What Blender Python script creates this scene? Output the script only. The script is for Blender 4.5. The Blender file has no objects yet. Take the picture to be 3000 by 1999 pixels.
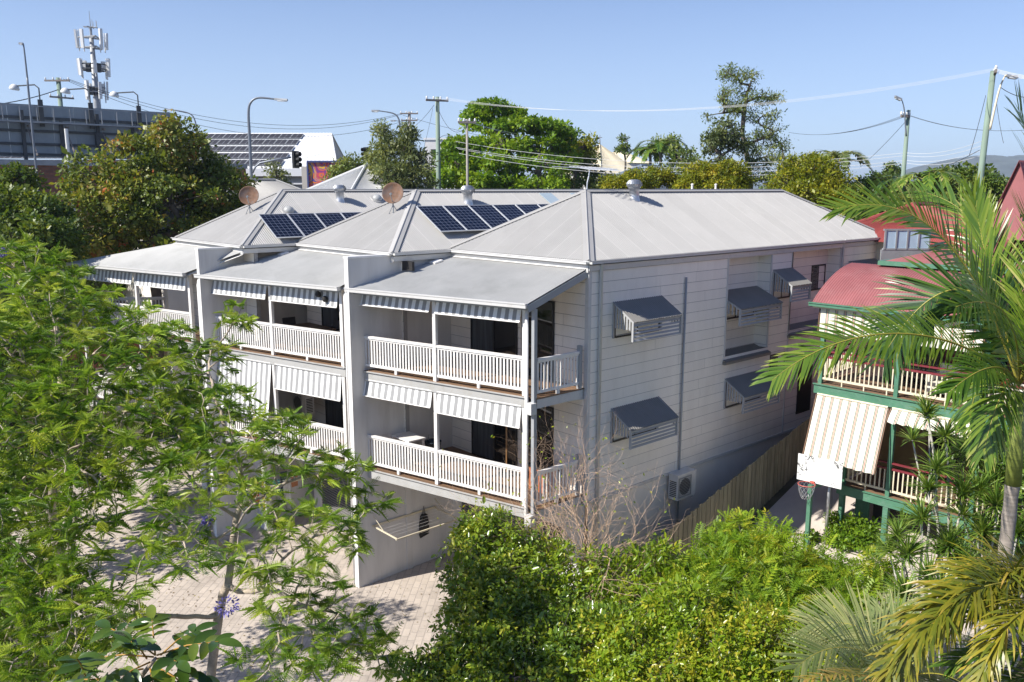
import bpy, math, random
import numpy as np
random.seed(7); RNG = np.random.default_rng(11)
SC = bpy.context.scene
COL = SC.collection
rad = math.radians
# ---------------------------------------------------------------- camera frame
# world: X = away from the row towards the right-hand neighbour, Y = along the side wall (away), Z up, 0 = driveway
CAM = np.array([14.80, -13.58, 11.5]); HEAD = rad(48.354); PITCH = math.atan(446/2450.)
FWD = np.array([-math.sin(HEAD), math.cos(HEAD), 0]); RGT = np.array([math.cos(HEAD), math.sin(HEAD), 0])
def at(x, y, D):
    """point seen at photo pixel x, y, D metres ahead of the viewer (used to survey positions)"""
    a = (x-1500)/2450.; b = -(y-999.5)/2450.
    cp, sp = math.cos(PITCH), math.sin(PITCH)
    yy = cp+b*sp; zz = -sp+b*cp
    return CAM + RGT*(a/yy*D) + FWD*D + np.array([0, 0, zz/yy*D])
def B(u, v, z):
    return np.array([-u, v, z+11.5])
FU = np.array([-math.cos(rad(14.41)), -math.sin(rad(14.41)), 0])   # along the skewed veranda front, leftwards
FN = np.array([math.sin(rad(14.41)), -math.cos(rad(14.41)), 0])    # out of that front
def FP(t, n, z):
    return FU*t + FN*n + np.array([0, 0, z+11.5])
UP = np.array([0, 0, 1.])
# ---------------------------------------------------------------- tagging
def tag(o, label=None, cat=None, group=None, kind=None):
    if label: o['label'] = label
    if cat: o['category'] = cat
    if group: o['group'] = group
    if kind: o['kind'] = kind
    return o
def empty(name, loc, label=None, cat=None, group=None, kind=None):
    o = bpy.data.objects.new(name, None); COL.objects.link(o)
    o.location = [float(c) for c in loc]; o.empty_display_size = .3
    return tag(o, label, cat, group, kind)
def root_of(o):
    while o.parent: o = o.parent
    return o
def kids(o): return [c for c in COL.objects if c.parent == o]
def copy_tree(o, parent=None):
    c = o.copy(); COL.objects.link(c); c.parent = parent
    for ch in list(o.children): copy_tree(ch, c)
    return c
# ---------------------------------------------------------------- mesh builder
def nrm(v):
    v = np.asarray(v, float); l = np.linalg.norm(v)
    return v/l if l > 1e-12 else v
class M:
    def __init__(s): s.v = []; s.f = []; s.m = []; s.r = []
    def add(s, vs, fs, m=0, r=None):
        o = len(s.v); s.v.extend([tuple(float(c) for c in p) for p in vs])
        for f in fs:
            s.f.append(tuple(i+o for i in f)); s.m.append(m); s.r.append(random.random() if r is None else r)
    def quad(s, a, b, c, d, m=0, r=None): s.add([a, b, c, d], [(0, 1, 2, 3)], m, r)
    def poly(s, pts, m=0, r=None): s.add(pts, [tuple(range(len(pts)))], m, r)
    def hexa(s, p, m=0, r=None):
        """8 corners: bottom ring 0-3, top ring 4-7"""
        s.add(p, [(3, 2, 1, 0), (4, 5, 6, 7), (0, 1, 5, 4), (1, 2, 6, 5), (2, 3, 7, 6), (3, 0, 4, 7)], m, random.random() if r is None else r)
    def box(s, x0, x1, y0, y1, z0, z1, m=0, r=None):
        x0, x1 = sorted((x0, x1)); y0, y1 = sorted((y0, y1)); z0, z1 = sorted((z0, z1))
        s.hexa([(x0, y0, z0), (x1, y0, z0), (x1, y1, z0), (x0, y1, z0), (x0, y0, z1), (x1, y0, z1), (x1, y1, z1), (x0, y1, z1)], m, r)
    def obox(s, c, ax, ay, az, m=0, r=None):
        """box centred at c with half-axes ax, ay, az"""
        c, ax, ay, az = (np.asarray(k, float) for k in (c, ax, ay, az))
        s.hexa([c-ax-ay-az, c+ax-ay-az, c+ax+ay-az, c-ax+ay-az, c-ax-ay+az, c+ax-ay+az, c+ax+ay+az, c-ax+ay+az], m, r)
    def bar(s, a, b, w, h, side=None, m=0, r=None):
        """rectangular bar from a to b; side = direction of its width w"""
        a = np.asarray(a, float); b = np.asarray(b, float); d = nrm(b-a)
        if side is None: side = np.cross(d, UP) if abs(d[2]) < .95 else np.array([1., 0, 0])
        side = nrm(side - d*np.dot(side, d)); o = np.cross(side, d)
        s.obox((a+b)/2, (b-a)/2, side*w/2, o*h/2, m, r)
    def tube(s, pts, rr, n=8, m=0, cap=True, r=None):
        pts = [np.asarray(p, float) for p in pts]; k = len(pts)
        if not hasattr(rr, '__len__'): rr = [rr]*k
        vs = []; ref = None
        for i, p in enumerate(pts):
            d = nrm(pts[min(i+1, k-1)]-pts[max(i-1, 0)])
            if ref is None: ref = np.array([1., 0, 0]) if abs(d[0]) < .8 else np.array([0, 1., 0])
            a = nrm(ref-d*np.dot(ref, d)); ref = a; b = np.cross(d, a)
            for j in range(n):
                t = 2*math.pi*j/n; vs.append(p+(a*math.cos(t)+b*math.sin(t))*rr[i])
        fs = [(i*n+j, i*n+(j+1) % n, (i+1)*n+(j+1) % n, (i+1)*n+j) for i in range(k-1) for j in range(n)]
        if cap: fs += [tuple(range(n-1, -1, -1)), tuple((k-1)*n+j for j in range(n))]
        s.add(vs, fs, m, random.random() if r is None else r)
    def lathe(s, c, prof, n=16, m=0, axis=UP, r=None):
        """prof = [(radius, height)] round axis at c"""
        ax = nrm(axis); a = nrm(np.cross(ax, [0, 0, 1.] if abs(ax[2]) < .9 else [1., 0, 0])); b = np.cross(ax, a); c = np.asarray(c, float)
        vs = [c+ax*h+(a*math.cos(2*math.pi*j/n)+b*math.sin(2*math.pi*j/n))*q for q, h in prof for j in range(n)]
        k = len(prof)
        fs = [(i*n+j, i*n+(j+1) % n, (i+1)*n+(j+1) % n, (i+1)*n+j) for i in range(k-1) for j in range(n)]
        s.add(vs, fs, m, random.random() if r is None else r)
    def corr(s, A, C, pitch=.076, amp=.011, m=0, sheet=.762, sub=6):
        """corrugated sheet; A(t), C(t): lower and upper edge points, t in metres from 0 to A.len"""
        a0, c0, L = A
        n = max(2, int(L/pitch*sub)); prev = None; vs = []; fs = []; rs = []
        tone = {}
        for i in range(n+1):
            t = L*i/n; lo = np.asarray(a0(t), float); hi = np.asarray(c0(t), float)
            nn = C*amp*math.sin(2*math.pi*t/pitch)
            vs += [lo+nn, hi+nn]
            if i:
                fs.append((2*i-2, 2*i, 2*i+1, 2*i-1)); k = int(t/sheet)
                rs.append(1. if (t % sheet) < .06 else .38+.25*tone.setdefault(k, random.random()))
        o = len(s.v); s.v.extend([tuple(p) for p in vs])
        for f, q in zip(fs, rs): s.f.append(tuple(i+o for i in f)); s.m.append(m); s.r.append(q)
    def build(s, name, mats, parent=None, base=(0, 0, 0), smooth=False):
        base = np.asarray(base, float)
        if parent is not None:
            base = np.array(root_of(parent).location)
        me = bpy.data.meshes.new(name)
        me.from_pydata([tuple(np.asarray(p)-base) for p in s.v], [], s.f)
        if not isinstance(mats, (list, tuple)): mats = [mats]
        for q in mats: me.materials.append(q)
        me.polygons.foreach_set('material_index', s.m)
        at_ = me.attributes.new('rnd', 'FLOAT', 'FACE'); at_.data.foreach_set('value', s.r)
        if smooth: me.polygons.foreach_set('use_smooth', [True]*len(s.f))
        me.update()
        o = bpy.data.objects.new(name, me); COL.objects.link(o)
        if parent is not None: o.parent = parent
        else: o.location = [float(c) for c in base]
        return o
def np_mesh(name, V, F, mats, parent=None, base=(0, 0, 0), rnd=None, mi=None, smooth=False):
    """fast mesh from numpy arrays; F is (n,4) or (n,3)"""
    base = np.array(root_of(parent).location) if parent is not None else np.asarray(base, float)
    me = bpy.data.meshes.new(name); V = np.asarray(V, np.float32)-base.astype(np.float32); F = np.asarray(F, np.int32)
    n, k = F.shape
    me.vertices.add(len(V)); me.vertices.foreach_set('co', V.ravel())
    me.loops.add(n*k); me.loops.foreach_set('vertex_index', F.ravel())
    me.polygons.add(n); me.polygons.foreach_set('loop_start', np.arange(0, n*k, k, dtype=np.int32))
    if not isinstance(mats, (list, tuple)): mats = [mats]
    for q in mats: me.materials.append(q)
    if mi is not None: me.polygons.foreach_set('material_index', np.asarray(mi, np.int32))
    if rnd is not None:
        at_ = me.attributes.new('rnd', 'FLOAT', 'FACE'); at_.data.foreach_set('value', np.asarray(rnd, np.float32))
    if smooth: me.polygons.foreach_set('use_smooth', np.ones(n, bool))
    me.update(calc_edges=True)
    o = bpy.data.objects.new(name, me); COL.objects.link(o)
    if parent is not None: o.parent = parent
    else: o.location = [float(c) for c in base]
    return o
# ---------------------------------------------------------------- materials
def base_mat(name):
    m = bpy.data.materials.new(name); m.use_nodes = True
    nt = m.node_tree; return m, nt, nt.nodes['Principled BSDF']
def N(nt, t, **kw):
    n = nt.nodes.new(t)
    for k, v in kw.items(): setattr(n, k, v)
    return n
def mixc(nt, fac, a, b, mode='MIX'):
    n = N(nt, 'ShaderNodeMix', data_type='RGBA', blend_type=mode)
    for k, q in ((0, fac), (6, a), (7, b)):
        if hasattr(q, 'is_linked'): nt.links.new(q, n.inputs[k])
        else: n.inputs[k].default_value = q if not isinstance(q, tuple) or len(q) == 4 else (*q, 1)
    return n.outputs[2]
def noise(nt, scale, detail=4, rough=.55, vec=None, stretch=None):
    tc = N(nt, 'ShaderNodeTexCoord'); src = tc.outputs['Object']
    if stretch:
        mp = N(nt, 'ShaderNodeMapping'); mp.inputs['Scale'].default_value = stretch; nt.links.new(src, mp.inputs[0]); src = mp.outputs[0]
    n = N(nt, 'ShaderNodeTexNoise'); n.inputs['Scale'].default_value = scale; n.inputs['Detail'].default_value = detail
    n.inputs['Roughness'].default_value = rough; nt.links.new(src, n.inputs['Vector']); return n.outputs['Fac']
def ramp(nt, fac, stops):
    n = N(nt, 'ShaderNodeValToRGB'); e = n.color_ramp.elements
    while len(e) < len(stops): e.new(.5)
    for k, (p, c) in zip(e, stops): k.position = p; k.color = (*c, 1) if len(c) == 3 else c
    nt.links.new(fac, n.inputs[0]); return n.outputs[0]
def sc_(c, k): return tuple(min(1, q*k) for q in c)
def pm(name, col, rough=.6, var=.12, scale=2.5, bump=0., bscale=30, metal=0., spec=.5, dirt=None, dscale=.7, stretch=None, rnd=0., dlo=.5, dhi=.75):
    """painted / plain surface: colour broken by noise, optional stains and per-face tone"""
    m, nt, bs = base_mat(name)
    f = noise(nt, scale, 6, stretch=stretch)
    c = ramp(nt, f, [(.3, sc_(col, 1-var)), (.7, sc_(col, 1+var))])
    if rnd:
        a = N(nt, 'ShaderNodeAttribute', attribute_name='rnd')
        c = mixc(nt, 1., c, ramp(nt, a.outputs['Fac'], [(0, (1-rnd,)*3), (1, (1, 1, 1))]), 'MULTIPLY')
    if dirt:
        g = noise(nt, dscale, 8, .7, stretch=stretch)
        c = mixc(nt, ramp(nt, g, [(dlo, (0, 0, 0)), (dhi, (.8, .8, .8))]), c, (*dirt, 1))
    nt.links.new(c, bs.inputs['Base Color'])
    bs.inputs['Roughness'].default_value = rough; bs.inputs['Metallic'].default_value = metal
    bs.inputs['Specular IOR Level'].default_value = spec
    if bump:
        bn = N(nt, 'ShaderNodeBump'); bn.inputs['Strength'].default_value = bump; bn.inputs['Distance'].default_value = .02
        nt.links.new(noise(nt, bscale, 5), bn.inputs['Height']); nt.links.new(bn.outputs[0], bs.inputs['Normal'])
    return m
def leaf_mat(name, stops, trans=.35, rough=.45, spec=.4, tint=(1.25, 1.15, .45), coarse=.35, cs=.5):
    m, nt, bs = base_mat(name)
    a = N(nt, 'ShaderNodeAttribute', attribute_name='rnd')
    c = ramp(nt, a.outputs['Fac'], stops)
    if coarse:
        c = mixc(nt, 1., c, ramp(nt, noise(nt, cs, 3), [(.35, (1-coarse,)*3), (.65, (1+coarse*.4, 1+coarse*.3, 1))]), 'MULTIPLY')
    nt.links.new(c, bs.inputs['Base Color']); bs.inputs['Roughness'].default_value = rough; bs.inputs['Specular IOR Level'].default_value = spec
    tr = N(nt, 'ShaderNodeBsdfTranslucent'); nt.links.new(mixc(nt, 1., c, (*tint, 1), 'MULTIPLY'), tr.inputs[0])
    mx = N(nt, 'ShaderNodeMixShader'); mx.inputs[0].default_value = trans
    nt.links.new(bs.outputs[0], mx.inputs[1]); nt.links.new(tr.outputs[0], mx.inputs[2])
    nt.links.new(mx.outputs[0], nt.nodes['Material Output'].inputs[0]); return m
def _ray(x, y): return at(x, y, 1.)-CAM
def onY(x, y, Y): r = _ray(x, y); return CAM+r*((Y-CAM[1])/r[1])
def onX(x, y, X): r = _ray(x, y); return CAM+r*((X-CAM[0])/r[0])
def onZ(x, y, z): r = _ray(x, y); return CAM+r*((z-CAM[2])/r[2])
def hit(x, y, up=0.):
    r = _ray(x, y); t = 5.
    while t < 90:
        p = CAM+r*t
        if p[2] <= gz(p[1])+up: return t
        t += .1
    return t
# ================================================================ camera, light, sky
cd = bpy.data.cameras.new('camera'); co = bpy.data.objects.new('camera', cd); COL.objects.link(co)
co.location = CAM; co.rotation_euler = (math.pi/2-PITCH, 0, HEAD); cd.sensor_width = 36; cd.lens = 36*2450/3000.; cd.clip_end = 12000; cd.clip_start = .2
SC.camera = co
SUN_AZ = rad(18.2); SUN_EL = rad(42)     # light travels towards azimuth SUN_AZ (clockwise from +Y)
sd = np.array([math.sin(SUN_AZ)*math.cos(SUN_EL), math.cos(SUN_AZ)*math.cos(SUN_EL), -math.sin(SUN_EL)])
sl = bpy.data.lights.new('sun', 'SUN'); sl.energy = 5.0; sl.angle = rad(.53); sl.color = (1, .955, .88)
so = bpy.data.objects.new('sun', sl); COL.objects.link(so)
from mathutils import Vector
so.rotation_euler = Vector(sd).to_track_quat('-Z', 'Y').to_euler(); so.location = (0, -20, 60)
w = bpy.data.worlds.new('World'); SC.world = w; w.use_nodes = True; nt = w.node_tree
sk = nt.nodes.new('ShaderNodeTexSky'); sk.sky_type = 'NISHITA'; sk.sun_disc = False
sk.sun_elevation = SUN_EL; sk.sun_rotation = SUN_AZ+math.pi; sk.air_density = .7; sk.dust_density = .3; sk.ozone_density = 3.0; sk.altitude = 50
bg = nt.nodes['Background']; bg.inputs['Strength'].default_value = .15
tc = N(nt, 'ShaderNodeTexCoord'); sx = N(nt, 'ShaderNodeSeparateXYZ'); nt.links.new(tc.outputs['Generated'], sx.inputs[0])
hz = ramp(nt, sx.outputs[2], [(0, (.85, .85, .85)), (.10, (.55, .55, .55)), (.32, (0, 0, 0))])       # pale haze low in the sky
nt.links.new(mixc(nt, hz, mixc(nt, 1., sk.outputs[0], (.595, .64, .765, 1), 'MULTIPLY'), (2.85, 3.55, 4.35, 1)), bg.inputs[0])
SC.view_settings.view_transform = 'Standard'; SC.view_settings.look = 'None'; SC.view_settings.exposure = .56; SC.view_settings.gamma = 1; SC.view_settings.use_curve_mapping = False
SC.cycles.max_bounces = 6; SC.cycles.transparent_max_bounces = 8; SC.cycles.diffuse_bounces = 4
# ================================================================ materials
MT = {}
MT['roof'] = pm('roof_paint', (.44, .427, .405), .5, .04, 1.2, rnd=.24, dirt=(.33, .315, .295), dscale=1.1, dlo=.55, dhi=.9, stretch=(1, 1, 1))
MT['roof_front'] = pm('veranda_roof_paint', (.43, .425, .405), .55, .07, 1.2, rnd=.05, dirt=(.28, .28, .26), dscale=.8, dlo=.5, dhi=.85)
MT['trim'] = pm('trim_paint', (.60, .59, .57), .5, .06, 3, dirt=(.45, .43, .40), dscale=3)
MT['beam'] = pm('beam_paint', (.43, .425, .41), .55, .06, 3, dirt=(.36, .34, .30), dscale=2.5)
MT['white'] = pm('white_paint', (.80, .775, .74), .5, .05, 2, dirt=(.62, .60, .56), dscale=2.5)
MT['wall'] = pm('weatherboard_paint', (.90, .845, .765), .6, .03, 1.5, dirt=(.76, .70, .62), dscale=1.3, rnd=.05, stretch=(1.6, 1.6, .5), dlo=.48, dhi=.85)
MT['render'] = pm('rendered_block', (.62, .60, .575), .8, .07, 1.2, bump=.15, dirt=(.43, .40, .365), dscale=1.1, stretch=(2.2, 2.2, .35), dlo=.5, dhi=.85)
MT['groove'] = pm('board_groove', (.34, .325, .31), .8)
MT['hood'] = pm('hood_paint', (.205, .195, .18), .5, .08, 2, rnd=.05)
MT['hoodtrim'] = pm('hood_timber_paint', (.40, .40, .40), .55, .07, 3)
MT['deck'] = pm('deck_timber', (.24, .145, .085), .6, .25, 2, rnd=.3, stretch=(1, 8, 1))
MT['postdark'] = pm('post_grey', (.33, .34, .35), .5, .06)
MT['black'] = pm('black_metal', (.012, .012, .013), .45, .2)
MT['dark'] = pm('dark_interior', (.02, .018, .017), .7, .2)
MT['steel'] = pm('galvanised_steel', (.55, .56, .57), .42, .12, 6, metal=.75)
MT['dull'] = pm('dull_steel', (.34, .35, .36), .55, .12, 3, metal=.3)
m, nt, bs = base_mat('window_glass'); bs.inputs['Base Color'].default_value = (.008, .009, .01, 1); bs.inputs['Roughness'].default_value = .04; bs.inputs['Specular IOR Level'].default_value = .7
MT['glass'] = m
MT['glass_sheen'] = pm('painted_sheen_glass', (.055, .062, .07), .12, .35, 1.2, stretch=(9, 9, .5), spec=.6)  # reflection painted into the pane as a lighter, vertically streaked tone
MT['garage'] = pm('roller_door_paint', (.16, .155, .15), .5, .08)
MT['stripe_l'] = pm('canvas_white', (.80, .80, .79), .9, .05, 5); MT['stripe_d'] = pm('canvas_grey', (.31, .31, .31), .9, .06, 5)
def drive_mat():
    m, nt, bs = base_mat('stamped_paving')
    tc = N(nt, 'ShaderNodeTexCoord'); mp = N(nt, 'ShaderNodeMapping'); mp.inputs['Rotation'].default_value = (0, 0, .8); nt.links.new(tc.outputs['Object'], mp.inputs[0])
    br = N(nt, 'ShaderNodeTexBrick'); nt.links.new(mp.outputs[0], br.inputs[0]); br.inputs['Scale'].default_value = 1.25; br.inputs['Mortar Size'].default_value = .022
    br.inputs['Color1'].default_value = (.52, .45, .385, 1); br.inputs['Color2'].default_value = (.45, .39, .335, 1); br.inputs['Mortar'].default_value = (.39, .34, .295, 1)
    br.inputs['Mortar Smooth'].default_value = .3
    c = mixc(nt, .75, br.outputs[0], ramp(nt, noise(nt, .55, 9, .72), [(.30, (.55, .53, .51)), (.48, (.98, .97, .95)), (.7, (1.15, 1.13, 1.09))]), 'MULTIPLY')
    nt.links.new(c, bs.inputs['Base Color']); bs.inputs['Roughness'].default_value = .85
    bn = N(nt, 'ShaderNodeBump'); bn.inputs['Strength'].default_value = .5; bn.inputs['Distance'].default_value = .012; nt.links.new(br.outputs[1], bn.inputs['Height']); bn.invert = True
    nt.links.new(bn.outputs[0], bs.inputs['Normal']); return m
MT['paving'] = drive_mat()
MT['concrete'] = pm('concrete', (.50, .43, .375), .85, .12, 1.2, bump=.1, dirt=(.36, .31, .265), dscale=.5, dlo=.45, dhi=.8)
MT['soil'] = pm('leaf_litter', (.07, .06, .035), .95, .35, 1.5, bump=.6, bscale=12, dirt=(.035, .05, .018), dscale=.6)
MT['fence'] = pm('weathered_paling', (.34, .305, .20), .85, .2, 3, rnd=.4, stretch=(4, 4, .6), dirt=(.17, .17, .10), dscale=1.4)
MT['tyre_road'] = pm('asphalt', (.06, .06, .06), .9, .15, 3)
# ================================================================ ground
GV = [(-400, -.1), (-7, -.1), (-1.8, 0.), (1.6, .1), (5., .55), (8.4, 1.62), (10.6, 2.35), (14, 3.1), (20, 4.0), (40, 5.0), (200, 5.2), (6000, 5.2)]
def gz(y):
    for (a, za), (b, zb) in zip(GV, GV[1:]):
        if a <= y <= b: return za+(zb-za)*(y-a)/(b-a)
    return GV[-1][1]
g = M()
ys = [-400, -60, -20, -7, -4, -1.8, 1.6, 3.3, 5, 6.7, 8.4, 9.5, 10.6, 12.3, 14, 17, 20, 30, 40, 100, 200, 1000, 6000]
xs = [-6000, -1000, -200, -60, -30, -10, 0, 1, 3, 10, 30, 100, 400, 3000]
vs = [(x, y, gz(y)-.02) for y in ys for x in xs]; nx = len(xs)
g.add(vs, [(j*nx+i, j*nx+i+1, (j+1)*nx+i+1, (j+1)*nx+i) for j in range(len(ys)-1) for i in range(nx-1)])
tag(g.build('ground', MT['soil']), kind='structure')
def ribbon(name, mat, x0, x1, ylist, dz=.01):
    q = M()
    for a, b in zip(ylist, ylist[1:]): q.quad((x0, a, gz(a)+dz), (x1, a, gz(a)+dz), (x1, b, gz(b)+dz), (x0, b, gz(b)+dz))
    return tag(q.build(name, mat), kind='structure')
ribbon('driveway', MT['paving'], -24, 1.1, [-9.0, -7, -4, -1.8, 1.6, 3.2], .012)
ribbon('side_path', MT['concrete'], 1.75, 9.5, [-9, -7, -4, -1.8, 1.6, 3.3, 5, 6.7, 8.4, 9.5, 10.6, 12.3, 14, 17], .012)
q = M()
for y in np.arange(-4, 14, 3.0): q.quad((1.8, y, gz(y)+.018), (9.4, y, gz(y)+.018), (9.4, y+.02, gz(y+.02)+.018), (1.8, y+.02, gz(y+.02)+.018))
for x in (3.9, 6.3):
    yl = [-9, -7, -4, -1.8, 1.6, 3.3, 5, 6.7, 8.4, 9.5, 10.6, 12.3, 14]
    for a, b in zip(yl, yl[1:]): q.quad((x, a, gz(a)+.016), (x+.02, a, gz(a)+.016), (x+.02, b, gz(b)+.016), (x, b, gz(b)+.016))
tag(q.build('side_path_joints', MT['dark']), kind='structure')
ribbon('street', MT['tyre_road'], -400, 400, [26, 30, 36], .03)
# ================================================================ the row of three townhouses
DK, DL, GUT, EAVE, RIDGE = -5.03, -7.9, -2.68, -1.76, -.05      # heights relative to the eye (eye = 11.5 m)
def boards(mm, o, d, n, L, z0, z1, m=0, pitch=.29, gm=1):
    """chamfer boards on a wall: o = world xy start, d = unit along, n = outward normal, heights rel. eye"""
    o = np.asarray(o, float); d = np.asarray(d, float); n = np.asarray(n, float); off = 11.5
    k0 = math.floor(z0/pitch); z = k0*pitch
    while z < z1-1e-6:
        a = max(z, z0); b = min(z+pitch-.012, z1)
        if b > a+.004:
            r = random.random()
            p0 = o+UP*(a+off)+n*.016; p1 = o+UP*(b+off)+n*.010
            s0 = 0.
            while s0 < L-1e-6:
                s1 = min(L, s0+random.uniform(2.4, 5.4))
                if L-s1 < .6: s1 = L
                mm.quad(p0+d*s0, p0+d*(s1-.006 if s1 < L else s1), p1+d*(s1-.006 if s1 < L else s1), p1+d*s0, m, min(1, max(0, r+random.uniform(-.3, .3)))); s0 = s1
            mm.quad(o+UP*(a+off), o+d*L+UP*(a+off), p0+d*L, p0, gm, r)
        z += pitch
    mm.quad(o+UP*(z0+off), o+d*L+UP*(z0+off), o+d*L+UP*(z1+off), o+UP*(z1+off), gm, .5)
def hip_roof(root, uR, uL, vF, vB, zE=EAVE, zR=RIDGE, name='roof', mat=None, capmat=None, gutter=True):
    mat = mat or MT['roof']; uC = (uR+uL)/2; h = (uL-uR)/2; hl = h; W = uL-uR; LV = vB-vF
    q = M(); e = lambda u, v, z=zE: B(u, v, z)
    sl = math.hypot(h, zR-zE); nF = nrm([0, -(zR-zE), h])
    up = lambda k: k
    # front and rear hips
    def hipA(t): return e(uR+t, vF)
    def hipC(t):
        k = min(t, W-t); return e(uR+t, vF+k, zE+(zR-zE)*k/h)
    q.corr((hipA, hipC, W), nF)
    q.corr((lambda t: e(uL-t, vB), lambda t: e(uL-t, vB-min(t, W-t), zE+(zR-zE)*min(t, W-t)/h), W), nrm([0, zR-zE, h]))
    # long slopes
    def sC(u0, sg):
        def f(t):
            k = min(t, LV-t, h); return e(u0+sg*k, vF+t, zE+(zR-zE)*k/h)
        return f
    q.corr((lambda t: e(uR, vF+t), sC(uR, 1), LV), nrm([(zR-zE), 0, h]))
    q.corr((lambda t: e(uL, vF+t), sC(uL, -1), LV), nrm([-(zR-zE), 0, h]))
    rf = q.build(name, mat, root)
    c = M()
    for a, b in ((e(uR, vF), e(uC, vF+h, zR)), (e(uL, vF), e(uC, vF+h, zR)), (e(uC, vF+h, zR), e(uC, vB-h, zR)), (e(uR, vB), e(uC, vB-h, zR)), (e(uL, vB), e(uC, vB-h, zR))):
        lift = np.array([0, 0, .022]); d = nrm(b-a); sd = nrm(np.cross(d, UP)); ridge = abs(d[2]) < .05
        drop = .055 if ridge else .045
        for s in (1, -1):
            c.quad(a+lift, b+lift, b+lift+sd*s*.14-UP*drop, a+lift+sd*s*.14-UP*drop)
        c.tube([a+lift, b+lift], .022, 6)
    c.build('ridge_cap', capmat or MT['roof'], rf)
    if gutter:
        g = M(); x0, x1 = -uL, -uR; zt = zE+11.5
        for (a, b, nn) in (((x0, vF), (x1, vF), (0, -1)), ((x1, vF), (x1, vB), (1, 0)), ((x0, vF), (x0, vB), (-1, 0))):
            a = np.array([*a, zt]); b = np.array([*b, zt]); nn = np.array([*nn, 0.])
            g.obox((a+b)/2+nn*.055-UP*.045, (b-a)/2, nn*.055, UP*.038)
            g.obox((a+b)/2+nn*.115-UP*.01, (b-a)/2+nrm(b-a)*.11, nn*.008, UP*.012)
        g.build('gutter', MT['trim'], rf)
        s = M(); s.box(x0+.02, x1-.02, vF+.02, vB-.02, zt-.16, zt-.125); s.build('soffit', MT['white'], rf)
        f = M(); f.box(x0+.03, x1-.03, vF-.0, vF+.02, zt-.30, zt-.12); f.box(x1-.02, x1, vF+.02, vB, zt-.26, zt-.12); f.build('fascia', MT['trim'], rf)
    return rf
def balustrade(root, a, b, zt, gap=.105, bw=.05, mats=None, h=.98, low=.12, name='balustrade'):
    """a, b: floor points (world); posts not included"""
    a = np.asarray(a, float); b = np.asarray(b, float); d = nrm(b-a); L = np.linalg.norm(b-a); nn = np.array([d[1], -d[0], 0])
    q = M(); mats = mats or [MT['white'], MT['trim']]
    q.obox((a+b)/2+UP*(h-.03), (b-a)/2, nn*.045, UP*.03); q.obox((a+b)/2+UP*(h-.085), (b-a)/2, nn*.02, UP*.025)
    q.obox((a+b)/2+UP*(low+.03), (b-a)/2, nn*.025, UP*.035)
    n = int(L/gap); off = (L-n*gap)/2
    for i in range(n+1):
        p = a+d*(off+i*gap)
        q.obox(p+UP*((low+h)/2-.02), d*bw/2, nn*.011, UP*((h-low)/2-.06))
    q.obox((a+b)/2+UP*low/2, d*.04, nn*.03, UP*low/2)
    return q.build(name, mats, root)
def sliding_door(root, u0, u1, v, z0, z1, name='glass_door', leaves=2):
    """dark glazed door on a wall facing -Y"""
    fr = M(); x0, x1 = -u1, -u0; y = v
    zz0, zz1 = z0+11.5, z1+11.5
    fr.box(x0-.05, x0, y-.06, y+.05, zz0, zz1+.05); fr.box(x1, x1+.05, y-.06, y+.05, zz0, zz1+.05); fr.box(x0, x1, y-.06, y+.05, zz1, zz1+.05); fr.box(x0, x1, y-.06, y+.05, zz0-.005, zz0+.05)
    for k in range(1, leaves): xx = x0+(x1-x0)*k/leaves; fr.box(xx-.035, xx+.035, y-.045, y-.02, zz0+.05, zz1)
    d = fr.build(name, MT['black'], root)
    for k in range(leaves):
        g = M(); g.box(x0+(x1-x0)*k/leaves, x0+(x1-x0)*(k+1)/leaves, y-.035, y-.03+.02, zz0+.05, zz1); g.build('glass_pane', MT['glass_sheen'] if k == 0 and leaves > 1 else MT['glass'], d)
    return d
def blind(tA, tB, zTop, drop, n_off=.02, lean=.1, label='', fold=True):
    """striped roll-down canvas: alternate stripes are real strips of cloth"""
    L = tB-tA; sw = .118; k = max(4, int(round(L/sw))); q = M(); base = FP((tA+tB)/2, n_off, zTop)
    seg = 6
    for i in range(k):
        for j in range(seg):
            f0, f1 = j/seg, (j+1)/seg
            def pt(t, f):
                wob = .012*math.sin(t*5.3+f*3)*f
                return FP(t, n_off+lean*f+wob, zTop-drop*f)
            ta, tb = tA+L*i/k, tA+L*(i+1)/k
            q.quad(pt(ta, f0), pt(tb, f0), pt(tb, f1), pt(ta, f1), i % 2)
    o = empty('striped_blind', base, label, 'awning blind', 'grey and white striped roll-down blinds on the verandas')
    q.build('canvas', [MT['stripe_l'], MT['stripe_d']], o)
    r = M(); r.tube([FP(tA, n_off, zTop+.03), FP(tB, n_off, zTop+.03)], .04, 8); r.build('roller', MT['trim'], o)
    w = M(); w.tube([FP(tA, n_off+lean+.005, zTop-drop), FP(tB, n_off+lean+.005, zTop-drop)], .014, 6)
    w.build('hem_bar', MT['white'], o)
    return o
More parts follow.
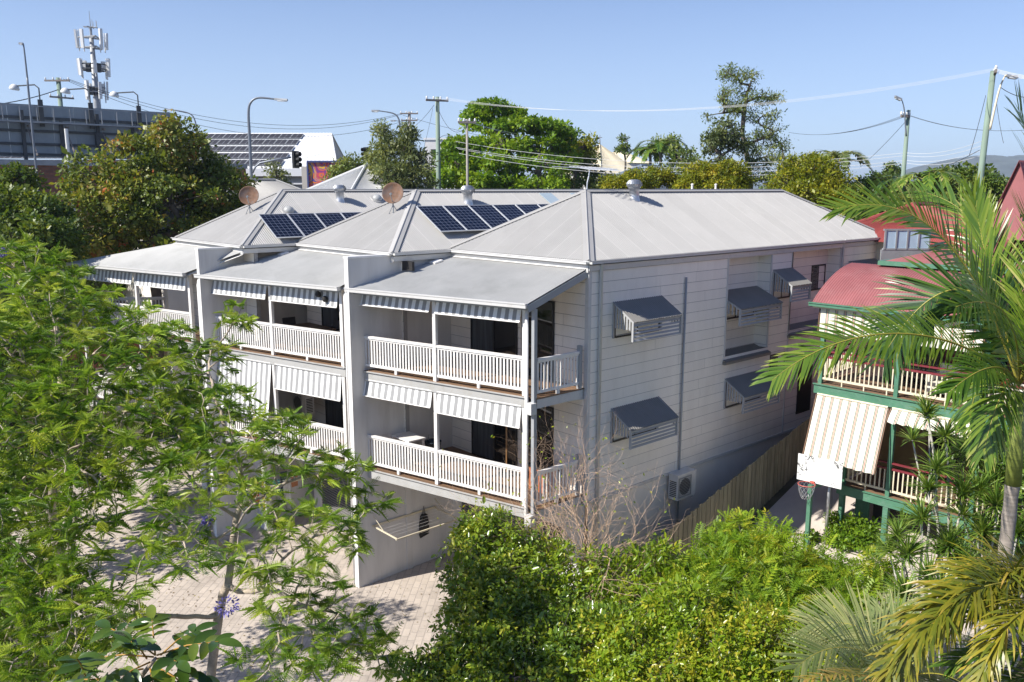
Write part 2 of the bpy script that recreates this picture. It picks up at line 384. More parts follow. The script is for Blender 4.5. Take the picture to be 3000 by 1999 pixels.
def window_hood(root, v0, v1, zt, zb, proj=.72, u=-.48):
    """sloping hood over a side window, with slatted cheeks and a louvred front"""
    x = -u; T = 11.5; zf = zt-.46
    q = M()
    a = lambda t: np.array([x+proj+.03, v0-.03+t, zf+T]); c = lambda t: np.array([x+.0, v0-.03+t, zt+T])
    q.corr((a, c, v1-v0+.06), nrm([.46, 0, .72]), pitch=.076, amp=.009)
    hr = q.build('window_hood', MT['hood'], root)
    f = M()
    for yy in (v0, v1):
        f.bar((x+.01, yy, zt+T-.03), (x+proj, yy, zf+T-.03), .035, .05, (0, 1, 0))
        f.box(x+.005, x+.05, yy-.025, yy+.025, zb+T, zt+T-.04)
        f.box(x+proj-.06, x+proj, yy-.02, yy+.02, zf-.52+T, zf+T-.02)
    f.box(x+proj-.05, x+proj-.01, v0, v1, zf+T-.07, zf+T-.03)
    f.build('hood_frame', MT['hoodtrim'], hr)
    for yy in (v0, v1):
        s = M(); n = 6
        for i in range(n):
            fx = (i+.6)/(n+.2); xx = x+.06+fx*(proj-.14); zt2 = zt-.46*(xx-x)/proj-.05
            zl = zf-.30-.12*math.sin(fx*math.pi)*0+.05*math.sin(fx*math.pi)
            zl = max(zb+.28, zl)
            s.box(xx-.026, xx+.026, yy-.008, yy+.008, zl+T, zt2+T)
        s.build('cheek_slats', MT['hoodtrim'], hr)
    l = M()
    for i in range(5):
        zz = zf-.10-i*.098
        l.obox((x+proj-.03, (v0+v1)/2, zz+T), (0, (v1-v0)/2-.02, 0), (.016, 0, -.023), (.003, 0, .002))
    l.build('louvres', MT['hoodtrim'], hr)
    return hr
def window(root, v0, v1, z0, z1, u, name='window', mesh=True):
    x = -u; T = 11.5; f = M(); w = .045
    f.box(x-.02, x+.03, v0, v0+w, z0+T, z1+T); f.box(x-.02, x+.03, v1-w, v1, z0+T, z1+T); f.box(x-.02, x+.03, v0+w, v1-w, z1-w+T, z1+T); f.box(x-.02, x+.045, v0+w, v1-w, z0+T, z0+w+T)
    f.box(x-.01, x+.025, (v0+v1)/2-.02, (v0+v1)/2+.02, z0+w+T, z1-w+T)
    o = f.build(name, MT['black'], root)
    g = M(); g.box(x-.01, x+.004, v0+w, v1-w, z0+w+T, z1-w+T); g.build('pane', MT['glass'], o)
    if mesh:
        s = M(); n = int((v1-v0)/2/.075)
        for i in range(n*2):
            a = v0+w+i*.075*.5
            for sg in (1, -1):
                y0 = a; zz0 = z0+w; H = min((z1-z0)-2*w, 9)
                for k in range(int(H/.15)+1):
                    za = zz0+k*.15; zb_ = min(za+.15, z1-w)
                    ya, yb = (y0, y0+.06) if (k % 2 == 0) == (sg > 0) else (y0+.06, y0)
                    if max(ya, yb) < (v0+v1)/2: s.bar((x+.02, ya, za+T), (x+.02, yb, zb_+T), .006, .006)
        s.build('security_screen', MT['black'], o)
    return o
def townhouse(k, label, uR, uL, vF, vB, vW, tR, tL, tm, blade=None, top_left=None):
    root = empty('townhouse', B((uR+uL)/2, vF, -11.5), label, 'townhouse')
    hip_roof(root, uR, uL, vF, vB)
    T = 11.5; xL, xR = -uL, -uR
    # front wall under the veranda roof, both floors, and the garage below
    wl = M()
    boards(wl, (xL, vW, 0), (1, 0, 0), (0, -1, 0), uL-uR-.07, DL, EAVE-.1)
    wl.box(xL, xR-.07, vW, vW+.12, DL+T-.0, EAVE-.1+T, 1)
    wl.build('front_wall', [MT['wall'], MT['groove']], root)
    gw = M(); gw.box(xL, xL+.5, vW-.05, vW+.15, -.1, DL+T-.3); gw.box(xR-.85, xR-.1, vW-.05, vW+.15, -.1, DL+T-.3)
    gw.box(xL+.5, xR-.85, vW-.05, vW+.15, 2.45, DL+T-.3)
    gw.build('garage_wall', MT['render'], root)
    gd = M(); z = 0.02
    while z < 2.45: gd.hexa([(xL+.5, vW+.0, z), (xR-.85, vW+.0, z), (xR-.85, vW+.06, z), (xL+.5, vW+.06, z), (xL+.5, vW-.025, z+.05), (xR-.85, vW-.025, z+.05), (xR-.85, vW+.06, z+.085), (xL+.5, vW+.06, z+.085)], 0, .5); z += .09
    gd.build('roller_door', MT['garage'], root)
    # decks
    for zd, nm in ((DK, 'upper'), (DL, 'lower')):
        d = M(); nb = 0
        c = [FP(tR, .06, zd), FP(tL, .06, zd), B(uL, vW, zd), B(max(uR, -.42) if k == 0 else uR, vW, zd)]
        # boards run parallel to the front
        lo, hi = (c[0], c[1]), (c[3], c[2]); n = 22
        for i in range(n):
            f0, f1 = i/n, (i+.94)/n
            p = [lo[0]*(1-f0)+hi[0]*f0, lo[1]*(1-f0)+hi[1]*f0, lo[1]*(1-f1)+hi[1]*f1, lo[0]*(1-f1)+hi[0]*f1]
            d.hexa([p[0]-UP*.03, p[1]-UP*.03, p[2]-UP*.03, p[3]-UP*.03, p[0], p[1], p[2], p[3]])
        dk = d.build('deck', MT['deck'], root)
        f = M(); fa, fb = FP(tR-.12, .02, zd-.17), FP(tL, .02, zd-.17)
        f.obox((fa+fb)/2, (fb-fa)/2, FN*.03, UP*.125)
        f.obox((fa+fb)/2+UP*.145, (fb-fa)/2, FN*.075, UP*.014)
        f.build('edge_beam', MT['beam'], dk)
        u_ = M(); u_.hexa([c[0]-UP*.30-FN*.1, c[1]-UP*.30-FN*.1, c[2]-UP*.30, c[3]-UP*.30, c[0]-UP*.27-FN*.1, c[1]-UP*.27-FN*.1, c[2]-UP*.27, c[3]-UP*.27]); u_.build('ceiling_lining', MT['render'], dk)
        # posts of this floor
        ztop = (GUT-.12) if zd == DK else DK-.3
        for t in (tR, *tm, tL):
            p = M(); w_ = .05 if t not in (tR,) else .055
            a = FP(t, -.02, zd-.28 if t == tR else zd); b = FP(t, -.02, ztop)
            p.obox((a+b)/2, FU*w_, FN*w_, UP*(b-a)[2]/2)
            p.build('post', MT['white'] if t != tL else MT['trim'], root)
        pts = [tR, *tm, tL]
        for a, b in zip(pts, pts[1:]): balustrade(root, FP(a+.06, -.02, zd), FP(b-.06, -.02, zd), zd)
        bm = M(); a, b = FP(tR-.05, -.02, ztop+.06), FP(tL, -.02, ztop+.06)
        if zd == DK:
            bm.obox((a+b)/2, (b-a)/2, FN*.035, UP*.09); bm.build('roof_beam', MT['trim'], root)
        # glazed doors
        zt = zd+2.1
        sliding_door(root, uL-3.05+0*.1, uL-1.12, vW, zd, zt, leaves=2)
        if k == 0: sliding_door(root, .75, 1.9, vW, zd, zt-.02, leaves=1)
    # veranda roof: corrugated, pitched from the house wall down to the skewed front
    fr = M(); n0 = .34; a = FP(tR-.3, n0, GUT); b = FP(tL+.02, n0, GUT)
    if top_left is None: ta, tb = B(uR+.10, vF+.06, EAVE-.2), B(uL-.02, vF+.06, EAVE-.2)
    else: ta, tb = B(uR+.10, vF+.06, EAVE-.2), B(*top_left)
    L = np.linalg.norm(b-a)
    fr.corr((lambda t: a+(b-a)*t/L, lambda t: ta+(tb-ta)*t/L, L), nrm([0, -.3, 1]), m=0, amp=.013)
    vr = fr.build('veranda_roof', MT['roof_front'], root)
    g = M(); g.obox((a+b)/2-UP*.05+FN*.04, (b-a)/2, FN*.06, UP*.055); g.obox((a+b)/2+FN*.105-UP*.005, (b-a)/2, FN*.007, UP*.016); g.build('gutter', MT['trim'], vr)
    fb_ = M(); fb_.obox((a+b)/2-FN*.05-UP*.08, (b-a)/2, FN*.015, UP*.085); fb_.build('fascia', MT['postdark'], vr)
    ln = M(); dz = UP*.10
    for i in range(14):
        p_ = [a+(b-a)*i/14-FN*.06-dz, a+(b-a)*(i+1)/14-FN*.06-dz, ta+(tb-ta)*(i+1)/14-dz, ta+(tb-ta)*i/14-dz]; ln.quad(*p_[::-1])
    ln.build('ceiling_lining', MT['white'], vr)
    fl = M(); fl.quad(ta+UP*.006, tb+UP*.006, tb+UP*.14+np.array([0, -.0, 0]), ta+UP*.14); k_ = .05; fl.quad(ta*(1-k_)+a*k_+UP*.024, tb*(1-k_)+b*k_+UP*.024, tb+UP*.03, ta+UP*.03)
    fl.build('flashing', MT['white'], vr)
    bg_ = M()
    if k == 0:
        bg_.bar(a-UP*.13, ta-UP*.13, .03, .17); bg_.build('barge_board', MT['postdark'], vr)
    if blade:
        ub, vb0, zt = blade
        bl = M(); bl.box(-ub-.10, -ub+.10, vb0, vW+1.9, -.2, zt+T); b_ = bl.build('party_wall', MT['render'], root)
        cp = M(); cp.box(-ub-.125, -ub+.125, vb0-.025, vW+.35, zt+T, zt+T+.05); cp.box(-ub-.10, -ub+.10, vb0-.012, vb0-.003, 0, zt+T-.003); cp.build('capping', MT['white'], b_)
        dp = M(); xx = -ub-.17
        dp.tube([(xx, vb0+.02, .05), (xx, vb0+.02, GUT+T-.35), (xx-.12, vb0+.1, GUT+T-.22), (xx-.3, vb0+.3, GUT+T-.12)], .045, 8); dp.build('downpipe', MT['white'], root, smooth=True)
    return root
h1 = townhouse(0, 'nearest townhouse of the grey-white row, with the long weatherboard side wall and window hoods', -.55, 5.25, 1.65, 18.1, 1.72, 0., 5.62, (2.83,), (5.28, -1.78, -1.87))
h2 = townhouse(1, 'middle townhouse of the grey-white row, between the two projecting party walls', 5.05, 10.9, -.42, 16, -.05, 6.22, 12.28, (9.23,), (11.62, -3.40, -1.9))
h3 = townhouse(2, 'farthest townhouse of the row, its verandas half hidden behind the feathery tree', 10.7, 16.5, -2.3, 14, -1.9, 13.2, 19.85, (16.25,), None, (16.5, -2.2, EAVE-.2))
# ---- side wall of the first townhouse
T = 11.5; XS = .48
sw = M()
def sb(v0, v1, z0, z1, x=XS): boards(sw, (x, v0, 0), (0, 1, 0), (1, 0, 0), v1-v0, z0, z1)
ZB, ZT = -8.09, EAVE-.13
r1 = (7.74, 10.12, -5.02, -2.05); r2 = (11.38, 14.58, -4.62, -1.93)
sb(1.80, r1[0], ZB, ZT); sb(r1[0], r1[1], ZB, r1[2]); sb(r1[0], r1[1], r1[3], ZT); sb(r1[1], r2[0], ZB, ZT); sb(r2[0], r2[1], ZB, r2[2]); sb(r2[1], 18.0, ZB, ZT)
sb(r1[0]-.02, r1[1]+.02, r1[2]-.1, r1[3]+.05, .02); sb(r2[0]-.02, r2[1]+.02, r2[2]-.1, r2[3]+.05, .02)
for v0, v1, z0, z1 in (r1, r2):
    boards(sw, (.02, v1, 0), (1, 0, 0), (0, -1, 0), XS-.02, z0, z1)
    boards(sw, (XS, v0, 0), (-1, 0, 0), (0, 1, 0), XS-.02, z0, z1)
    sw.quad((XS, v0, z1+T), (XS, v1, z1+T), (.02, v1, z1+T), (.02, v0, z1+T), 0)
sw.quad((XS-.5, 18.0, ZB+T), (XS, 18.0, ZB+T), (XS, 18.0, ZT+T), (XS-.5, 18.0, ZT+T), 1)
sw.box(-5, XS-.001, 17.9, 17.98, 0, ZT+T, 1)
sw.build('side_wall', [MT['wall'], MT['groove']], h1)
bw = M(); bw.box(XS-.3, XS-.03, 1.75, 18, -.3, ZB+T-.02); bw.build('base_wall', MT['wall'], h1)
tr = M()
tr.box(XS-.09, XS+.035, 1.70, 1.80, ZB+T, ZT+T); tr.box(XS-.02, XS+.04, 1.80, 18, ZB+T-.09, ZB+T)
for v in (r1[0], r1[1], r2[0]-.03, r2[1], 11.36): tr.box(XS, XS+.035, v-.03, v+.03, (ZB if v in (11.36,) else (r1[2] if v in r1 else r2[2]))+T, ZT+T)
tr.box(XS, XS+.03, r1[0], r1[1], r1[3]+T, r1[3]+.13+T); tr.box(XS, XS+.03, r2[0], r2[1], r2[3]+T, r2[3]+.05+T)
tr.build('corner_board', MT['trim'], h1)
lg = M()
for v0, v1, z0, z1 in (r1, r2):
    a = lambda t, v0=v0, z0=z0: np.array([XS+.14, v0-.06+t, z0-.13+T]); c = lambda t, v0=v0, z0=z0: np.array([.03, v0-.06+t, z0+.07+T])
    lg.corr((a, c, v1-v0+.12), nrm([.3, 0, 1]), amp=.008)
    lg.box(XS+.0+.02, XS+.13, v0-.07, v1+.07, z0-.23+T, z0-.145+T)
lg.build('ledge_roof', MT['hood'], h1)
for v0, v1, zt, zb in ((2.66, 4.63, -2.87, -3.84), (2.67, 4.62, -5.72, -6.68), (7.86, 9.87, -5.70, -6.65), (10.24, 11.36, -2.52, -3.49), (15.2, 17.15, -2.53, -3.5)):
    window_hood(h1, v0, v1, zt, zb); window(h1, v0+.05, v1-.05, zb, zt-.12, -.48, mesh=False)
window_hood(h1, 7.80, 10.06, -3.05, -3.98, .98, -.0); window(h1, 7.9, 9.98, -4.0, -3.15, -.02, mesh=False)
window(h1, 13.47, 14.42, -3.5, -2.62, -.02); window(h1, 10.33, 11.24, -6.24, -5.30, -.48)
dr = M(); dr.box(XS-.02, XS+.03, 12.17, 13.1, -7.62+T, -5.6+T); sdr = dr.build('screen_door', MT['black'], h1)
def pipe(root, pts, r=.045, mat=None): q = M(); q.tube(pts, r, 10); return q.build('downpipe', mat or MT['trim'], root, smooth=True)
pipe(h1, [(XS+.06, 2.12, .5), (XS+.06, 2.12, ZT+T-.02), (XS+.1, 2.12, EAVE+T-.1)], .05)
pipe(h1, [(XS+.06, 5.66, .6), (XS+.06, 5.66, -2.45+T)], .03, MT['postdark'])
pipe(h1, [(XS+.06, 14.66, 3.0), (XS+.06, 14.66, EAVE+T-.12), (XS+.13, 14.66, EAVE+T)], .04, MT['trim'])
pipe(h1, [FP(-.12, .1, -11.4), FP(-.12, .1, GUT-.1)], .045, MT['white'])
# return deck rail at the corner
balustrade(h1, B(-.37, .06, DK), B(-.37, 1.50, DK), DK, gap=.115); balustrade(h1, B(-.37, .06, DL), B(-.37, 1.50, DL), DL, gap=.115)
for zd in (DK, DL):
    p = M(); p.box(.37-.05, .37+.05, 1.5, 1.6, zd+T, zd+T+1.12); p.build('post', MT['postdark'], h1)
    p = M(); p.box(.30, .40, -.06, .04, zd+T-.3, (GUT-.15 if zd == DK else DK-.3)+T); p.build('post', MT['postdark'], h1)
    d = M()
    for i in range(5): d.box(-.06+i*.094, -.06+i*.094+.088, .0, 1.68, zd+T-.031, zd+T-.001)
    dk = d.build('deck', MT['deck'], h1)
    e = M(); e.box(.36, .40, .0, 1.66, zd+T-.26, zd+T-.04); e.box(.27, .45, -.2, -.02, zd+T-.38, zd+T-.1); e.build('edge_beam', MT['trim'], dk)
# ================================================================ fittings on and around the row
def solar_mat():
    m, nt, bs = base_mat('solar_cells')
    tc = N(nt, 'ShaderNodeTexCoord')
    br = N(nt, 'ShaderNodeTexBrick'); br.offset = 0; br.inputs['Scale'].default_value = 1.; br.inputs['Brick Width'].default_value = .162; br.inputs['Row Height'].default_value = .162
    br.inputs['Mortar Size'].default_value = .006; br.inputs['Color1'].default_value = (.0035, .005, .016, 1); br.inputs['Color2'].default_value = (.005, .007, .022, 1); br.inputs['Mortar'].default_value = (.16, .18, .22, 1)
    nt.links.new(tc.outputs['UV'], br.inputs[0]); nt.links.new(br.outputs[0], bs.inputs['Base Color'])
    bs.inputs['Roughness'].default_value = .12; bs.inputs['Specular IOR Level'].default_value = .5; return m
MT['cells'] = solar_mat(); MT['alu'] = pm('aluminium', (.70, .71, .72), .4, .05, metal=.5)
def panel_mesh(W, H):
    f = M(); t = .035
    f.box(0, W, 0, .022, 0, t); f.box(0, W, H-.022, H, 0, t); f.box(0, .022, .022, H-.022, 0, t); f.box(W-.022, W, .022, H-.022, 0, t)
    f.box(.02, W-.02, .02, H-.02, 0, .02)
    return f
def solar_panel(o, ax, ay, W, H, label, group):
    """o = lower corner, ax along the row, ay up the slope"""
    root = empty('solar_panel', o, label, 'solar panel', group)
    n = nrm(np.cross(ax, ay)); R = np.array([ax, ay, n]).T
    f = panel_mesh(W, H); f.v = [tuple(np.asarray(o)+R@np.asarray(p)) for p in f.v]; f.build('frame', MT['alu'], root)
    c = M(); c.quad(*[np.asarray(o)+R@np.array([a, b, .028]) for a, b in ((.022, .022), (W-.022, .022), (W-.022, H-.022), (.022, H-.022))])
    ob = c.build('cells', MT['cells'], root)
    uv = ob.data.uv_layers.new(name='UVMap'); 
    for i, q in enumerate(((0, 0), (W-.044, 0), (W-.044, H-.044), (0, H-.044))): uv.data[i].uv = q
    return root
def roofpt(u, v, uC, uR, lift=.0):
    s = (u-uR)/(uC-uR); nn = nrm([(RIDGE-EAVE), 0, uC-uR])
    return B(u, v, EAVE+(RIDGE-EAVE)*s)+nn*lift
def panel_row(uC, uR, v0, n, ulo, H, grp, lab):
    ay = nrm(roofpt(uC, 0, uC, uR)-roofpt(uR, 0, uC, uR))
    for i in range(n):
        names = ['first', 'second', 'third', 'fourth', 'fifth', 'sixth', 'seventh']
        solar_panel(roofpt(ulo, v0+i*1.035, uC, uR, .13), np.array([0, 1., 0]), ay, 1.015, H, lab % names[i], grp)
    r = M()
    for fr in (.25, .75):
        p = roofpt(ulo, v0+.05, uC, uR, .095)+ay*H*fr; r.bar(p, p+np.array([0, n*1.035-.1, 0]), .04, .05)
    return r
rr = panel_row(7.975, 5.05, 1.68, 6, 5.66, 1.46, 'solar panels on the middle townhouse roof', 'dark blue solar panel on the middle roof, %s from the hip end')
rr.build('panel_rail', MT['alu'], h2)
rr = panel_row(13.6, 10.7, -1.13, 6, 10.80, 1.43, 'solar panels on the far townhouse roof', 'dark blue solar panel on the far roof, %s from the satellite dish end')
rr.build('panel_rail', MT['alu'], h3)
# turbine vents
def whirlybird(p, label):
    root = empty('turbine_vent', p, label, 'roof vent', 'spinning turbine vents on the roofs')
    q = M(); q.lathe(p, [(.20, -.12), (.155, .02), (.15, .26), (.17, .27)], 20); q.build('vent_neck', MT['steel'], root, smooth=True)
    h = M(); n = 22; c = np.asarray(p)+UP*.27
    for i in range(n):
        pr = []
        for j in range(7):
            f = j/6; r_ = .13+.115*math.sin(math.pi*(.12+.8*f)); z = .02+.24*f
            t = 2*math.pi*i/n+.30*f; pr.append((c+np.array([math.cos(t)*r_, math.sin(t)*r_, z]), c+np.array([math.cos(t+.24)*(r_-.018), math.sin(t+.24)*(r_-.018), z])))
        for (a, b), (d, e) in zip(pr, pr[1:]): h.quad(a, b, e, d)
    h.lathe(c, [(.0, .275), (.10, .27), (.145, .245), (.14, .235)], 20); h.lathe(c, [(.165, .0), (.185, .02), (.17, .035)], 20); h.lathe(c, [(.12, 0), (.10, .24)], 12)
    h.build('turbine_head', MT['steel'], root)
    return root
whirlybird(roofpt(1.98, 6.3, 2.35, -.55), 'silver turbine vent on the nearest townhouse roof')
whirlybird(roofpt(7.32, 4.12, 7.975, 5.05), 'silver turbine vent on the middle roof, above the solar panels')
whirlybird(roofpt(13.01, 2.59, 13.6, 10.7), 'silver turbine vent on the far roof, behind the satellite dishes')
def dome(p, n, label):
    o = empty('skylight_dome', p, label, 'skylight')
    q = M(); q.lathe(p, [(.27, 0), (.25, .04), (.19, .05)], 20, axis=n); q.build('flashing_ring', MT['roof'], o)
    d = M(); d.lathe(p, [(.185, .05), (.175, .10), (.135, .15), (.07, .18), (0, .19)], 20, axis=n); d.build('dome_cap', pm('skylight_acrylic', (.42, .42, .40), .2, .05), o, smooth=True)
nR = nrm([1.71, 0, 2.92])
dome(roofpt(12.36, .17, 13.6, 10.7), nR, 'white dome skylight on the far roof beside the hip')
dome(roofpt(13.0, 4.2, 13.6, 10.7), nR, 'white dome skylight on the far roof near the ridge')
def skylight_sheet(v0, u0, u1, w, label):
    q = M(); a = roofpt(u0, v0, 7.975, 5.05, .03); b = roofpt(u1, v0, 7.975, 5.05, .03)
    q.hexa([a, a+np.array([0, w, 0]), b+np.array([0, w, 0]), b, a+nR*.02, a+nR*.02+np.array([0, w, 0]), b+nR*.02+np.array([0, w, 0]), b+nR*.02])
    tag(q.build('skylight_sheet', pm('skylight_sheet', (.42, .50, .54), .25, .06), base=a), label, 'skylight', 'pale blue skylight sheets in the middle roof')
skylight_sheet(7.75, 7.04, 7.72, .62, 'wider pale blue skylight sheet near the ridge of the middle roof')
skylight_sheet(9.35, 7.3, 7.72, .5, 'smaller pale blue skylight sheet beside the nearest roof hip')
# satellite dishes
MT['rust'] = pm('rusty_dish', (.19, .10, .058), .8, .4, 5, dirt=(.19, .175, .17), dscale=3, dlo=.42, dhi=.7)
def dish(p, face, label, R=.33):
    root = empty('satellite_dish', p, label, 'satellite dish', 'rusty satellite dishes on the roof hips')
    face = nrm(face); c = np.asarray(p)+UP*.62
    q = M(); q.lathe(c, [(0, -.075), (R*.3, -.068), (R*.6, -.045), (R*.85, -.016), (R, .01), (R+.012, .012), (R, .0), (R*.6, -.06), (0, -.09)], 28, axis=face); q.build('reflector', MT['rust'], root, smooth=True)
    sd_ = nrm(np.cross(UP, face)); m_ = M()
    m_.tube([np.asarray(p)-UP*.05, np.asarray(p)+UP*.28, c-face*.1], .022, 8)
    for s in (-1, 1): m_.tube([np.asarray(p)+sd_*s*.2-face*.12-UP*.06, np.asarray(p)+UP*.26], .013, 6)
    m_.build('mast', MT['dull'], root)
    a = M(); fp = c+face*.34-UP*.12; a.tube([c-UP*R*.96+face*.0, fp-UP*.04], .014, 6); a.lathe(fp-face*.02, [(0, -.05), (.035, -.05), (.038, .04), (0, .05)], 10, axis=nrm(c-fp)); a.build('feed_arm', MT['dull'], root)
def hippt(u, v, vF, lift=0): return B(u, v, EAVE+(RIDGE-EAVE)*(v-vF)/2.92)+nrm([0, -1.71, 2.92])*lift
dish(hippt(7.55, 1.30, -.42), CAM-hippt(7.55, 1.3, -.42)+np.array([-5, -3, 7]), 'rusty satellite dish on the middle roof hip')
pd = hippt(13.45, -.75, -2.3)
dish(pd, CAM-pd+np.array([-6, -3, 7]), 'rusty satellite dish on the far roof hip, left of the other dish')
# stub pipes and eave vents
for (x, y, X) in ((1270, 768, -4.95), (824, 744, -10.75)):
    p = onX(x, y, X); q = M()
    for i in range(4): q.tube([p+np.array([.0+.07*i, -.12, -.02]), p+np.array([.07*i, .16, .05])], .032, 10)
    q.obox(p+np.array([.1, .02, -.045]), (.16, 0, 0), (0, .03, 0), (0, 0, .012))
    tag(q.build('pipe_stubs', MT['white'], base=p), 'bundle of short white pipes on the %s veranda roof' % ('nearest' if X > -6 else 'middle'), 'pipes', 'white pipe bundles on the veranda roofs')
v_ = M(); v_.box(-5.17, -4.63, -.06, .02, -2.28+T, -2.02+T); v_.build('eave_vent', MT['dark'], h1)
# TV aerial

base = onX(1000+1690/2.351, 1310/2.351, -2.35-.2); root = empty('tv_antenna', base, 'thin silver TV aerial on a bent mast above the nearest roof ridge', 'aerial')
q = M(); top = base+np.array([0, .12, .62])
q.tube([base-UP*.1, base+UP*.22+np.array([0, .02, 0]), base+UP*.4+np.array([0, .08, 0]), top], .018, 6); q.build('mast', MT['alu'], root)
q = M(); bd_ = nrm(RGT*.97+FWD*.2); e0 = top-bd_*1.15+UP*.06; e1 = top+bd_*.85-UP*.02; q.bar(e0, e1, .022, .022)
dv = nrm(RGT*.7-FWD*.7)
for i in range(11):
    f = .42+.055*i; c = e0*(1-f)+e1*f; L = .42-.015*i; q.tube([c-dv*L+UP*.05, c+dv*L-UP*.06], .009, 5)
q.build('antenna_array', MT['alu'], root)
# air conditioners
MT['acw'] = pm('appliance_white', (.66, .65, .62), .45, .05, 3, dirt=(.5, .48, .44), dscale=4)
def aircon(c, face, label, W=.86, H=.66, Dp=.33):
    """c = centre of its back bottom edge; face = outward direction"""
    root = empty('air_conditioner', c, label, 'air conditioner'); face = nrm(face); sd_ = nrm(np.cross(UP, face)); c = np.asarray(c, float)
    q = M(); q.obox(c+face*Dp/2+UP*H/2, sd_*W/2, face*Dp/2, UP*H/2); q.obox(c+face*(Dp/2)+UP*(H+.008), sd_*(W/2+.012), face*(Dp/2+.012), UP*.012); q.build('casing', MT['acw'], root)
    g = M(); fc = c+face*(Dp+.006)+UP*H*.5-sd_*W*.12
    g.lathe(fc, [(0, -.003), (.25, -.003), (.25, .008), (0, .004)], 24, axis=face)
    g.build('fan_opening', MT['dark'], root)
    l = M()
    for i in range(13):
        o = -.27+.045*i; l.obox(fc+face*.012+UP*o, sd_*.28, face*.004, UP*.005)
    for s in (-1, 1): l.obox(fc+face*.012+sd_*s*.28, sd_*.012, face*.006, UP*.29)
    for s in (-1, 1): l.obox(fc+face*.012+UP*s*.29, sd_*.29, face*.006, UP*.012)
    l.build('fan_grille', MT['dull'], root)
    for s in (1, -1):
        v = M()
        for i in range(9): v.obox(c+sd_*s*(W/2+.002)+face*Dp*.5+UP*(.1+.055*i), sd_*.003, face*Dp*.36, UP*.014)
        v.build('side_vent', MT['dark'], root)
    b = M()
    for s in (-1, 1): b.obox(c+face*Dp/2+sd_*s*W*.33-UP*.02, sd_*.02, face*Dp/2, UP*.02)
    b.build('bracket', MT['dull'], root)
aircon((XS+.05, 5.62, 11.5-8.86), (1, 0, 0), 'white air conditioner box on the long side wall', H=.74)
pw = onY(1258, 1250, 1.70); aircon((pw[0], 1.69, pw[2]-.5), (0, -1, 0), 'wall-hung air conditioner in the corner of the nearest lower veranda', .78, .55, .28)
pf = onZ(1275, 1322, DL+T); aircon((pw[0]+.15, .95, DL+T+.08), (0, -1, 0), 'larger air conditioner standing on the nearest lower veranda floor', .92, .78, .36)
aircon((-10.2, -.55, DL+T+.5), (0, -1, 0), 'air conditioner on the lower veranda of the middle townhouse', .84, .66, .32)
# striped roll-down blinds
blind(2.93, 5.56, GUT-.16, .33, label='short striped blind at the left of the nearest upper veranda')
blind(.08, 2.74, GUT-.16, .35, label='short striped blind at the right of the nearest upper veranda')
blind(2.93, 5.56, DK-.30, .42, label='striped blind, left one of the nearest lower veranda')
blind(.08, 2.74, DK-.30, .52, label='striped blind, right one of the nearest lower veranda')
blind(9.33, 12.2, GUT-.16, .46, label='short striped blind at the left of the middle upper veranda')
blind(6.3, 9.13, GUT-.16, .48, label='short striped blind with two dark spots at the right of the middle upper veranda')
blind(9.33, 12.2, DK-.30, 1.72, lean=.22, label='fully lowered striped blind on the middle lower veranda')
blind(6.3, 9.13, DK-.30, .72, label='half lowered striped blind on the middle lower veranda')
blind(13.3, 16.15, GUT-.16, .46, label='striped blind at the right of the far upper veranda')
blind(16.35, 19.8, GUT-.16, .44, label='striped blind at the left of the far upper veranda, behind leaves')
# veranda furniture
MT['wicker'] = pm('dark_wicker', (.03, .026, .024), .7, .3, 14); MT['tabletop'] = pm('timber_top', (.12, .07, .045), .5, .2, 3, stretch=(1, 6, 1)); MT['terra'] = pm('orange_plastic', (.42, .13, .05), .5); MT['navy'] = pm('navy_plastic', (.02, .035, .05), .5)
def table(c, W, Dp, H, label, mat):
    root = empty('table', c, label, 'table'); c = np.asarray(c, float); q = M(); q.box(c[0]-W/2, c[0]+W/2, c[1]-Dp/2, c[1]+Dp/2, c[2]+H-.04, c[2]+H); q.build('tabletop', mat, root)
    for sx in (-1, 1):
        for sy in (-1, 1):
            l = M(); x, y = c[0]+sx*(W/2-.06), c[1]+sy*(Dp/2-.06); l.hexa([(x-.02, y-.02, c[2]), (x+.02, y-.02, c[2]), (x+.02, y+.02, c[2]), (x-.02, y+.02, c[2]), (x-.03, y-.03, c[2]+H-.04), (x+.03, y-.03, c[2]+H-.04), (x+.03, y+.03, c[2]+H-.04), (x-.03, y+.03, c[2]+H-.04)]); l.build('leg', mat, root)
def chair(c, rz, label):
    root = empty('chair', c, label, 'chair', 'dark chairs round the veranda table'); c = np.asarray(c, float); cs, sn = math.cos(rz), math.sin(rz); X = np.array([cs, sn, 0]); Y = np.array([-sn, cs, 0])
    q = M(); q.obox(c+UP*.43, X*.23, Y*.23, UP*.03); q.build('seat', MT['wicker'], root)
    q = M(); q.obox(c+UP*.68+Y*.22, X*.22, Y*.02+UP*-.01, UP*.22+Y*.03); q.build('backrest', MT['wicker'], root)
    for sx in (-1, 1):
        q = M(); q.bar(c+X*sx*.22+Y*.2+UP*.64, c+X*sx*.22-Y*.2+UP*.64, .04, .03); q.bar(c+X*sx*.22-Y*.2+UP*.64, c+X*sx*.22-Y*.2+UP*.44, .03, .03); q.build('armrest', MT['wicker'], root)
        for sy in (-1, 1):
            q = M(); q.bar(c+X*sx*.2+Y*sy*.2, c+X*sx*.2+Y*sy*.2+UP*.42, .03, .03); q.build('leg', MT['wicker'], root)
zU = DK+T
table((-8.9, -1.05, zU), 1.7, .9, .74, 'timber dining table on the middle upper veranda', MT['tabletop'])
chair((-9.95, -1.1, zU), math.pi/2, 'dark chair at the left end of the veranda table'); chair((-8.7, -.42, zU), 0, 'dark chair behind the veranda table'); chair((-8.05, -.45, zU), 0, 'dark chair behind the right end of the veranda table')
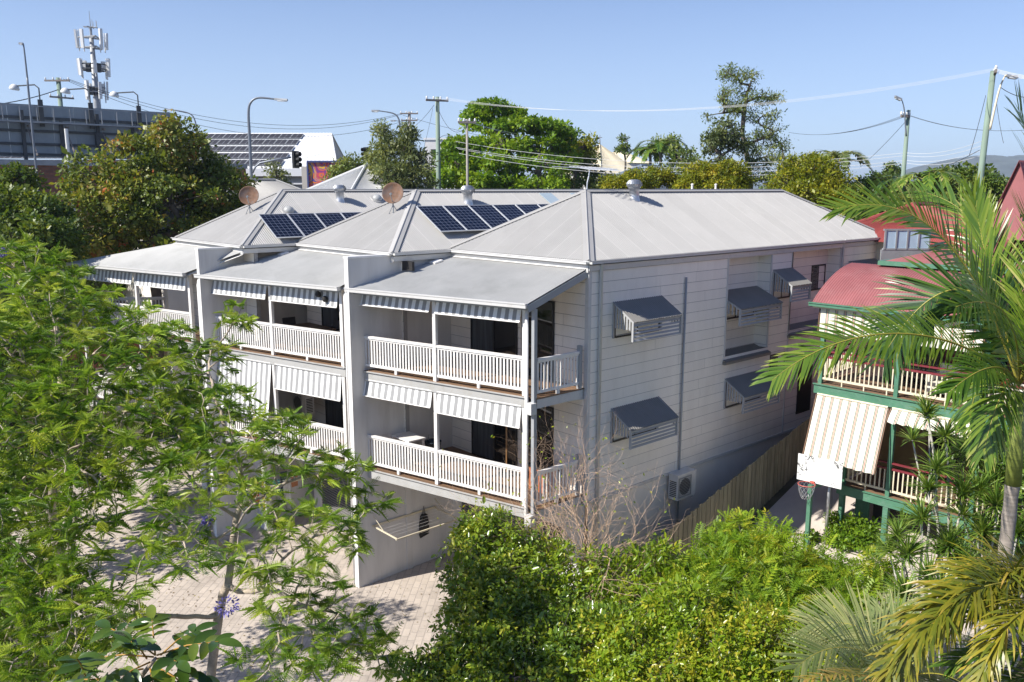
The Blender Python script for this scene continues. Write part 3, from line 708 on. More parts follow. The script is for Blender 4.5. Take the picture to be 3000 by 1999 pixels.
def pot_plant(c, label, pr=.16, ph=.34, n=26, L=.42, col=None):
    root = empty('pot_plant', c, label, 'pot plant'); q = M(); q.lathe(c, [(pr*.7, 0), (pr, ph), (pr*.88, ph), (pr*.8, ph-.05), (0, ph-.05)], 18); q.build('pot', MT['white'], root, smooth=False)
    f = M(); c = np.asarray(c, float)+UP*(ph-.03)
    for i in range(n):
        t = i*2.4; el = .5+.9*random.random(); d = np.array([math.cos(t)*math.cos(el), math.sin(t)*math.cos(el), math.sin(el)]); s = nrm(np.cross(d, UP))*.017; l = L*(.7+.4*random.random())
        m_ = c+d*l*.55; e = c+d*l-UP*.06
        f.quad(c-s*.6, c+s*.6, m_+s, m_-s); f.add([m_-s, m_+s, e], [(0, 1, 2)])
    f.build('leaves', LEAFP, root)
LEAFP = leaf_mat('spiky_leaf', [(0, (.02, .05, .02)), (1, (.05, .09, .04))], .2, coarse=0)
bn = M(); root = empty('bench', (-7.45, -.33, zU), 'small white side bench under the spiky pot plant', 'bench'); bn.box(-7.95, -6.95, -.45, -.15, zU+.55, zU+.59); bn.build('bench_top', MT['white'], root)
for x in (-7.9, -7.0):
    l = M(); l.box(x-.03, x+.03, -.44, -.16, zU, zU+.55); l.build('leg', MT['white'], root)
pot_plant((-7.7, -.3, zU+.59), 'spiky green plant in a white pot on the middle upper veranda')
q = M(); zl = DL+T
root = empty('bin', (-4.35, .35, zl), 'dark blue open tub on the nearest lower veranda', 'tub'); q.lathe((-4.35, .35, zl), [(.17, 0), (.24, .62), (.255, .63), (.24, .64), (.22, .6), (.15, .03), (0, .03)], 20); q.build('tub_body', MT['navy'], root, smooth=True)
h_ = M(); h_.tube([(-4.35-.24, .35, zl+.58), (-4.35-.2, .35, zl+.78), (-4.35+.2, .35, zl+.78), (-4.35+.24, .35, zl+.58)], .01, 6); h_.build('handle', MT['dull'], root)
table((-4.75, -.25, zl), .95, .6, .82, 'white folding table behind the nearest lower balustrade', MT['white'])
root = empty('orange_box', (-.55, 1.2, zl), 'orange storage box at the corner of the nearest lower veranda', 'box'); q = M(); q.box(-.85, -.3, .95, 1.45, zl, zl+.62); q.build('box_body', MT['terra'], root); q = M(); q.box(-.87, -.28, .93, 1.47, zl+.62, zl+.66); q.build('lid', MT['black'], root)
root = empty('garden_umbrella', (-2.05, 1.2, zl), 'closed garden umbrella pole of pale timber on the nearest lower veranda', 'umbrella'); q = M(); q.tube([(-2.05, 1.2, zl), (-2.05, 1.2, zl+1.95)], .022, 8); q.build('pole', pm('pale_timber', (.34, .18, .07), .6), root)
q = M(); q.lathe((-2.05, 1.2, zl), [(.24, 0), (.24, .06), (.05, .09), (0, .09)], 18); q.build('umbrella_base', MT['dark'], root)
for i, (t, zz) in enumerate(((7.0, GUT-.3), (6.72, GUT-.42))):
    p = FP(t, .14, zz); q = M(); q.lathe(p, [(0, -.09), (.05, -.08), (.085, -.03), (.08, .04), (.03, .09), (0, .09)], 14); q.tube([p+UP*.08, p+UP*.3], .004, 4)
    tag(q.build('hanging_lantern', MT['dark'], base=p), ['round dark lantern hanging in front of a striped blind', 'smaller dark lantern hanging at the end of a striped blind'][i], 'lantern')
# wall clotheslines under the lower decks
MT['cream'] = pm('cream_metal', (.62, .55, .40), .5)
def clothesline(X, y0, y1, z, label):
    root = empty('clothesline', (X, (y0+y1)/2, z), label, 'clothesline', 'folding clotheslines on the party walls'); q = M()
    for y in (y0, y1):
        q.bar((X, y, z), (X+1.25, y, z-.0), .03, .04); q.bar((X+.02, y, z+.32), (X+.55, y, z+.01), .015, .015)
    q.bar((X+1.25, y0-.05, z), (X+1.25, y1+.05, z), .04, .04); q.bar((X+.02, y0-.05, z+.02), (X+.02, y1+.05, z+.02), .03, .06)
    q.build('frame', MT['cream'], root); l = M()
    for i in range(1, 6): l.tube([(X+.2*i, y0, z+.02), (X+.2*i, y1, z+.02)], .003, 4)
    l.build('line_wire', MT['white'], root)
clothesline(-5.17, -1.25, .95, -9.72+T, 'cream folding clothesline with a black bag on the nearest party wall')
clothesline(-11.5, -2.7, -.5, -9.72+T, 'folding clothesline full of washing on the farther party wall')
p = np.array([-5.09, .50, -10.48+T]); root = empty('hanging_bag', p, 'black cloth bag hanging from the clothesline', 'bag'); q = M()
prof = [(-.06, .0, .30), (.04, .02, .34), (.34, .05, .28), (.62, .055, .17), (.70, .03, .10)]
for (h0, d0, w0), (h1_, d1, w1) in zip(prof, prof[1:]):
    q.hexa([p+np.array(k) for k in ((-d0*1.5, -w0/2, h0), (d0*1.5, -w0/2, h0), (d0*1.5, w0/2, h0+.06), (-d0*1.5, w0/2, h0+.06), (-d1*1.5, -w1/2, h1_), (d1*1.5, -w1/2, h1_), (d1*1.5, w1/2, h1_), (-d1*1.5, w1/2, h1_))])
q.build('bag_body', MT['black'], root); q = M(); q.tube([p+np.array([0, -.05, .68]), p+np.array([0, .0, .95]), p+np.array([0, .05, .68])], .012, 6); q.build('strap', MT['black'], root)
cl = [(.06, .10, .28), (.55, .08, .05), (.7, .5, .06), (.08, .30, .30), (.5, .5, .5), (.03, .04, .10), (.45, .2, .1)]
nmz = ['dark blue towel', 'red striped cloth', 'yellow cloth', 'teal towel', 'pale grey sheet', 'navy trousers', 'orange cloth']
for i, c in enumerate(cl):
    y0 = -2.6+.29*i; x = -11.5+.2*(1+i % 5); w_ = .26; H = .55+.25*(i % 3); q = M(); z0 = -9.70+T
    for sgn in (-1, 1):
        n = 5
        for j in range(n):
            f0, f1 = j/n, (j+1)/n; L_ = H*(1 if sgn > 0 else .6)
            g_ = lambda y, f: (x+sgn*(.012+.02*math.sin(y*17+f*3)*f), y, z0-L_*f)
            for k in range(3): ya, yb = y0+w_*k/3, y0+w_*(k+1)/3; q.quad(g_(ya, f0), g_(yb, f0), g_(yb, f1), g_(ya, f1))
    tag(q.build('washing', pm('cloth_%s' % nmz[i].replace(' ', '_'), c, .9, .15, 6), base=(x, y0, z0-H)), nmz[i]+' hanging on the farther clothesline', 'washing', 'washing on the line')
# end rail of the far veranda and the reddish fence seen through it
balustrade(h3, FP(19.85, -.1, DK), B(17.6, -2.4, DK), DK, gap=.12); balustrade(h3, FP(19.85, -.1, DL), B(17.6, -2.4, DL), DL, gap=.12)
pa, pb = at(140, 985, 36), at(640, 880, 41); q = M(); L_ = np.linalg.norm((pb-pa)[:2]); dd = nrm([pb[0]-pa[0], pb[1]-pa[1], 0]); zt_ = pa[2]+.9
q.corr((lambda t: np.array([*(pa+dd*t)[:2], zt_-2.6]), lambda t: np.array([*(pa+dd*t)[:2], zt_]), L_), nrm(np.cross(dd, UP)), pitch=.25, amp=.03, sub=4)
tag(q.build('metal_fence', pm('pink_red_sheet', (.42, .12, .11), .6, .1, rnd=.15), base=(*pa[:2], zt_-2.6)), 'pink-red ribbed metal fence seen behind the far veranda', 'fence')
# ================================================================ right-hand neighbour, fence, hoop
MT['green'] = pm('green_paint', (.075, .20, .125), .5, .1, 3, dirt=(.16, .26, .20), dscale=4); MT['cream'] = pm('cream_paint', (.72, .64, .47), .55, .06, 3)
MT['maroon'] = pm('maroon_paint', (.20, .03, .04), .45, .1, 3); MT['redroof'] = pm('red_roof_paint', (.33, .115, .115), .6, .12, 1.5, rnd=.16, dirt=(.36, .17, .165), dscale=.8); MT['redroof2'] = pm('bright_red_roof', (.31, .065, .055), .6, .12, 1.5, rnd=.15)
MT['brownwood'] = pm('brown_timber', (.17, .09, .05), .65, .2, 2, stretch=(5, 5, .6), rnd=.2); MT['ochre'] = pm('ochre_boards', (.30, .20, .085), .7, .15, 2, rnd=.15)
MT['can_c'] = pm('canvas_cream', (.74, .70, .58), .9, .06, 4); MT['can_g'] = pm('canvas_green_stripe', (.12, .17, .13), .9, .1, 5); MT['can_r'] = pm('canvas_red_stripe', (.42, .11, .08), .9, .1, 5)
VX, VY = 3.05, 8.62; ZU, ZL = 11.5-5.51, 11.5-8.32
nb = empty('neighbour_house', (6.5, 11, 2.2), 'green, cream and red two-storey timber house with verandas, right of the row', 'house')
def roofquad(q, a, b, c, d, n, amp=.011, m=0):
    """corrugated: eave a-b, upper edge d-c"""
    a, b, c, d = (np.asarray(k, float) for k in (a, b, c, d)); L = np.linalg.norm(b-a)
    q.corr((lambda t: a+(b-a)*t/L, lambda t: d+(c-d)*t/L, L), nrm(n), amp=amp, m=m)
# curved veranda roof
q = M(); seg = 10; X0, X1 = VX-.15, 12.5; ZG = 11.5-3.15
prof = [(VY-.25+2.15*math.sin(i/seg*math.pi/2)**1.0*1.0, ZG+.92*(1-(1-i/seg)**2.2)) for i in range(seg+1)]
prof = [(VY-.25+2.2*(i/seg)**1.15, ZG+.98*math.sin(i/seg*1.45)/math.sin(1.45)) for i in range(seg+1)]
n = int((X1-X0)/.076*5); vs = []
for i in range(n+1):
    x = X0+(X1-X0)*i/n; k = .011*math.sin(2*math.pi*(x-X0)/.076)
    vs += [(x, y-k*.3, z+k) for y, z in prof]
S1 = seg+1
q.add(vs, [(i*S1+j, (i+1)*S1+j, (i+1)*S1+j+1, i*S1+j+1) for i in range(n) for j in range(seg)], 0, .4)
vr = q.build('veranda_roof', MT['redroof'], nb)
g = M(); g.box(X0-.05, X1, VY-.36, VY-.24, ZG-.10, ZG+.0); g.box(X0-.05, X1, VY-.385, VY-.36, ZG-.02, ZG+.012); g.build('gutter', MT['green'], vr)
f = M(); y1, z1 = prof[-1]
f.add([(X0+.01, y, z-.02) for y, z in prof]+[(X0+.01, y, ZG-.12) for y, z in prof], [(j, j+1, S1+j+1, S1+j) for j in range(seg)]); f.box(X0+.02, X1, VY-.23, VY-.19, ZG-.16, ZG-.02); f.build('end_panel', MT['cream'], vr)
# main roof
zE = 11.5-2.05; q = M(); ex0, ex1, ey0, ey1 = 3.95, 13.5, 10.35, 24
roofquad(q, (ex0, ey0, zE), (ex1, ey0, zE), (ex1-3.2, ey0+3.2, zE+1.0), (ex0+3.2, ey0+3.2, zE+1.0), (0, -.5, 1))
roofquad(q, (ex0, ey1, zE), (ex0, ey0, zE), (ex0+3.2, ey0+3.2, zE+1.0), (ex0+3.2, ey1-3.2, zE+1.0), (-.5, 0, 1))
roofquad(q, (ex1, ey0, zE), (ex1, ey1, zE), (ex1-3.2, ey1-3.2, zE+1.0), (ex1-3.2, ey0+3.2, zE+1.0), (.5, 0, 1))
q.quad((ex0+3.2, ey0+3.2, zE+1.0), (ex1-3.2, ey0+3.2, zE+1.0), (ex1-3.2, ey1-3.2, zE+1.0), (ex0+3.2, ey1-3.2, zE+1.0))
mr = q.build('roof', MT['redroof'], nb); g = M()
g.box(ex0-.12, ex1, ey0-.13, ey0-.01, zE-.1, zE+.02); g.box(ex0-.13, ex0-.01, ey0-.01, ey1, zE-.1, zE+.02); g.build('gutter', MT['green'], mr)
gb = M(); gL, gT = onY(2872, 700, 10.2), onY(2985, 470, 10.2)
roofquad(gb, (gL[0], 18, gL[2]), (gL[0], 10.2, gL[2]), (gT[0], 10.2, gT[2]), (gT[0], 18, gT[2]), (-.7, 0, 1))
roofquad(gb, (2*gT[0]-gL[0], 10.2, gL[2]), (2*gT[0]-gL[0], 18, gL[2]), (gT[0], 18, gT[2]), (gT[0], 10.2, gT[2]), (.7, 0, 1))
gb.poly([(gL[0]+.1, 10.3, gL[2]), (2*gT[0]-gL[0]-.1, 10.3, gL[2]), (gT[0], 10.3, gT[2]-.06)])
gb.build('gable_roof', MT['redroof'], nb)
# walls
q = M(); q.box(4.0, 13, 10.75, 10.9, ZU, zE-.05); q.box(4.0, 4.12, 10.9, 23.5, ZL-.6, zE-.05); q.build('upper_wall', MT['maroon'], nb)
q = M(); q.box(4.0, 13, 10.75, 10.9, ZL, ZU-.3); q.build('lower_wall', MT['ochre'], nb)
for x0, x1, z0, z1 in ((4.6, 5.6, ZU, ZU+2), (6.2, 7.3, ZU, ZU+2), (8, 9, ZU+.7, ZU+2), (5.5, 6.5, ZL, ZL+2.05), (7.0, 8.3, ZL, ZL+2.05)):
    d = M(); d.box(x0-.07, x0, 10.69, 10.74, z0+.01, z1+.07); d.box(x1, x1+.07, 10.69, 10.74, z0+.01, z1+.07); d.box(x0, x1, 10.69, 10.74, z1, z1+.07); d.box((x0+x1)/2-.03, (x0+x1)/2+.03, 10.7, 10.735, z0+.01, z1); dd = d.build('door_frame', MT['brownwood'], nb)
    d = M(); d.box(x0, x1, 10.71, 10.72, z0+.01, z1); d.build('door_glass', MT['glass'], dd)
wg = M(); 
for i in range(4):
    wg.box(4.0+.9*i, 4.05+.9*i, 10.2, 10.26, zE-.0+.35, zE+.9)
# decks, posts, rails
for zd in (ZU, ZL):
    x0 = VX if zd == ZU else VX+.9
    d = M()
    for i in range(15): d.box(x0, 13, VY+.0+i*.145, VY+.135+i*.145, zd-.03, zd)
    dk = d.build('deck', MT['deck'], nb)
    b = M(); b.box(x0-.05, 13, VY-.03, VY+.03, zd-.29, zd-.035); b.box(x0-.04, x0+.02, VY+.03, VY+2.1, zd-.29, zd-.035); b.box(x0-.07, 13, VY-.07, VY+.0, zd-.034, zd-.004); b.build('edge_beam', MT['green'], dk)
    zt = (ZG-.14) if zd == ZU else ZU-.3
    for i, x in enumerate((3.15, 5.32, 7.46, 9.6, 11.8)):
        if zd == ZL and i == 0: x = x0+.1
        p = M(); p.box(x-.055, x+.055, VY+.0, VY+.11, zd, zt); p.build('post', MT['green'], nb)
    xs_ = [3.15 if zd == ZU else x0+.1, 5.32, 7.46, 9.6, 11.8]
    for a, b_ in zip(xs_, xs_[1:]):
        r = M(); r.box(a+.05, b_-.05, VY+.03, VY+.09, zd+.76, zd+.81, 0); r.box(a+.05, b_-.05, VY+.02, VY+.10, zd+.93, zd+.97, 0); r.box(a+.05, b_-.05, VY+.035, VY+.085, zd+.13, zd+.19, 1)
        k = int((b_-a)/.125)
        for j in range(1, k): xx = a+(b_-a)*j/k; r.box(xx-.016, xx+.016, VY+.045, VY+.077, zd+.19 if j % 5 else zd, zd+.76, 1)
        r.build('balustrade', [MT['maroon'], MT['cream']], nb)
    r = M(); r.box(x0+.03, x0+.09, VY+.1, VY+2.05, zd+.76, zd+.81, 0); r.box(x0+.02, x0+.10, VY+.1, VY+2.05, zd+.93, zd+.97, 0); r.box(x0+.035, x0+.085, VY+.1, VY+2.05, zd+.13, zd+.19, 1)
    for j in range(1, 16): yy = VY+.1+1.95*j/16; r.box(x0+.045, x0+.077, yy-.016, yy+.016, zd+.19, zd+.76, 1)
    r.build('balustrade', [MT['maroon'], MT['cream']], nb)
    c = M(); c.box(x0+.05, 13, VY+.1, 10.7, zd-.33, zd-.30); c.build('ceiling_lining', MT['brownwood'], dk)
for x, y in ((4.05, VY+.05), (5.32, VY+.05), (7.46, VY+.05), (4.05, 10.7), (9.6, VY+.05)):
    p = M(); p.box(x-.07, x+.07, y-.07, y+.07, 1.3, ZL-.3); p.build('stump', MT['green'], nb)
q = M(); q.box(4.55, 13, 9.6, 9.7, .8, ZL-.3); q.build('under_floor_shade_sheet', MT['dark'], nb); q = M(); q.box(4.15, 4.55, 9.3, 9.36, .8, ZL-.3); q.build('under_floor_panel', MT['green'], nb)  # near-black sheet stands in for the shaded void under the floor
# louvred sunroom window behind
p0, p1 = at(2585, 735, 27.5), at(2735, 735, 28.5); q = M(); h_ = 1.0
d_ = nrm(p1-p0); L = np.linalg.norm(p1-p0); sr = M()
sr.box(4.3, 8.3, 23.9, 24.0, zE-.4, zE+.02); sr.build('rear_eave', MT['green'], nb)
# striped canvas
def cream_blind(x0, x1, yT, zT, yB, zB, label, scallop=0.):
    root = empty('canvas_awning', ((x0+x1)/2, yT, zT), label, 'awning blind', 'cream striped awnings on the green veranda'); q = M(); pat = [(0, .165), (1, .024), (0, .012), (2, .02), (0, .012), (1, .024)]; x = x0; i = 0; seg = 6
    while x < x1-1e-6:
        m, w_ = pat[i % 6]; xe = min(x1, x+w_); i += 1
        for j in range(seg):
            def pt(xx, f): wv = .018*math.sin(xx*9)*f; return (xx, yT+(yB-yT)*f+wv, zT+(zB-zT)*f-(scallop*abs(math.sin(xx*13)) if f == 1 else 0)+.02*math.sin(f*math.pi))
            q.quad(pt(x, j/seg), pt(xe, j/seg), pt(xe, (j+1)/seg), pt(x, (j+1)/seg), m)
        x = xe
    q.build('canvas', [MT['can_c'], MT['can_g'], MT['can_r']], root)
    r = M(); r.tube([(x0, yT, zT+.02), (x1, yT, zT+.02)], .03, 8); r.build('roller', MT['cream'], root)
    
    for xx in (x0-.03, x1+.03): s = M(); s.bar((xx, yT, zT), (xx, yB, zB), .03, .03); s.build('side_arm', MT['brownwood'], root)
cream_blind(3.12, 7.4, VY-.14, ZG-.13, VY-.17, ZG-.85, 'short cream awning with green stripes under the curved red roof')
cream_blind(3.14, 5.18, VY-.05, ZU-.32, VY-.62, ZU-2.05, 'long cream awning with red and green stripes sloping out behind the hoop board', .03)
cream_blind(5.3, 7.5, VY-.05, ZU-.32, VY-.30, ZU-.62, 'rolled-up cream awning with a scalloped edge below the green beam', .05)
# veranda furniture
root = empty('sofa', (6.5, 9.6, ZU), 'cream cushioned sofa on the green veranda', 'sofa'); q = M(); q.box(5.9, 7.1, 9.3, 9.95, ZU+.15, ZU+.42); q.build('seat', MT['can_c'], root); q = M(); q.box(5.9, 7.1, 9.95, 10.12, ZU+.15, ZU+.85); q.build('backrest', MT['can_c'], root)
for x in (5.8, 7.12): q = M(); q.box(x, x+.1, 9.3, 10.1, ZU, ZU+.6); q.build('armrest', MT['can_c'], root)
table((8.1, 9.25, ZU), 1.3, .7, .68, 'white table with bits and pieces on the green veranda', MT['white'])
for x, c, r_, h_, nm in ((7.75, (.5, .05, .04), .09, .09, 'small red bowl on the white veranda table'), (8.05, (.7, .7, .68), .05, .12, 'white mug on the white veranda table'), (8.35, (.55, .5, .06), .06, .2, 'yellow jar on the white veranda table')):
    q = M(); q.lathe((x, 9.2, ZU+.68), [(r_*.7, 0), (r_, h_), (r_*.9, h_), (r_*.6, .01), (0, .01)], 14); tag(q.build('tableware', pm('ware_'+nm.split()[1], c, .4), base=(x, 9.2, ZU+.68)), nm, nm.split()[2] if nm.split()[2] != 'on' else nm.split()[1])
# ---------------------------------------------------------------- paling fence
fe = empty('paling_fence', (1.45, 6, 1), 'weathered timber paling fence climbing beside the long side wall', 'fence')
q = M(); y = -1.5
while y < 14.8:
    zt = max(gz(y)+1.45, .0)+.05*random.random(); zt = 11.5-8.85+(y-5.5)*.256 if y > 2 else 11.5-8.85-3.5*.256+(y-2)*.06
    x = 1.45+(.016 if int(round(y/.105)) % 2 else 0); zt += random.uniform(-.03, .03)
    q.box(x, x+.015, y, y+.125, gz(y)-.1, zt, 0, random.random()); y += .105
q.build('palings', MT['fence'], fe)
q = M()
for a, b in zip(np.arange(-1.5, 14.6, 2.3), np.arange(.8, 16, 2.3)):
    for k in (.3, 1.1): q.bar((1.40, a, gz(a)+k), (1.40, b, gz(b)+k), .08, .04)
q.build('rail', MT['fence'], fe)
for a in np.arange(-1.5, 15, 2.3): p = M(); p.box(1.28, 1.38, a-.05, a+.05, gz(a)-.2, gz(a)+1.35); p.build('post', MT['fence'], fe)
# ---------------------------------------------------------------- basketball hoop
hp = np.array([3.62, 7.62, gz(7.62)]); root = empty('basketball_hoop', hp, 'scuffed white basketball backboard with a red ring on a green post', 'basketball hoop')
q = M(); zb = 11.5-7.78; q.obox((3.62, 7.62, (hp[2]+zb-.42)/2), (.055, 0, 0), (0, .055, 0), UP*(zb-.42-hp[2])/2); q.bar((3.62, 7.62, zb-.5), (3.75, 7.95, zb-.45), .07, .08); q.build('post', MT['green'], root)
p = M(); p.tube([(3.95, 8.05, gz(8.05)), (3.95, 8.05, zb+.2)], .045, 10); p.build('support_pole', MT['steel'], root, smooth=True)
p = M(); p.tube([(4.06, 8.08, gz(8.1)+1.1), (4.05, 7.98, zb-.3)], .012, 6); p.build('strap', MT['black'], root)
def board_mat():
    m, nt, bs = base_mat('scuffed_white_board')
    w_ = N(nt, 'ShaderNodeTexNoise'); w_.inputs['Scale'].default_value = 2.6; w_.inputs['Detail'].default_value = 7; w_.inputs['Distortion'].default_value = 2.2; w_.inputs['Roughness'].default_value = .55
    tc = N(nt, 'ShaderNodeTexCoord'); nt.links.new(tc.outputs['Object'], w_.inputs[0])
    l = ramp(nt, w_.outputs[0], [(.47, (0, 0, 0)), (.485, (1, 1, 1)), (.515, (1, 1, 1)), (.53, (0, 0, 0))]); g_ = ramp(nt, noise(nt, 2.1, 2), [(.50, (0, 0, 0)), (.55, (1, 1, 1))])
    k = mixc(nt, 1., l, g_, 'MULTIPLY'); c = mixc(nt, k, (.80, .80, .78, 1), (.05, .05, .05, 1)); nt.links.new(c, bs.inputs['Base Color']); bs.inputs['Roughness'].default_value = .5; return m
bx = nrm([1, .10, 0]); by = nrm(np.cross(UP, bx)); q = M(); q.obox((3.79, 7.74, zb), bx*.635, by*.012, UP*.38); q.build('backboard', board_mat(), root)
rc = np.array([3.60, 7.42, zb-.36]); q = M(); q.tube([rc+np.array([math.cos(t), math.sin(t), 0])*.23 for t in np.linspace(0, 2*math.pi, 29)], .011, 6, cap=False); q.obox(rc+np.array([.03, .28, .0]), (.06, 0, 0), (0, .05, 0), (0, 0, .03)); q.build('ring', pm('ring_red', (.55, .10, .07), .5), root)
nt_ = M(); K = 12
for i in range(K):
    for s in (-1, 1):
        pts = []
        for j in range(6):
            f = j/5; t = 2*math.pi*(i+s*.5*j)/K; r_ = .225-.12*f+.03*math.sin(f*3); pts.append(rc+np.array([math.cos(t)*r_, math.sin(t)*r_, -.42*f]))
        nt_.tube(pts, .0055, 4)
nt_.build('chain_net', MT['steel'], root)
# ================================================================ everything beyond the roofs
def gzp(p): return gz(p[1])
def on_ground(x, D):
    p = at(x, 560, D); p[2] = gzp(p); return p
MT['pole'] = pm('treated_pole', (.20, .27, .21), .8, .18, 1.5, stretch=(6, 6, .5), dirt=(.30, .30, .25), dscale=.8); MT['polegrey'] = pm('weathered_pole', (.32, .29, .26), .85, .18, 2, stretch=(6, 6, .5)); MT['armwood'] = pm('crossarm_timber', (.22, .19, .17), .85, .2, 3)
MT['panelwhite'] = pm('antenna_white', (.72, .72, .70), .5, .04); MT['bboard'] = pm('billboard_sheet', (.30, .34, .37), .55, .14, .6, dirt=(.20, .23, .25), dscale=.5, metal=.2, rnd=.12); MT['bframe'] = pm('billboard_steel', (.055, .06, .065), .6, .2)
MT['whiteroof'] = pm('white_roof_sheet', (.82, .82, .82), .5, .03, .4); MT['paleroof'] = pm('pale_roof_sheet', (.62, .62, .61), .5, .04, .6, rnd=.05); MT['beige'] = pm('beige_wall', (.50, .46, .40), .8, .06, .5)
def brick_mat():
    m, nt, bs = base_mat('brick'); tc = N(nt, 'ShaderNodeTexCoord'); br = N(nt, 'ShaderNodeTexBrick'); br.inputs['Scale'].default_value = 1; br.inputs['Brick Width'].default_value = .46; br.inputs['Row Height'].default_value = .17; br.inputs['Mortar Size'].default_value = .018
    br.inputs['Color1'].default_value = (.36, .145, .085, 1); br.inputs['Color2'].default_value = (.25, .10, .065, 1); br.inputs['Mortar'].default_value = (.20, .13, .10, 1)
    nt.links.new(tc.outputs['UV'], br.inputs[0]); nt.links.new(mixc(nt, 1., br.outputs[0], ramp(nt, noise(nt, .4, 6), [(.3, (.75, .75, .75)), (.7, (1.15, 1.1, 1.05))]), 'MULTIPLY'), bs.inputs['Base Color']); bs.inputs['Roughness'].default_value = .9; return m
MT['brick'] = brick_mat()
def uvwall(o, L, H):
    uv = o.data.uv_layers.new(name='UVMap')
    for p in o.data.polygons:
        for li in p.loop_indices:
            co_ = o.data.vertices[o.data.loops[li].vertex_index].co; uv.data[li].uv = (co_.y+co_.x*.6, co_.z)
VV = np.array([0, 1., 0]); UU = np.array([-1., 0, 0])
# ---- billboard seen from behind
bb0 = at(0, 301, 62)-VV*7; L = 19.2; zt = at(0, 301, 62)[2]; zb = at(0, 459, 62)[2]; root = empty('billboard', (*bb0[:2], zb), 'large grey billboard seen from behind, with steel frame, catwalk and lamps', 'billboard')
H = zt-zb; X = bb0[0]; Y0 = bb0[1]; q = M(); k = 13
for i in range(k): q.box(X-.10, X-.03, Y0+L*i/k+.01, Y0+L*(i+1)/k-.01, zb, zt)
q.build('sheeting', MT['bboard'], root)
f = M()
for z in (zt-H*.25, zt-H*.5, zt-H*.75, zb+.2): f.box(X, X+.14, Y0, Y0+L, z-.09, z+.09)
for i in range(8): y = Y0+.6+i*2.55; f.box(X+.14, X+.30, y-.12, y+.12, zb-.2, zt-H*.12 if i % 2 else zt-H*.3)
f.box(X+.14, X+.55, Y0+13.1, Y0+13.8, zt-H*.75, zt-H*.5); f.build('steel_frame', MT['bframe'], root)
for i in range(8): st = M(); y = Y0+.9+i*2.55; st.bar((X+.3, y, zt-H*.48), (X+2.3, y, zb+.05), .09, .09); st.box(X+.3, X+.95, y-.05, y+.05, zt-H*.44, zt-H*.40); st.build('raking_strut', MT['armwood'], root)
c = M(); c.box(X+.3, X+1.0, Y0, Y0+L, zt-H*.36, zt-H*.33); c.box(X+.94, X+1.0, Y0, Y0+L, zt-.22, zt-.16)
for i in range(18): y = Y0+.3+i*1.1; c.box(X+.94, X+.99, y-.03, y+.03, zt-H*.33, zt-.18)
c.build('catwalk_rail', MT['dull'], root)
for i, px in enumerate((275, 620, 950)):
    # lamp arms stand on posts behind the sheet
    pl_ = onX(px/2.351, 690/2.351, X+.35); y = pl_[1]; rt = empty('billboard_lamp', (X+.35, y, zt), ['white floodlight on a bent arm above the billboard, farthest left', 'white floodlight on a bent arm above the middle of the billboard', 'white floodlight on a bent arm above the right end of the billboard'][i], 'floodlight', 'floodlights on the billboard')
    q = M(); q.box(X+.28, X+.42, y-.16, y+.16, zt-H*.42, zt+.35); q.build('post', MT['bframe'], rt)
    q = M(); hd = np.array([X-1.2, y-1.25, zt+1.25]); q.tube([(X+.35, y, zt+.35), (X+.35, y, zt+1.15), (X+.1, y-.2, zt+1.4), hd+np.array([.08, .1, .1])], .05, 6); q.build('arm', MT['bframe'], rt)
    q = M(); q.lathe(hd, [(0, -.2), (.33, -.18), (.36, -.08), (.28, .10), (.13, .22), (0, .24)], 14, axis=nrm([.2, .1, 1])); q.build('lamp_head', MT['panelwhite'], rt, smooth=True)
# ---- brick building under it
bz = zb-.35; xb = X+2.6; rt = empty('brick_building', (xb, Y0+8, gz(Y0)), 'red-brown brick building with a pale parapet under the billboard', 'building')
q = M(); q.box(xb-14, xb, Y0-6, Y0+24, gz(Y0)-6, bz-.3); o = q.build('wall', MT['brick'], rt); uvwall(o, 0, 0)
q = M(); q.box(xb-14, xb+.12, Y0-6.1, Y0+24.1, bz-.3, bz+.08); q.build('parapet_capping', MT['dull'], rt)
q = M(); p = onX(480/2.351, 1150/2.351, xb+.15); q.tube([(xb+.12, p[1], p[2]-5), (xb+.12, p[1], p[2]+2.7)], .13, 8); q.build('downpipe', MT['panelwhite'], rt)
# ---- tower
D = 88; tb = on_ground(290, D); tt = at(268, 85, D); rt = empty('cell_tower', tb, 'grey mobile phone tower with three rings of white antennas', 'tower')
ax = np.array([tb[0], tb[1], 0]); px0 = at(284, 300, D); ax = np.array([px0[0], px0[1], 0])
def tp(y): return at(284, y, D)[2]
q = M(); q.tube([ax+UP*(tb[2]-1), ax+UP*tp(310), ax+UP*tp(112)], [.5, .36, .20], 12); q.build('monopole', MT['dull'], rt, smooth=True)
q = M(); q.tube([ax+UP*tp(112), ax+UP*tp(80)], .12, 6); q.tube([ax+UP*tp(80), ax+UP*tp(32)], [.05, .02], 5)
for a in range(4): t = a*.8; d_ = np.array([math.cos(t), math.sin(t), 0]); q.tube([ax+UP*tp(80)-d_*.7, ax+UP*tp(80)+d_*.7], .035, 5); q.tube([ax+UP*tp(82)+d_*.6, ax+UP*tp(60)+d_*.6], .025, 4)
q.build('top_mast', MT['dull'], rt)
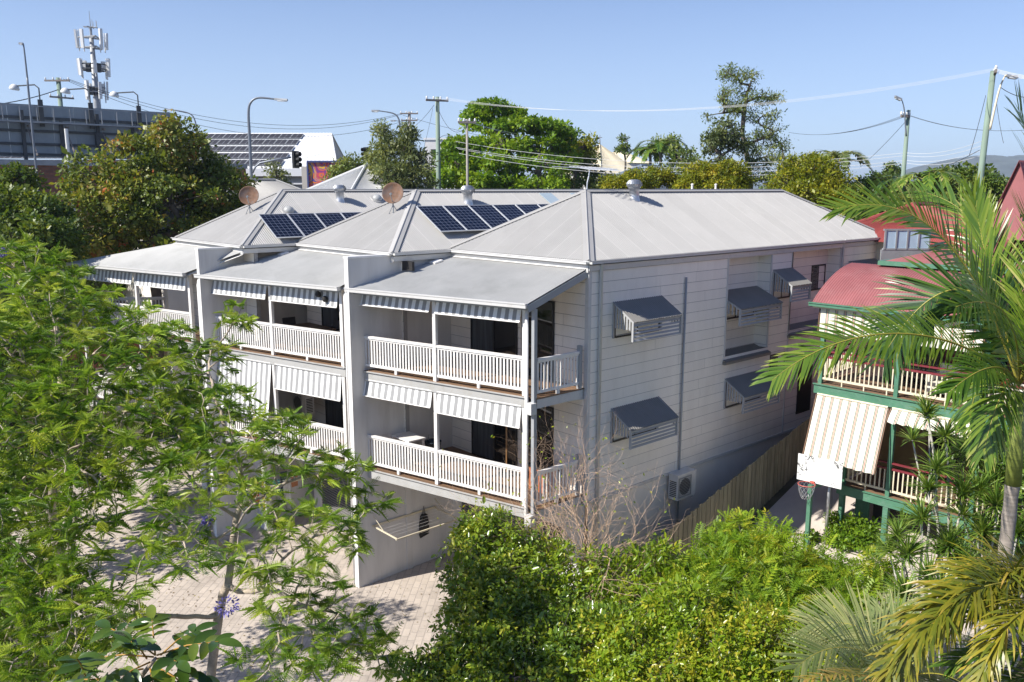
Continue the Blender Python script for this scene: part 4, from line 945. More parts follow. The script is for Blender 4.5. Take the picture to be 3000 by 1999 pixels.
for ring, (yt, yb, R_, nP) in enumerate(((88, 148, 1.35, 5), (172, 226, 1.4, 6), (238, 292, .95, 5))):
    q = M(); zc = tp((yt+yb)/2+ (22 if ring == 0 else 6)); zc2 = tp((yt+yb)/2-8)
    for z in (zc, zc2):
        pts = [ax+np.array([math.cos(t), math.sin(t), 0])*R_*.93+UP*z for t in np.linspace(0, 2*math.pi, 13 if ring else 4)]
        for a, b in zip(pts, pts[1:]): q.bar(a, b, .10, .10)
        for t in range(3): d_ = np.array([math.cos(t*2.09), math.sin(t*2.09), 0]); q.bar(ax+UP*z, ax+UP*z+d_*R_*.9, .14, .14)
    q.build('platform', MT['bframe'] if ring == 1 else MT['dull'], rt)
    for i in range(nP):
        t = 2*math.pi*i/nP+.35+ring*.5; d_ = np.array([math.cos(t), math.sin(t), 0]); s_ = np.array([-d_[1], d_[0], 0]); z0, z1 = tp(yb-6*(i % 2)), tp(yt+5*(i % 3))
        q = M(); q.obox(ax+d_*(R_+.1)+UP*(z0+z1)/2, s_*.15, d_*.09, UP*(z1-z0)/2+d_*.04); q.tube([ax+d_*(R_-.12)+UP*(z0-.3), ax+d_*(R_-.12)+UP*z1], .06, 6); q.build('panel_antenna', MT['panelwhite'], rt)
    if ring:
        for i in range(5):
            t = i*1.3+.2; d_ = np.array([math.cos(t), math.sin(t), 0]); s_ = np.array([-d_[1], d_[0], 0]); q = M(); q.obox(ax+d_*(R_*.62)+UP*(zc+.1+.35*(i % 2)), s_*.2, d_*.16, UP*.42); q.build('equipment_box', MT['panelwhite'] if i % 2 else MT['bframe'], rt)
# ---- poles with crossarms
def wood_pole(xb_, xt, yt, D, r, label, mat, arms=(), name='power_pole', group='timber power poles', lean=None):
    tp_ = at(xt, yt, D); b = np.array([tp_[0], tp_[1], gzp(tp_)-.3])
    if lean is not None: b[:2] += (lean[0]*RGT+lean[1]*FWD)[:2]
    rt = empty(name, b, label, 'power pole', group); q = M(); q.tube([b, b*.5+tp_*.5, tp_], [r*1.25, r*1.1, r*.9], 12); q.build('pole', mat, rt, smooth=True)
    for (dz, L_, ang, off) in arms:
        a = M(); c = tp_-UP*dz+FWD*(-r-.06)*.8; d_ = RGT*math.cos(ang)+FWD*math.sin(ang); c = c+d_*off; a.bar(c-d_*L_/2, c+d_*L_/2, .11, .13); am = a.build('crossarm', MT['armwood'], rt)
        for k in range(4): i_ = M(); pp = c+d_*L_*(-.46+.3067*k)+UP*.06; i_.lathe(pp, [(.03, 0), (.07, .05), (.05, .09), (.07, .12), (.03, .2), (0, .2)], 8); i_.build('insulator', MT['panelwhite'], am)
    return tp_
PL = wood_pole(178, 170, 228, 70, .19, 'greenish power pole with two crossarms above the left end of the billboard', MT['pole'], ((.25, 2.0, 0, 0.), (1.55, 1.9, .9, .25)))
P1 = wood_pole(1272, 1281, 284, 58, .15, 'green power pole with one crossarm left of the big bright green tree', MT['pole'], ((.25, 1.55, .35, 0),))
P2 = wood_pole(1360, 1368, 350, 56, .085, 'thin grey pole with a small crossarm in front of the big bright green tree', MT['polegrey'], ((.2, 1.15, .1, 0),))
P3 = wood_pole(1200, 1199, 328, 92, .17, 'distant pole with two long crossarms behind the olive green tree', MT['polegrey'], ((.2, 1.9, .05, 0), (.9, 1.75, .05, 0)))
P4 = wood_pole(2652, 2662, 323, 48, .115, 'green pole with a small street lamp, left of the tall right-hand pole', MT['pole'], ((.35, .55, .2, -.25),))
P5 = wood_pole(2850, 2910, 208, 40, .135, 'tall green power pole leaning at the right with a white street lamp', MT['pole'], ((.12, 1.3, 1.1, -.1),), lean=(-.28, 0))
q = M(); rt = None
# ---- street lights
MT['lamppole'] = pm('lamp_pole_grey', (.20, .22, .25), .45, .06, metal=.35)
def street_light(path, D, label, r=.07, head=(.42, .12), base_x=None, flip=1, name='street_light', mat=None, ground=True, hl=.55):
    pts = [at(x, y, D) for x, y in path]
    if ground: b = pts[0].copy(); b[2] = gzp(b); pts = [b]+pts
    rt = empty(name, pts[0], label, 'street light', 'street lights beyond the roofs'); n = len(pts); q = M()
    # smooth the bend
    out = []
    for i in range(n-1):
        for f in np.linspace(0, 1, 6, endpoint=False):
            p0, p1, p2, p3 = pts[max(i-1, 0)], pts[i], pts[i+1], pts[min(i+2, n-1)]
            out.append(.5*((2*p1)+(-p0+p2)*f+(2*p0-5*p1+4*p2-p3)*f*f+(-p0+3*p1-3*p2+p3)*f**3) if i > 0 else p1*(1-f)+p2*f)
    out.append(pts[-1]); rr_ = [r*(1.3-.75*i/len(out)) for i in range(len(out))]
    q.tube(out, rr_, 8); q.build('pole', mat or MT['lamppole'], rt, smooth=True)
    d_ = nrm(out[-1]-out[-3]); d_[2] *= .3; d_ = nrm(d_); s_ = nrm(np.cross(d_, UP)); c = out[-1]+d_*hl*.45
    h = M(); h.hexa([c-d_*hl*.5-s_*.07-UP*.06, c+d_*hl*.5-s_*.13-UP*.07, c+d_*hl*.5+s_*.13-UP*.07, c-d_*hl*.5+s_*.07-UP*.06, c-d_*hl*.5-s_*.06+UP*.06, c+d_*hl*.5-s_*.08+UP*.04, c+d_*hl*.5+s_*.08+UP*.04, c-d_*hl*.5+s_*.06+UP*.06]); h.build('lamp_head', MT['dull'], rt)
    l = M(); l.obox(c+d_*hl*.08-UP*.08, d_*hl*.35, s_*.10, UP*.03); l.build('lens', MT['panelwhite'], rt)
    return pts
street_light([(581, 470), (576, 400), (572, 357), (555, 333), (506, 322)], 66, 'street light with a short curved arm in front of the solar warehouse roof', .065)
street_light([(738, 545), (731, 400), (728, 330), (735, 300), (758, 287), (806, 291)], 50, 'tall curved street light carrying the traffic light arm', .085, hl=.75)
street_light([(1172, 430), (1171, 370), (1166, 345), (1150, 332), (1110, 325)], 62, 'street light with a curved arm above the olive green tree', .065)
street_light([(2655, 400), (2650, 330), (2645, 302), (2641, 292)], 47.6, 'small street light clamped to the right-hand pole of the green pair', .035, ground=False, hl=.42)
street_light([(2900, 380), (2918, 300), (2930, 255), (2944, 224), (2950, 222)], 39.7, 'white street light arm fixed to the tall leaning pole', .045, ground=False, mat=MT['cream'], hl=.5)
street_light([(87, 304), (80, 230), (70, 140), (67, 128)], 60, 'tall thin mast with a small lamp on top, left of the phone tower', .065, hl=.25)
street_light([(1172, 362), (1168, 356), (1160, 354)], 91, 'tiny distant street light peeking behind the curved lamp arm', .04, ground=False, hl=.6)
# ---- traffic lights
MT['tl_black'] = pm('signal_black', (.012, .012, .012), .5)
def traffic_light(x, y, D, h, label, face, arm=None):
    c = at(x, y, D); rt = empty('traffic_light', c-UP*h/2, label, 'traffic light'); face = nrm(face); s_ = nrm(np.cross(UP, face)); w_ = h*.21
    q = M(); q.obox(c, s_*w_, face*.08, UP*h/2); q.build('backing_board', MT['tl_black'], rt)
    for i, col in enumerate(((.5, .03, .02), (.12, .07, .01), (.01, .12, .06))):
        z = UP*h*(.31-.31*i); v = M(); v.lathe(c+z+face*.08, [(h*.125, 0), (h*.14, .3), (h*.125, .3), (h*.11, .0)], 12, axis=face); vs_ = v.build('visor', MT['tl_black'], rt)
        l = M(); l.lathe(c+z+face*.085, [(h*.11, 0), (h*.06, .03), (0, .04)], 12, axis=face); l.build('signal_lens', pm('signal_lens_%d' % i, col, .3), vs_)
    if arm:
        a = M(); pts = [at(px, py, D) for px, py in arm]; a.tube(pts, .06, 8); a.build('mast_arm', MT['lamppole'], rt, smooth=True)
traffic_light(866, 468, 49.6, .98, 'black traffic light on a curved arm in front of the white warehouse', RGT*.8-FWD*.5, [(740, 507), (748, 490), (762, 478), (800, 470), (852, 461)])
traffic_light(1073, 452, 60, .95, 'black traffic light between the white pyramid roof and the olive green tree', -RGT*.5-FWD*.6, [(1087, 600), (1087, 445), (1086, 424)])
# ---- white warehouse
De = 80; e0 = at(430, 492, De); e1 = at(990, 492, De); zr = 6.0+11.5; dn = FWD; L = np.linalg.norm(e1-e0); rise = at(700, 388, De+11)[2]-e0[2]
e0[2] = e1[2] = at(700, 494, De)[2]; t0, t1 = e0+FWD*11+UP*rise, e1+FWD*11+UP*rise-RGT*2.75; rt = empty('warehouse', (*((e0+e1)/2)[:2], gzp(e0)), 'white warehouse with long rows of solar panels on its roof', 'warehouse')
q = M(); nn = nrm(np.cross(e1-e0, t0-e0)); q.corr((lambda t: e0+(e1-e0)*t/L, lambda t: t0+(t1-t0)*t/L, L), nn, pitch=.4, amp=.012, sub=4)
b0, b1 = t0+FWD*11-UP*rise, t1+FWD*11-UP*rise; q.quad(t0, t1, b1, b0); q.build('roof', MT['whiteroof'], rt)
q = M(); zg = gzp(e0)-1
q.quad(e0+FWD*.4-UP*.7, e1+FWD*.4-UP*.7, np.array([*(e1+FWD*.4)[:2], zg]), np.array([*(e0+FWD*.4)[:2], zg])); q.poly([e1-RGT*.1-UP*.05, np.array([*(e1-RGT*.1)[:2], zg]), np.array([*(b1-RGT*.1)[:2], zg]), b1-RGT*.1, t1-RGT*.1-UP*.05]); q.build('wall', MT['beige'], rt)
q = M(); q.obox((e0+e1)/2+FWD*.15-UP*.35, (e1-e0)/2, FWD*.2, UP*.36); q.obox((e0+e1)/2+FWD*.3-UP*1.4, (e1-e0)/2, FWD*.08, UP*.07); q.build('fascia', MT['whiteroof'], rt)
wn = M(); c = at(850, 512, De); wn.obox(c+FWD*.33, RGT*3.0, FWD*.06, UP*.28); wn.build('clerestory', MT['beige'], rt)
# solar panels on it: every panel a thing, all from one source
upv = nrm(t0-e0); sl_ = np.linalg.norm(t0-e0); xd = nrm(e1-e0)
def uvpanel():
    f = M(); W_, H_ = 1.12, 1.55; R = [xd, upv, nn]
    pt = lambda a, b, c_: xd*a+upv*b+nn*c_
    f.hexa([pt(0, 0, .08), pt(W_, 0, .08), pt(W_, H_, .08), pt(0, H_, .08), pt(0, 0, .14), pt(W_, 0, .14), pt(W_, H_, .14), pt(0, H_, .14)], 1)
    for i in range(2):
        for j in range(4): a0, a1 = .04+.53*i, .53*(i+1); b0_, b1_ = .04+.37*j, .37*(j+1)+.0; f.quad(pt(a0, b0_, .146), pt(a1, b0_, .146), pt(a1, b1_, .146), pt(a0, b1_, .146), 0)
    return f
f = uvpanel(); so_ = f.build('solar_panel', [pm('dark_cells', (.035, .035, .045), .8, .3, 2, spec=.1), MT['dull']])
xr = at(857, 440, De+5); W0 = np.dot(xr-e0, xd); first = True
for r_ in range(5):
    frac = (.055, .235, .43, .62, .80)[r_]
    for k in range(26):
        p = e0+upv*sl_*frac+xd*(W0-(k+1)*1.16-(.25*r_ if False else 0))
        o = so_ if first else so_.copy()
        if not first: COL.objects.link(o)
        first = False; o.location = p
        tag(o, 'dark solar panel in the long rows on the far white warehouse roof', 'solar panel', 'solar panels in rows on the far warehouse roof')
# ---- mural wall (abstract colours)
mu0, mu1 = at(903, 476, 66), at(1012, 476, 66); Hm = at(903, 476, 66)[2]-at(903, 556, 66)[2]+1.5
m, nt, bs = base_mat('abstract_mural'); tc = N(nt, 'ShaderNodeTexCoord'); ns = N(nt, 'ShaderNodeTexNoise'); ns.inputs['Scale'].default_value = .75; ns.inputs['Distortion'].default_value = 2.6; ns.inputs['Detail'].default_value = 1.0; nt.links.new(tc.outputs['Object'], ns.inputs[0])
r_ = N(nt, 'ShaderNodeValToRGB'); r_.color_ramp.interpolation = 'CONSTANT'; els = r_.color_ramp.elements
cols = [(.0, (.05, .06, .22)), (.36, (.25, .05, .22)), (.44, (.62, .07, .13)), (.50, (.75, .20, .03)), (.55, (.12, .08, .32)), (.60, (.78, .42, .05)), (.66, (.55, .10, .28))]
while len(els) < len(cols): els.new(.5)
for e_, (p_, c_) in zip(els, cols): e_.position = p_; e_.color = (*c_, 1)
nt.links.new(ns.outputs[0], r_.inputs[0]); nt.links.new(r_.outputs[0], bs.inputs['Base Color']); bs.inputs['Roughness'].default_value = .8
rt = empty('mural_wall', (*((mu0+mu1)/2)[:2], gzp(mu0)), 'wall with a colourful abstract mural in a dark blue frame', 'mural'); zt_ = mu0[2]
q = M(); q.obox((mu0+mu1)/2-UP*Hm/2+FWD*.1, (mu1-mu0)/2, FWD*.08, UP*Hm/2); q.build('painted_panel', m, rt)
q = M(); fr_ = pm('navy_frame', (.06, .08, .20), .6)
q.obox((mu0+mu1)/2+UP*.06, (mu1-mu0)/2+RGT*.1, FWD*.12, UP*.07); q.obox(mu0-RGT*.06-UP*Hm/2, RGT*.06, FWD*.12, UP*Hm/2); q.build('frame', fr_, rt)
q = M(); q.obox(np.array([*((mu0+mu1)/2+FWD*1.2)[:2], (zt_-.3+gzp(mu0))/2]), (mu1-mu0)/2+RGT*.6, FWD*1.0, UP*(zt_-.3-gzp(mu0))/2); q.build('backing_wall', MT['beige'], rt)
# ---- house roofs just behind the row
def pyramid(c, h, zE_, zA, label, name='hip_roof_house', mat=None, wm=None, hy=None, ridge=0.):
    hy = hy or h; rt = empty(name, (c[0], c[1], gz(c[1])), label, 'house'); x, y = c[0], c[1]; q = M(); mat = mat or MT['whiteroof']
    a = [np.array(p) for p in ((x-h, y-hy, zE_), (x+h, y-hy, zE_), (x+h, y+hy, zE_), (x-h, y+hy, zE_))]; A0, A1 = np.array([x, y-ridge, zA]), np.array([x, y+ridge, zA])
    roofquad(q, a[0], a[1], A0, A0, (0, -(zA-zE_), h)); roofquad(q, a[1], a[2], A1, A0, ((zA-zE_), 0, h)); roofquad(q, a[2], a[3], A1, A1, (0, (zA-zE_), h)); roofquad(q, a[3], a[0], A0, A1, (-(zA-zE_), 0, h))
    ro = q.build('roof', mat, rt); c_ = M()
    for k, e_ in zip(a, (A0, A0, A1, A1)): c_.tube([k+UP*.02, e_+UP*.02], .07, 6)
    c_.tube([A0+UP*.03-np.array([0, .01, 0]), A1+UP*.03+np.array([0, .01, 0])], .08, 6); c_.build('ridge_cap', mat, ro)
    w_ = M(); w_.box(x-h+.35, x+h-.35, y-hy+.35, y+hy-.35, gz(y)-.5, zE_-.02); w_.build('wall', wm or MT['wall'], rt); return rt
ap = at(1072, 485, 47); pyramid(ap, 4.6, ap[2]-2.6, ap[2], 'house with a steep pale pyramid roof beyond the satellite dishes', mat=MT['paleroof'])
ap = at(700, 528, 44); pyramid(ap, 3.6, ap[2]-1.9, ap[2], 'house with a grey corrugated hip roof behind the red-tinged tree', mat=MT['roof'], hy=5.5, ridge=2.0)
# ---- far buildings on the right
ap = at(1757, 424, 118); pyramid(ap, 4.2, ap[2]-4.0, ap[2], 'white church-like house with a steep cream roof and a finial', 'white_church', MT['cream'], MT['white'])
q = M(); q.tube([ap, ap+UP*1.3], [.12, .03], 6); q.obox(ap+UP*.95, RGT*.3, FWD*.04, UP*.05); tag(q.build('finial', MT['dull'], base=ap), 'small finial standing on the steep cream roof', 'finial')
ap = at(1815, 446, 124); pyramid(ap, 3.2, ap[2]-1.6, ap[2], 'cream roofed wing beside the steep church-like roof', 'cream_wing', MT['cream'], MT['white'], hy=3.6, ridge=1)
ap = at(1300, 414, 105); rt = empty('white_block', (*ap[:2], gzp(ap)), 'white flat-topped building behind the green power pole', 'building'); q = M(); q.obox(np.array([*ap[:2], (ap[2]+gzp(ap))/2])+RGT*.3, RGT*2.3, FWD*3, UP*(ap[2]-gzp(ap))/2); q.build('wall', MT['white'], rt); q = M(); q.obox(ap+RGT*.3+UP*.1, RGT*2.45, FWD*3.1, UP*.12); q.build('roof_slab', MT['whiteroof'], rt); q = M(); q.obox(ap-UP*1.5+RGT*.3-FWD*3.01, RGT*1.6, FWD*.02, UP*.4); q.build('window', MT['glass'], rt)
ap = at(1900, 486, 72); pyramid(ap, 2.6, ap[2]-1.2, ap[2], 'house with a blue-grey roof between the palms and the yellow trees', mat=pm('slate_blue_roof', (.22, .28, .36), .5, .08), hy=3, ridge=1)
ap = at(2700, 600, 33); rh = pyramid(ap, 2.7, ap[2]-1.3, ap[2], 'house with a bright red hip roof and glazed wall painted with pale blue sky reflection behind the palm fronds', mat=MT['redroof2'], hy=3.4, ridge=.8, wm=MT['cream'])
MT['glass_sky_sheen'] = pm('sky_reflection_pane', (.42, .55, .66), .15, .12, 1.2); w0, w1 = at(2592, 702, 29.0), at(2722, 702, 29.0); q = M()  # sky reflection painted into the panes as pale blue
q.obox((w0+w1)/2, (w1-w0)/2, FWD*.03, UP*.30); q.build('glazed_wall', MT['glass_sky_sheen'], rh); q = M()
for i in range(5): c_ = w0+(w1-w0)*i/4; q.obox(c_-FWD*.03, RGT*.025, FWD*.03, UP*.33)
q.obox((w0+w1)/2+UP*.33, (w1-w0)/2+RGT*.05, FWD*.05, UP*.03); q.obox((w0+w1)/2-UP*.33, (w1-w0)/2+RGT*.05, FWD*.05, UP*.03); q.obox((w0+w1)/2-UP*1.6, (w1-w0)/2+RGT*.1, FWD*.04, UP*1.25); q.build('glazing_frame', MT['dull'], rh)
# ---- hills
def hill(name, D, prof, col, depth, mat=None):
    q = M(); pts = [at(x, y, D) for x, y in prof]; nseg = 6; vs = []
    for p in pts:
        for j in range(nseg+1):
            f = j/nseg; vs.append(np.array([*(p-FWD*depth*.5*(1-f))[:2], 5+(p[2]-5)*math.sin(f*math.pi/2)]))
        for j in range(1, 4): f = j/3; vs.append(np.array([*(p+FWD*depth*.5*f)[:2], 5+(p[2]-5)*math.cos(f*math.pi/2)]))
    S = nseg+4; q.add(vs, [(i*S+j, (i+1)*S+j, (i+1)*S+j+1, i*S+j+1) for i in range(len(pts)-1) for j in range(S-1)], 0, .5)
    return tag(q.build(name, mat, smooth=True), kind='structure')
random.seed(5)
hm = pm('bush_covered_hill', (.085, .105, .10), .95, .3, .02, bump=.8, bscale=.06)
pr = [(2440, 548), (2560, 532), (2640, 516), (2700, 496), (2750, 476), (2790, 466), (2840, 459), (2880, 455), (2930, 462), (2990, 455), (3060, 452), (3160, 462), (3300, 500), (3450, 545)]
fine = []
for (a, ya), (b, yb) in zip(pr, pr[1:]):
    for f in np.linspace(0, 1, 7, endpoint=False): fine.append((a+(b-a)*f, ya+(yb-ya)*f+random.uniform(-1.2, 1.2)))
hill('hill', 1900, fine, None, 700, hm)
hill('low_hills', 3200, [(-700, 545), (0, 541), (500, 543), (1200, 540), (1700, 543), (2300, 538), (2500, 530), (2620, 524), (2760, 530), (3000, 535), (3600, 540)], None, 900, hm)
# ---- wires
def wire(a, b, sag, label, group, r=.016, mat=None):
    a, b = np.asarray(a, float), np.asarray(b, float); q = M(); n = 24; q.tube([a*(1-f)+b*f-UP*sag*4*f*(1-f) for f in np.linspace(0, 1, n+1)], r, 5)
    tag(q.build('power_line', mat or MT['wire'], base=a), label, 'power line', group)
MT['wire'] = pm('wire_bare', (.75, .75, .74), .4, .05); MT['wire_d'] = pm('wire_black', (.03, .03, .035), .6)
far = at(3350, 190, 36)
for i in range(4):
    o = RGT*(-.62+.4*i)
    o2 = (RGT*math.cos(1.1)+FWD*math.sin(1.1))*(-.55+.38*i)
    wire(P1-UP*.05+o*.9, P5+UP*.04+o2, 1.3, 'top pale power line from the green pole to the leaning pole', 'top power lines across the sky', .005)
    wire(P5+UP*.04+o2, far+o2, .5, 'top pale power line running off to the right from the leaning pole', 'top power lines off to the right', .011)
lo = [(1335, 415, 57, 0), (1335, 432, 57, 1), (1340, 436, 57, 2), (1345, 450, 57, 3)]
for i, (x, y, D, k) in enumerate(lo):
    a = at(x, y, D); b = at(2655, 448+ (0, 8, 22, 30)[i]*1.0, 48); b5 = at(2880, 412+14*i, 40)
    wire(a, b, .95+.04*i, 'low pale service line between the big tree and the right poles', 'low power lines over the roofs', .011)
    wire(b, b5, .25, 'short pale line between the two right-hand poles', 'short lines between the right poles', .010)
wire(P2-UP*.2+RGT*.4, at(1700, 418, 70), .4, 'thin line from the grey pole into the big tree', 'lines from the grey pole', .012); wire(P2-UP*.2+RGT*.2, at(1690, 408, 70), .3, 'thin line from the grey pole into the big tree', 'lines from the grey pole', .012)
wire(P2-UP*.4, at(1282, 316, 58), .9, 'black drooping cable between the green pole and the grey pole', None, .014, MT['wire_d'])
wire(at(1272, 308, 58), at(1205, 375, 90), .2, 'dark stay running down left from the green pole', None, .015, MT['wire_d'])
wire(at(1268, 318, 58), at(1240, 440, 58), .1, 'thin dark stay left of the green pole', None, .01, MT['wire_d'])
wire(at(1283, 410, 57.8), at(1330, 405, 57), -.25, 'black cable looping off the green pole', None, .015, MT['wire_d'])
for i in range(3):
    wire(PL+RGT*(.8-.2*i)-UP*.1, P3-UP*(.15 if i < 2 else .8)+RGT*(-.7+.3*i), 2.3+.35*i, 'thin dark line from the left pole past the phone tower', 'thin lines past the phone tower', .018, MT['wire_d'])
wire(PL-UP*.9, at(-60, 312, 60), .2, 'thick black cable from the left pole off the left edge', None, .035, MT['wire_d'])
wire(at(1180, 338, 92), at(1700, 440, 110), .6, 'faint dark line far behind the big tree', None, .018, MT['wire_d'])
for i in range(3): wire(P4-UP*.33-RGT*(.1+.15*i), at(2310, 388, 62), .5, 'thin dark line from the lamp pole left to the tall tree', 'thin lines left of the lamp pole', .009, MT['wire_d'])
for i in range(2): wire(P4-UP*.3+RGT*(.05+.1*i), at(3150, 362, 40), .55, 'thin dark line from the lamp pole to the right', 'thin lines right of the lamp pole', .009, MT['wire_d'])
wire(at(2650, 360, 48), at(2520, 490, 55), .1, 'dark stay running down left from the lamp pole', None, .012, MT['wire_d'])
wire(at(2888, 280, 40), at(2840, 455, 38), .15, 'dark stay hanging left of the leaning pole', None, .012, MT['wire_d']); wire(at(2918, 290, 40), at(2940, 420, 39), .1, 'dark stay hanging right of the leaning pole', None, .01, MT['wire_d'])
wire(at(2930, 255, 40), at(3080, 275, 36), .3, 'black service cable off the leaning pole to the right edge', None, .016, MT['wire_d'])
wire(at(2870, 440, 40), at(2560, 520, 52), .5, 'dark service cable from the leaning pole down to the left', None, .013, MT['wire_d'])
for px in (2035, 2104):
    p = onX(px, 548, -2.4); p = B(2.5, 0, -.05)*[1, 0, 1]+np.array([0, p[1], 0]); q = M(); b = p-UP*.2; 
    q.tube([p-UP*.15, p+UP*.18], .035, 8); q.lathe(p+UP*.18, [(.05, 0), (.045, .03), (0, .05)], 10); tag(q.build('vent_pipe', MT['white'], base=p-UP*.15), 'short white vent pipe on the nearest ridge, %s of the two' % ('left' if px < 2050 else 'right'), 'vent pipe', 'white vent pipes on the ridge')
# ================================================================ vegetation
def frames(d, n):
    d = d/np.linalg.norm(d, axis=1, keepdims=True); n = n-d*np.sum(d*n, 1, keepdims=True); l = np.linalg.norm(n, axis=1, keepdims=True)
    n = np.where(l > 1e-5, n/np.maximum(l, 1e-5), np.array([[0, 0, 1.]])); y = np.cross(n, d)
    return np.stack([d, y, n], 2)      # columns: along, across, normal
def place(tv, tf, pos, R, s, rnd, jit=.12, trnd=None):
    n = len(pos); k = len(tv)
    V = pos[:, None, :]+np.einsum('nij,kj->nki', R, tv)*s[:, None, None]
    F = (np.asarray(tf)[None]+(np.arange(n)*k)[:, None, None]).reshape(-1, len(tf[0]))
    r = np.repeat(rnd, len(tf))
    if trnd is not None: r = r+np.tile(trnd, n)
    r = np.clip(r+RNG.uniform(-jit, jit, len(r)), 0, 1)
    return V.reshape(-1, 3), F, r
def join(parts):
    Vs, Fs, rs = [], [], []; o = 0
    for V, F, r in parts:
        Vs.append(V); Fs.append(F+o); rs.append(r); o += len(V)
    return np.concatenate(Vs), np.concatenate(Fs), np.concatenate(rs)
# ---- leaf templates (length 1 along x)
T_OVAL = (np.array([(0, 0, 0), (.32, .24, .05), (.72, .20, .03), (1, 0, -.07), (.72, -.20, .03), (.32, -.24, .05)]), [(0, 1, 2, 3), (0, 3, 4, 5)])
T_DIAM = (np.array([(0, 0, 0), (.5, .30, .04), (1, 0, -.05), (.5, -.30, .04)]), [(0, 1, 2, 3)])
def t_feather(n=13, w=.30, droop=.22, gap=.62):
    V, F = [], []; zx = lambda t: -droop*t*t
    for i in range(n):
        t = (i+.7)/n; l = w*(math.sin(math.pi*min(1, .16+t*.86))**.7)
        for s in (1, -1):
            b = len(V); x0, x1 = t-gap/n*.5, t+gap/n*.5; f = .25*l; z = zx(t)
            V += [(x0, s*.012, z), (x1, s*.012, z), (x1+f*.8, s*l*.72, z+.03-.10*l), (x0+f*1.5+.01, s*l, z-.30*l)]
            F.append((b, b+1, b+2, b+3) if s > 0 else (b+3, b+2, b+1, b))
    b = len(V); V += [(0, .01, 0), (0, -.01, 0), (1, 0, zx(1)), (.5, .008, zx(.5))]; F.append((b, b+1, b+2, b+3))
    return np.array(V), F
def t_pinnate(n=7, lw=.085, ll=.30, droop=.25):
    V, F = [], []
    for i in range(n):
        t = (i+1)/(n+.3); z = -droop*t*t; l = ll*(1-.35*abs(t-.5))
        for s in (1, -1):
            b = len(V); f = l*.45
            V += [(t, s*.01, z), (t+f*.5-lw*.5, s*l*.5, z+.02), (t+f, s*l, z-.25*l), (t+f*.5+lw*.7, s*l*.55, z+.02)]
            F.append((b, b+1, b+2, b+3) if s < 0 else (b+3, b+2, b+1, b))
    b = len(V); V += [(.98, 0, -droop), (1.12, .06, -droop-.05), (1.28, 0, -droop-.12), (1.12, -.06, -droop-.05)]; F.append((b, b+1, b+2, b+3))
    b = len(V); V += [(0, .012, 0), (0, -.012, 0), (1, -.006, -droop), (.5, .012, -droop*.25)]; F.append((b, b+1, b+2, b+3))
    return np.array(V), F
T_FEA = t_feather(15, .27, .34, .50); T_FEA2 = t_feather(9, .34, .30, .6); T_PIN = t_pinnate(); FEAS = [t_feather(11, .22, .4, .55), t_feather(9, .27, .6, .5), t_feather(12, .20, .25, .55), t_feather(9, .24, .85, .5)]
def rdir(n, zmin=-1, zmax=1):
    z = RNG.uniform(zmin, zmax, n); t = RNG.uniform(0, 2*np.pi, n); r = np.sqrt(1-z*z); return np.stack([r*np.cos(t), r*np.sin(t), z], 1)
# ---- branching by space colonisation
def grow(trunk, pts, step=.3, infl=6., kill=.55, maxit=160, wig=.12):
    P = [np.asarray(p, float) for p in trunk]; par = [-1]+list(range(len(trunk)-1))
    P = list(P); alive = np.asarray(pts, float)
    nodes = np.array(P); near = np.full(len(alive), 1e9); ni = np.zeros(len(alive), int)
    d = np.linalg.norm(alive[:, None]-nodes[None], axis=2); ni = d.argmin(1); near = d.min(1)
    for it in range(maxit):
        if not len(alive): break
        m = near < (infl if it > 25 else 1e9)
        if not m.any(): break
        acc = {}
        dv = alive[m]-np.array(P)[ni[m]]; dv /= np.linalg.norm(dv, axis=1, keepdims=True)+1e-9
        idx = ni[m]; S = np.zeros((len(P), 3)); np.add.at(S, idx, dv); use = np.unique(idx); new = []
        for u in use:
            v = S[u]; l = np.linalg.norm(v)
            if l < .05: v = RNG.normal(0, 1, 3); l = np.linalg.norm(v)
            q = P[u]+(v/l+RNG.normal(0, wig, 3))*step; new.append((q, u))
        st = len(P)
        for q, u in new: P.append(q); par.append(int(u))
        nn = np.array([q for q, _ in new]); d = np.linalg.norm(alive[:, None]-nn[None], axis=2); dm = d.min(1); da = d.argmin(1)+st
        b = dm < near; near = np.where(b, dm, near); ni = np.where(b, da, ni)
        k = near > kill; alive, near, ni = alive[k], near[k], ni[k]
    P = np.array(P); par = np.array(par); n = len(P); ch = np.zeros(n, int)
    for i in range(n):
        if par[i] >= 0: ch[par[i]] += 1
    return P, par, ch
def radii(P, par, ch, tip=.008, ex=2.3, rmax=.3):
    n = len(P); a = np.zeros(n)
    for i in range(n-1, -1, -1):
        if a[i] == 0: a[i] = tip**ex
        if par[i] >= 0: a[par[i]] += a[i]
    return np.minimum(a**(1/ex), rmax)
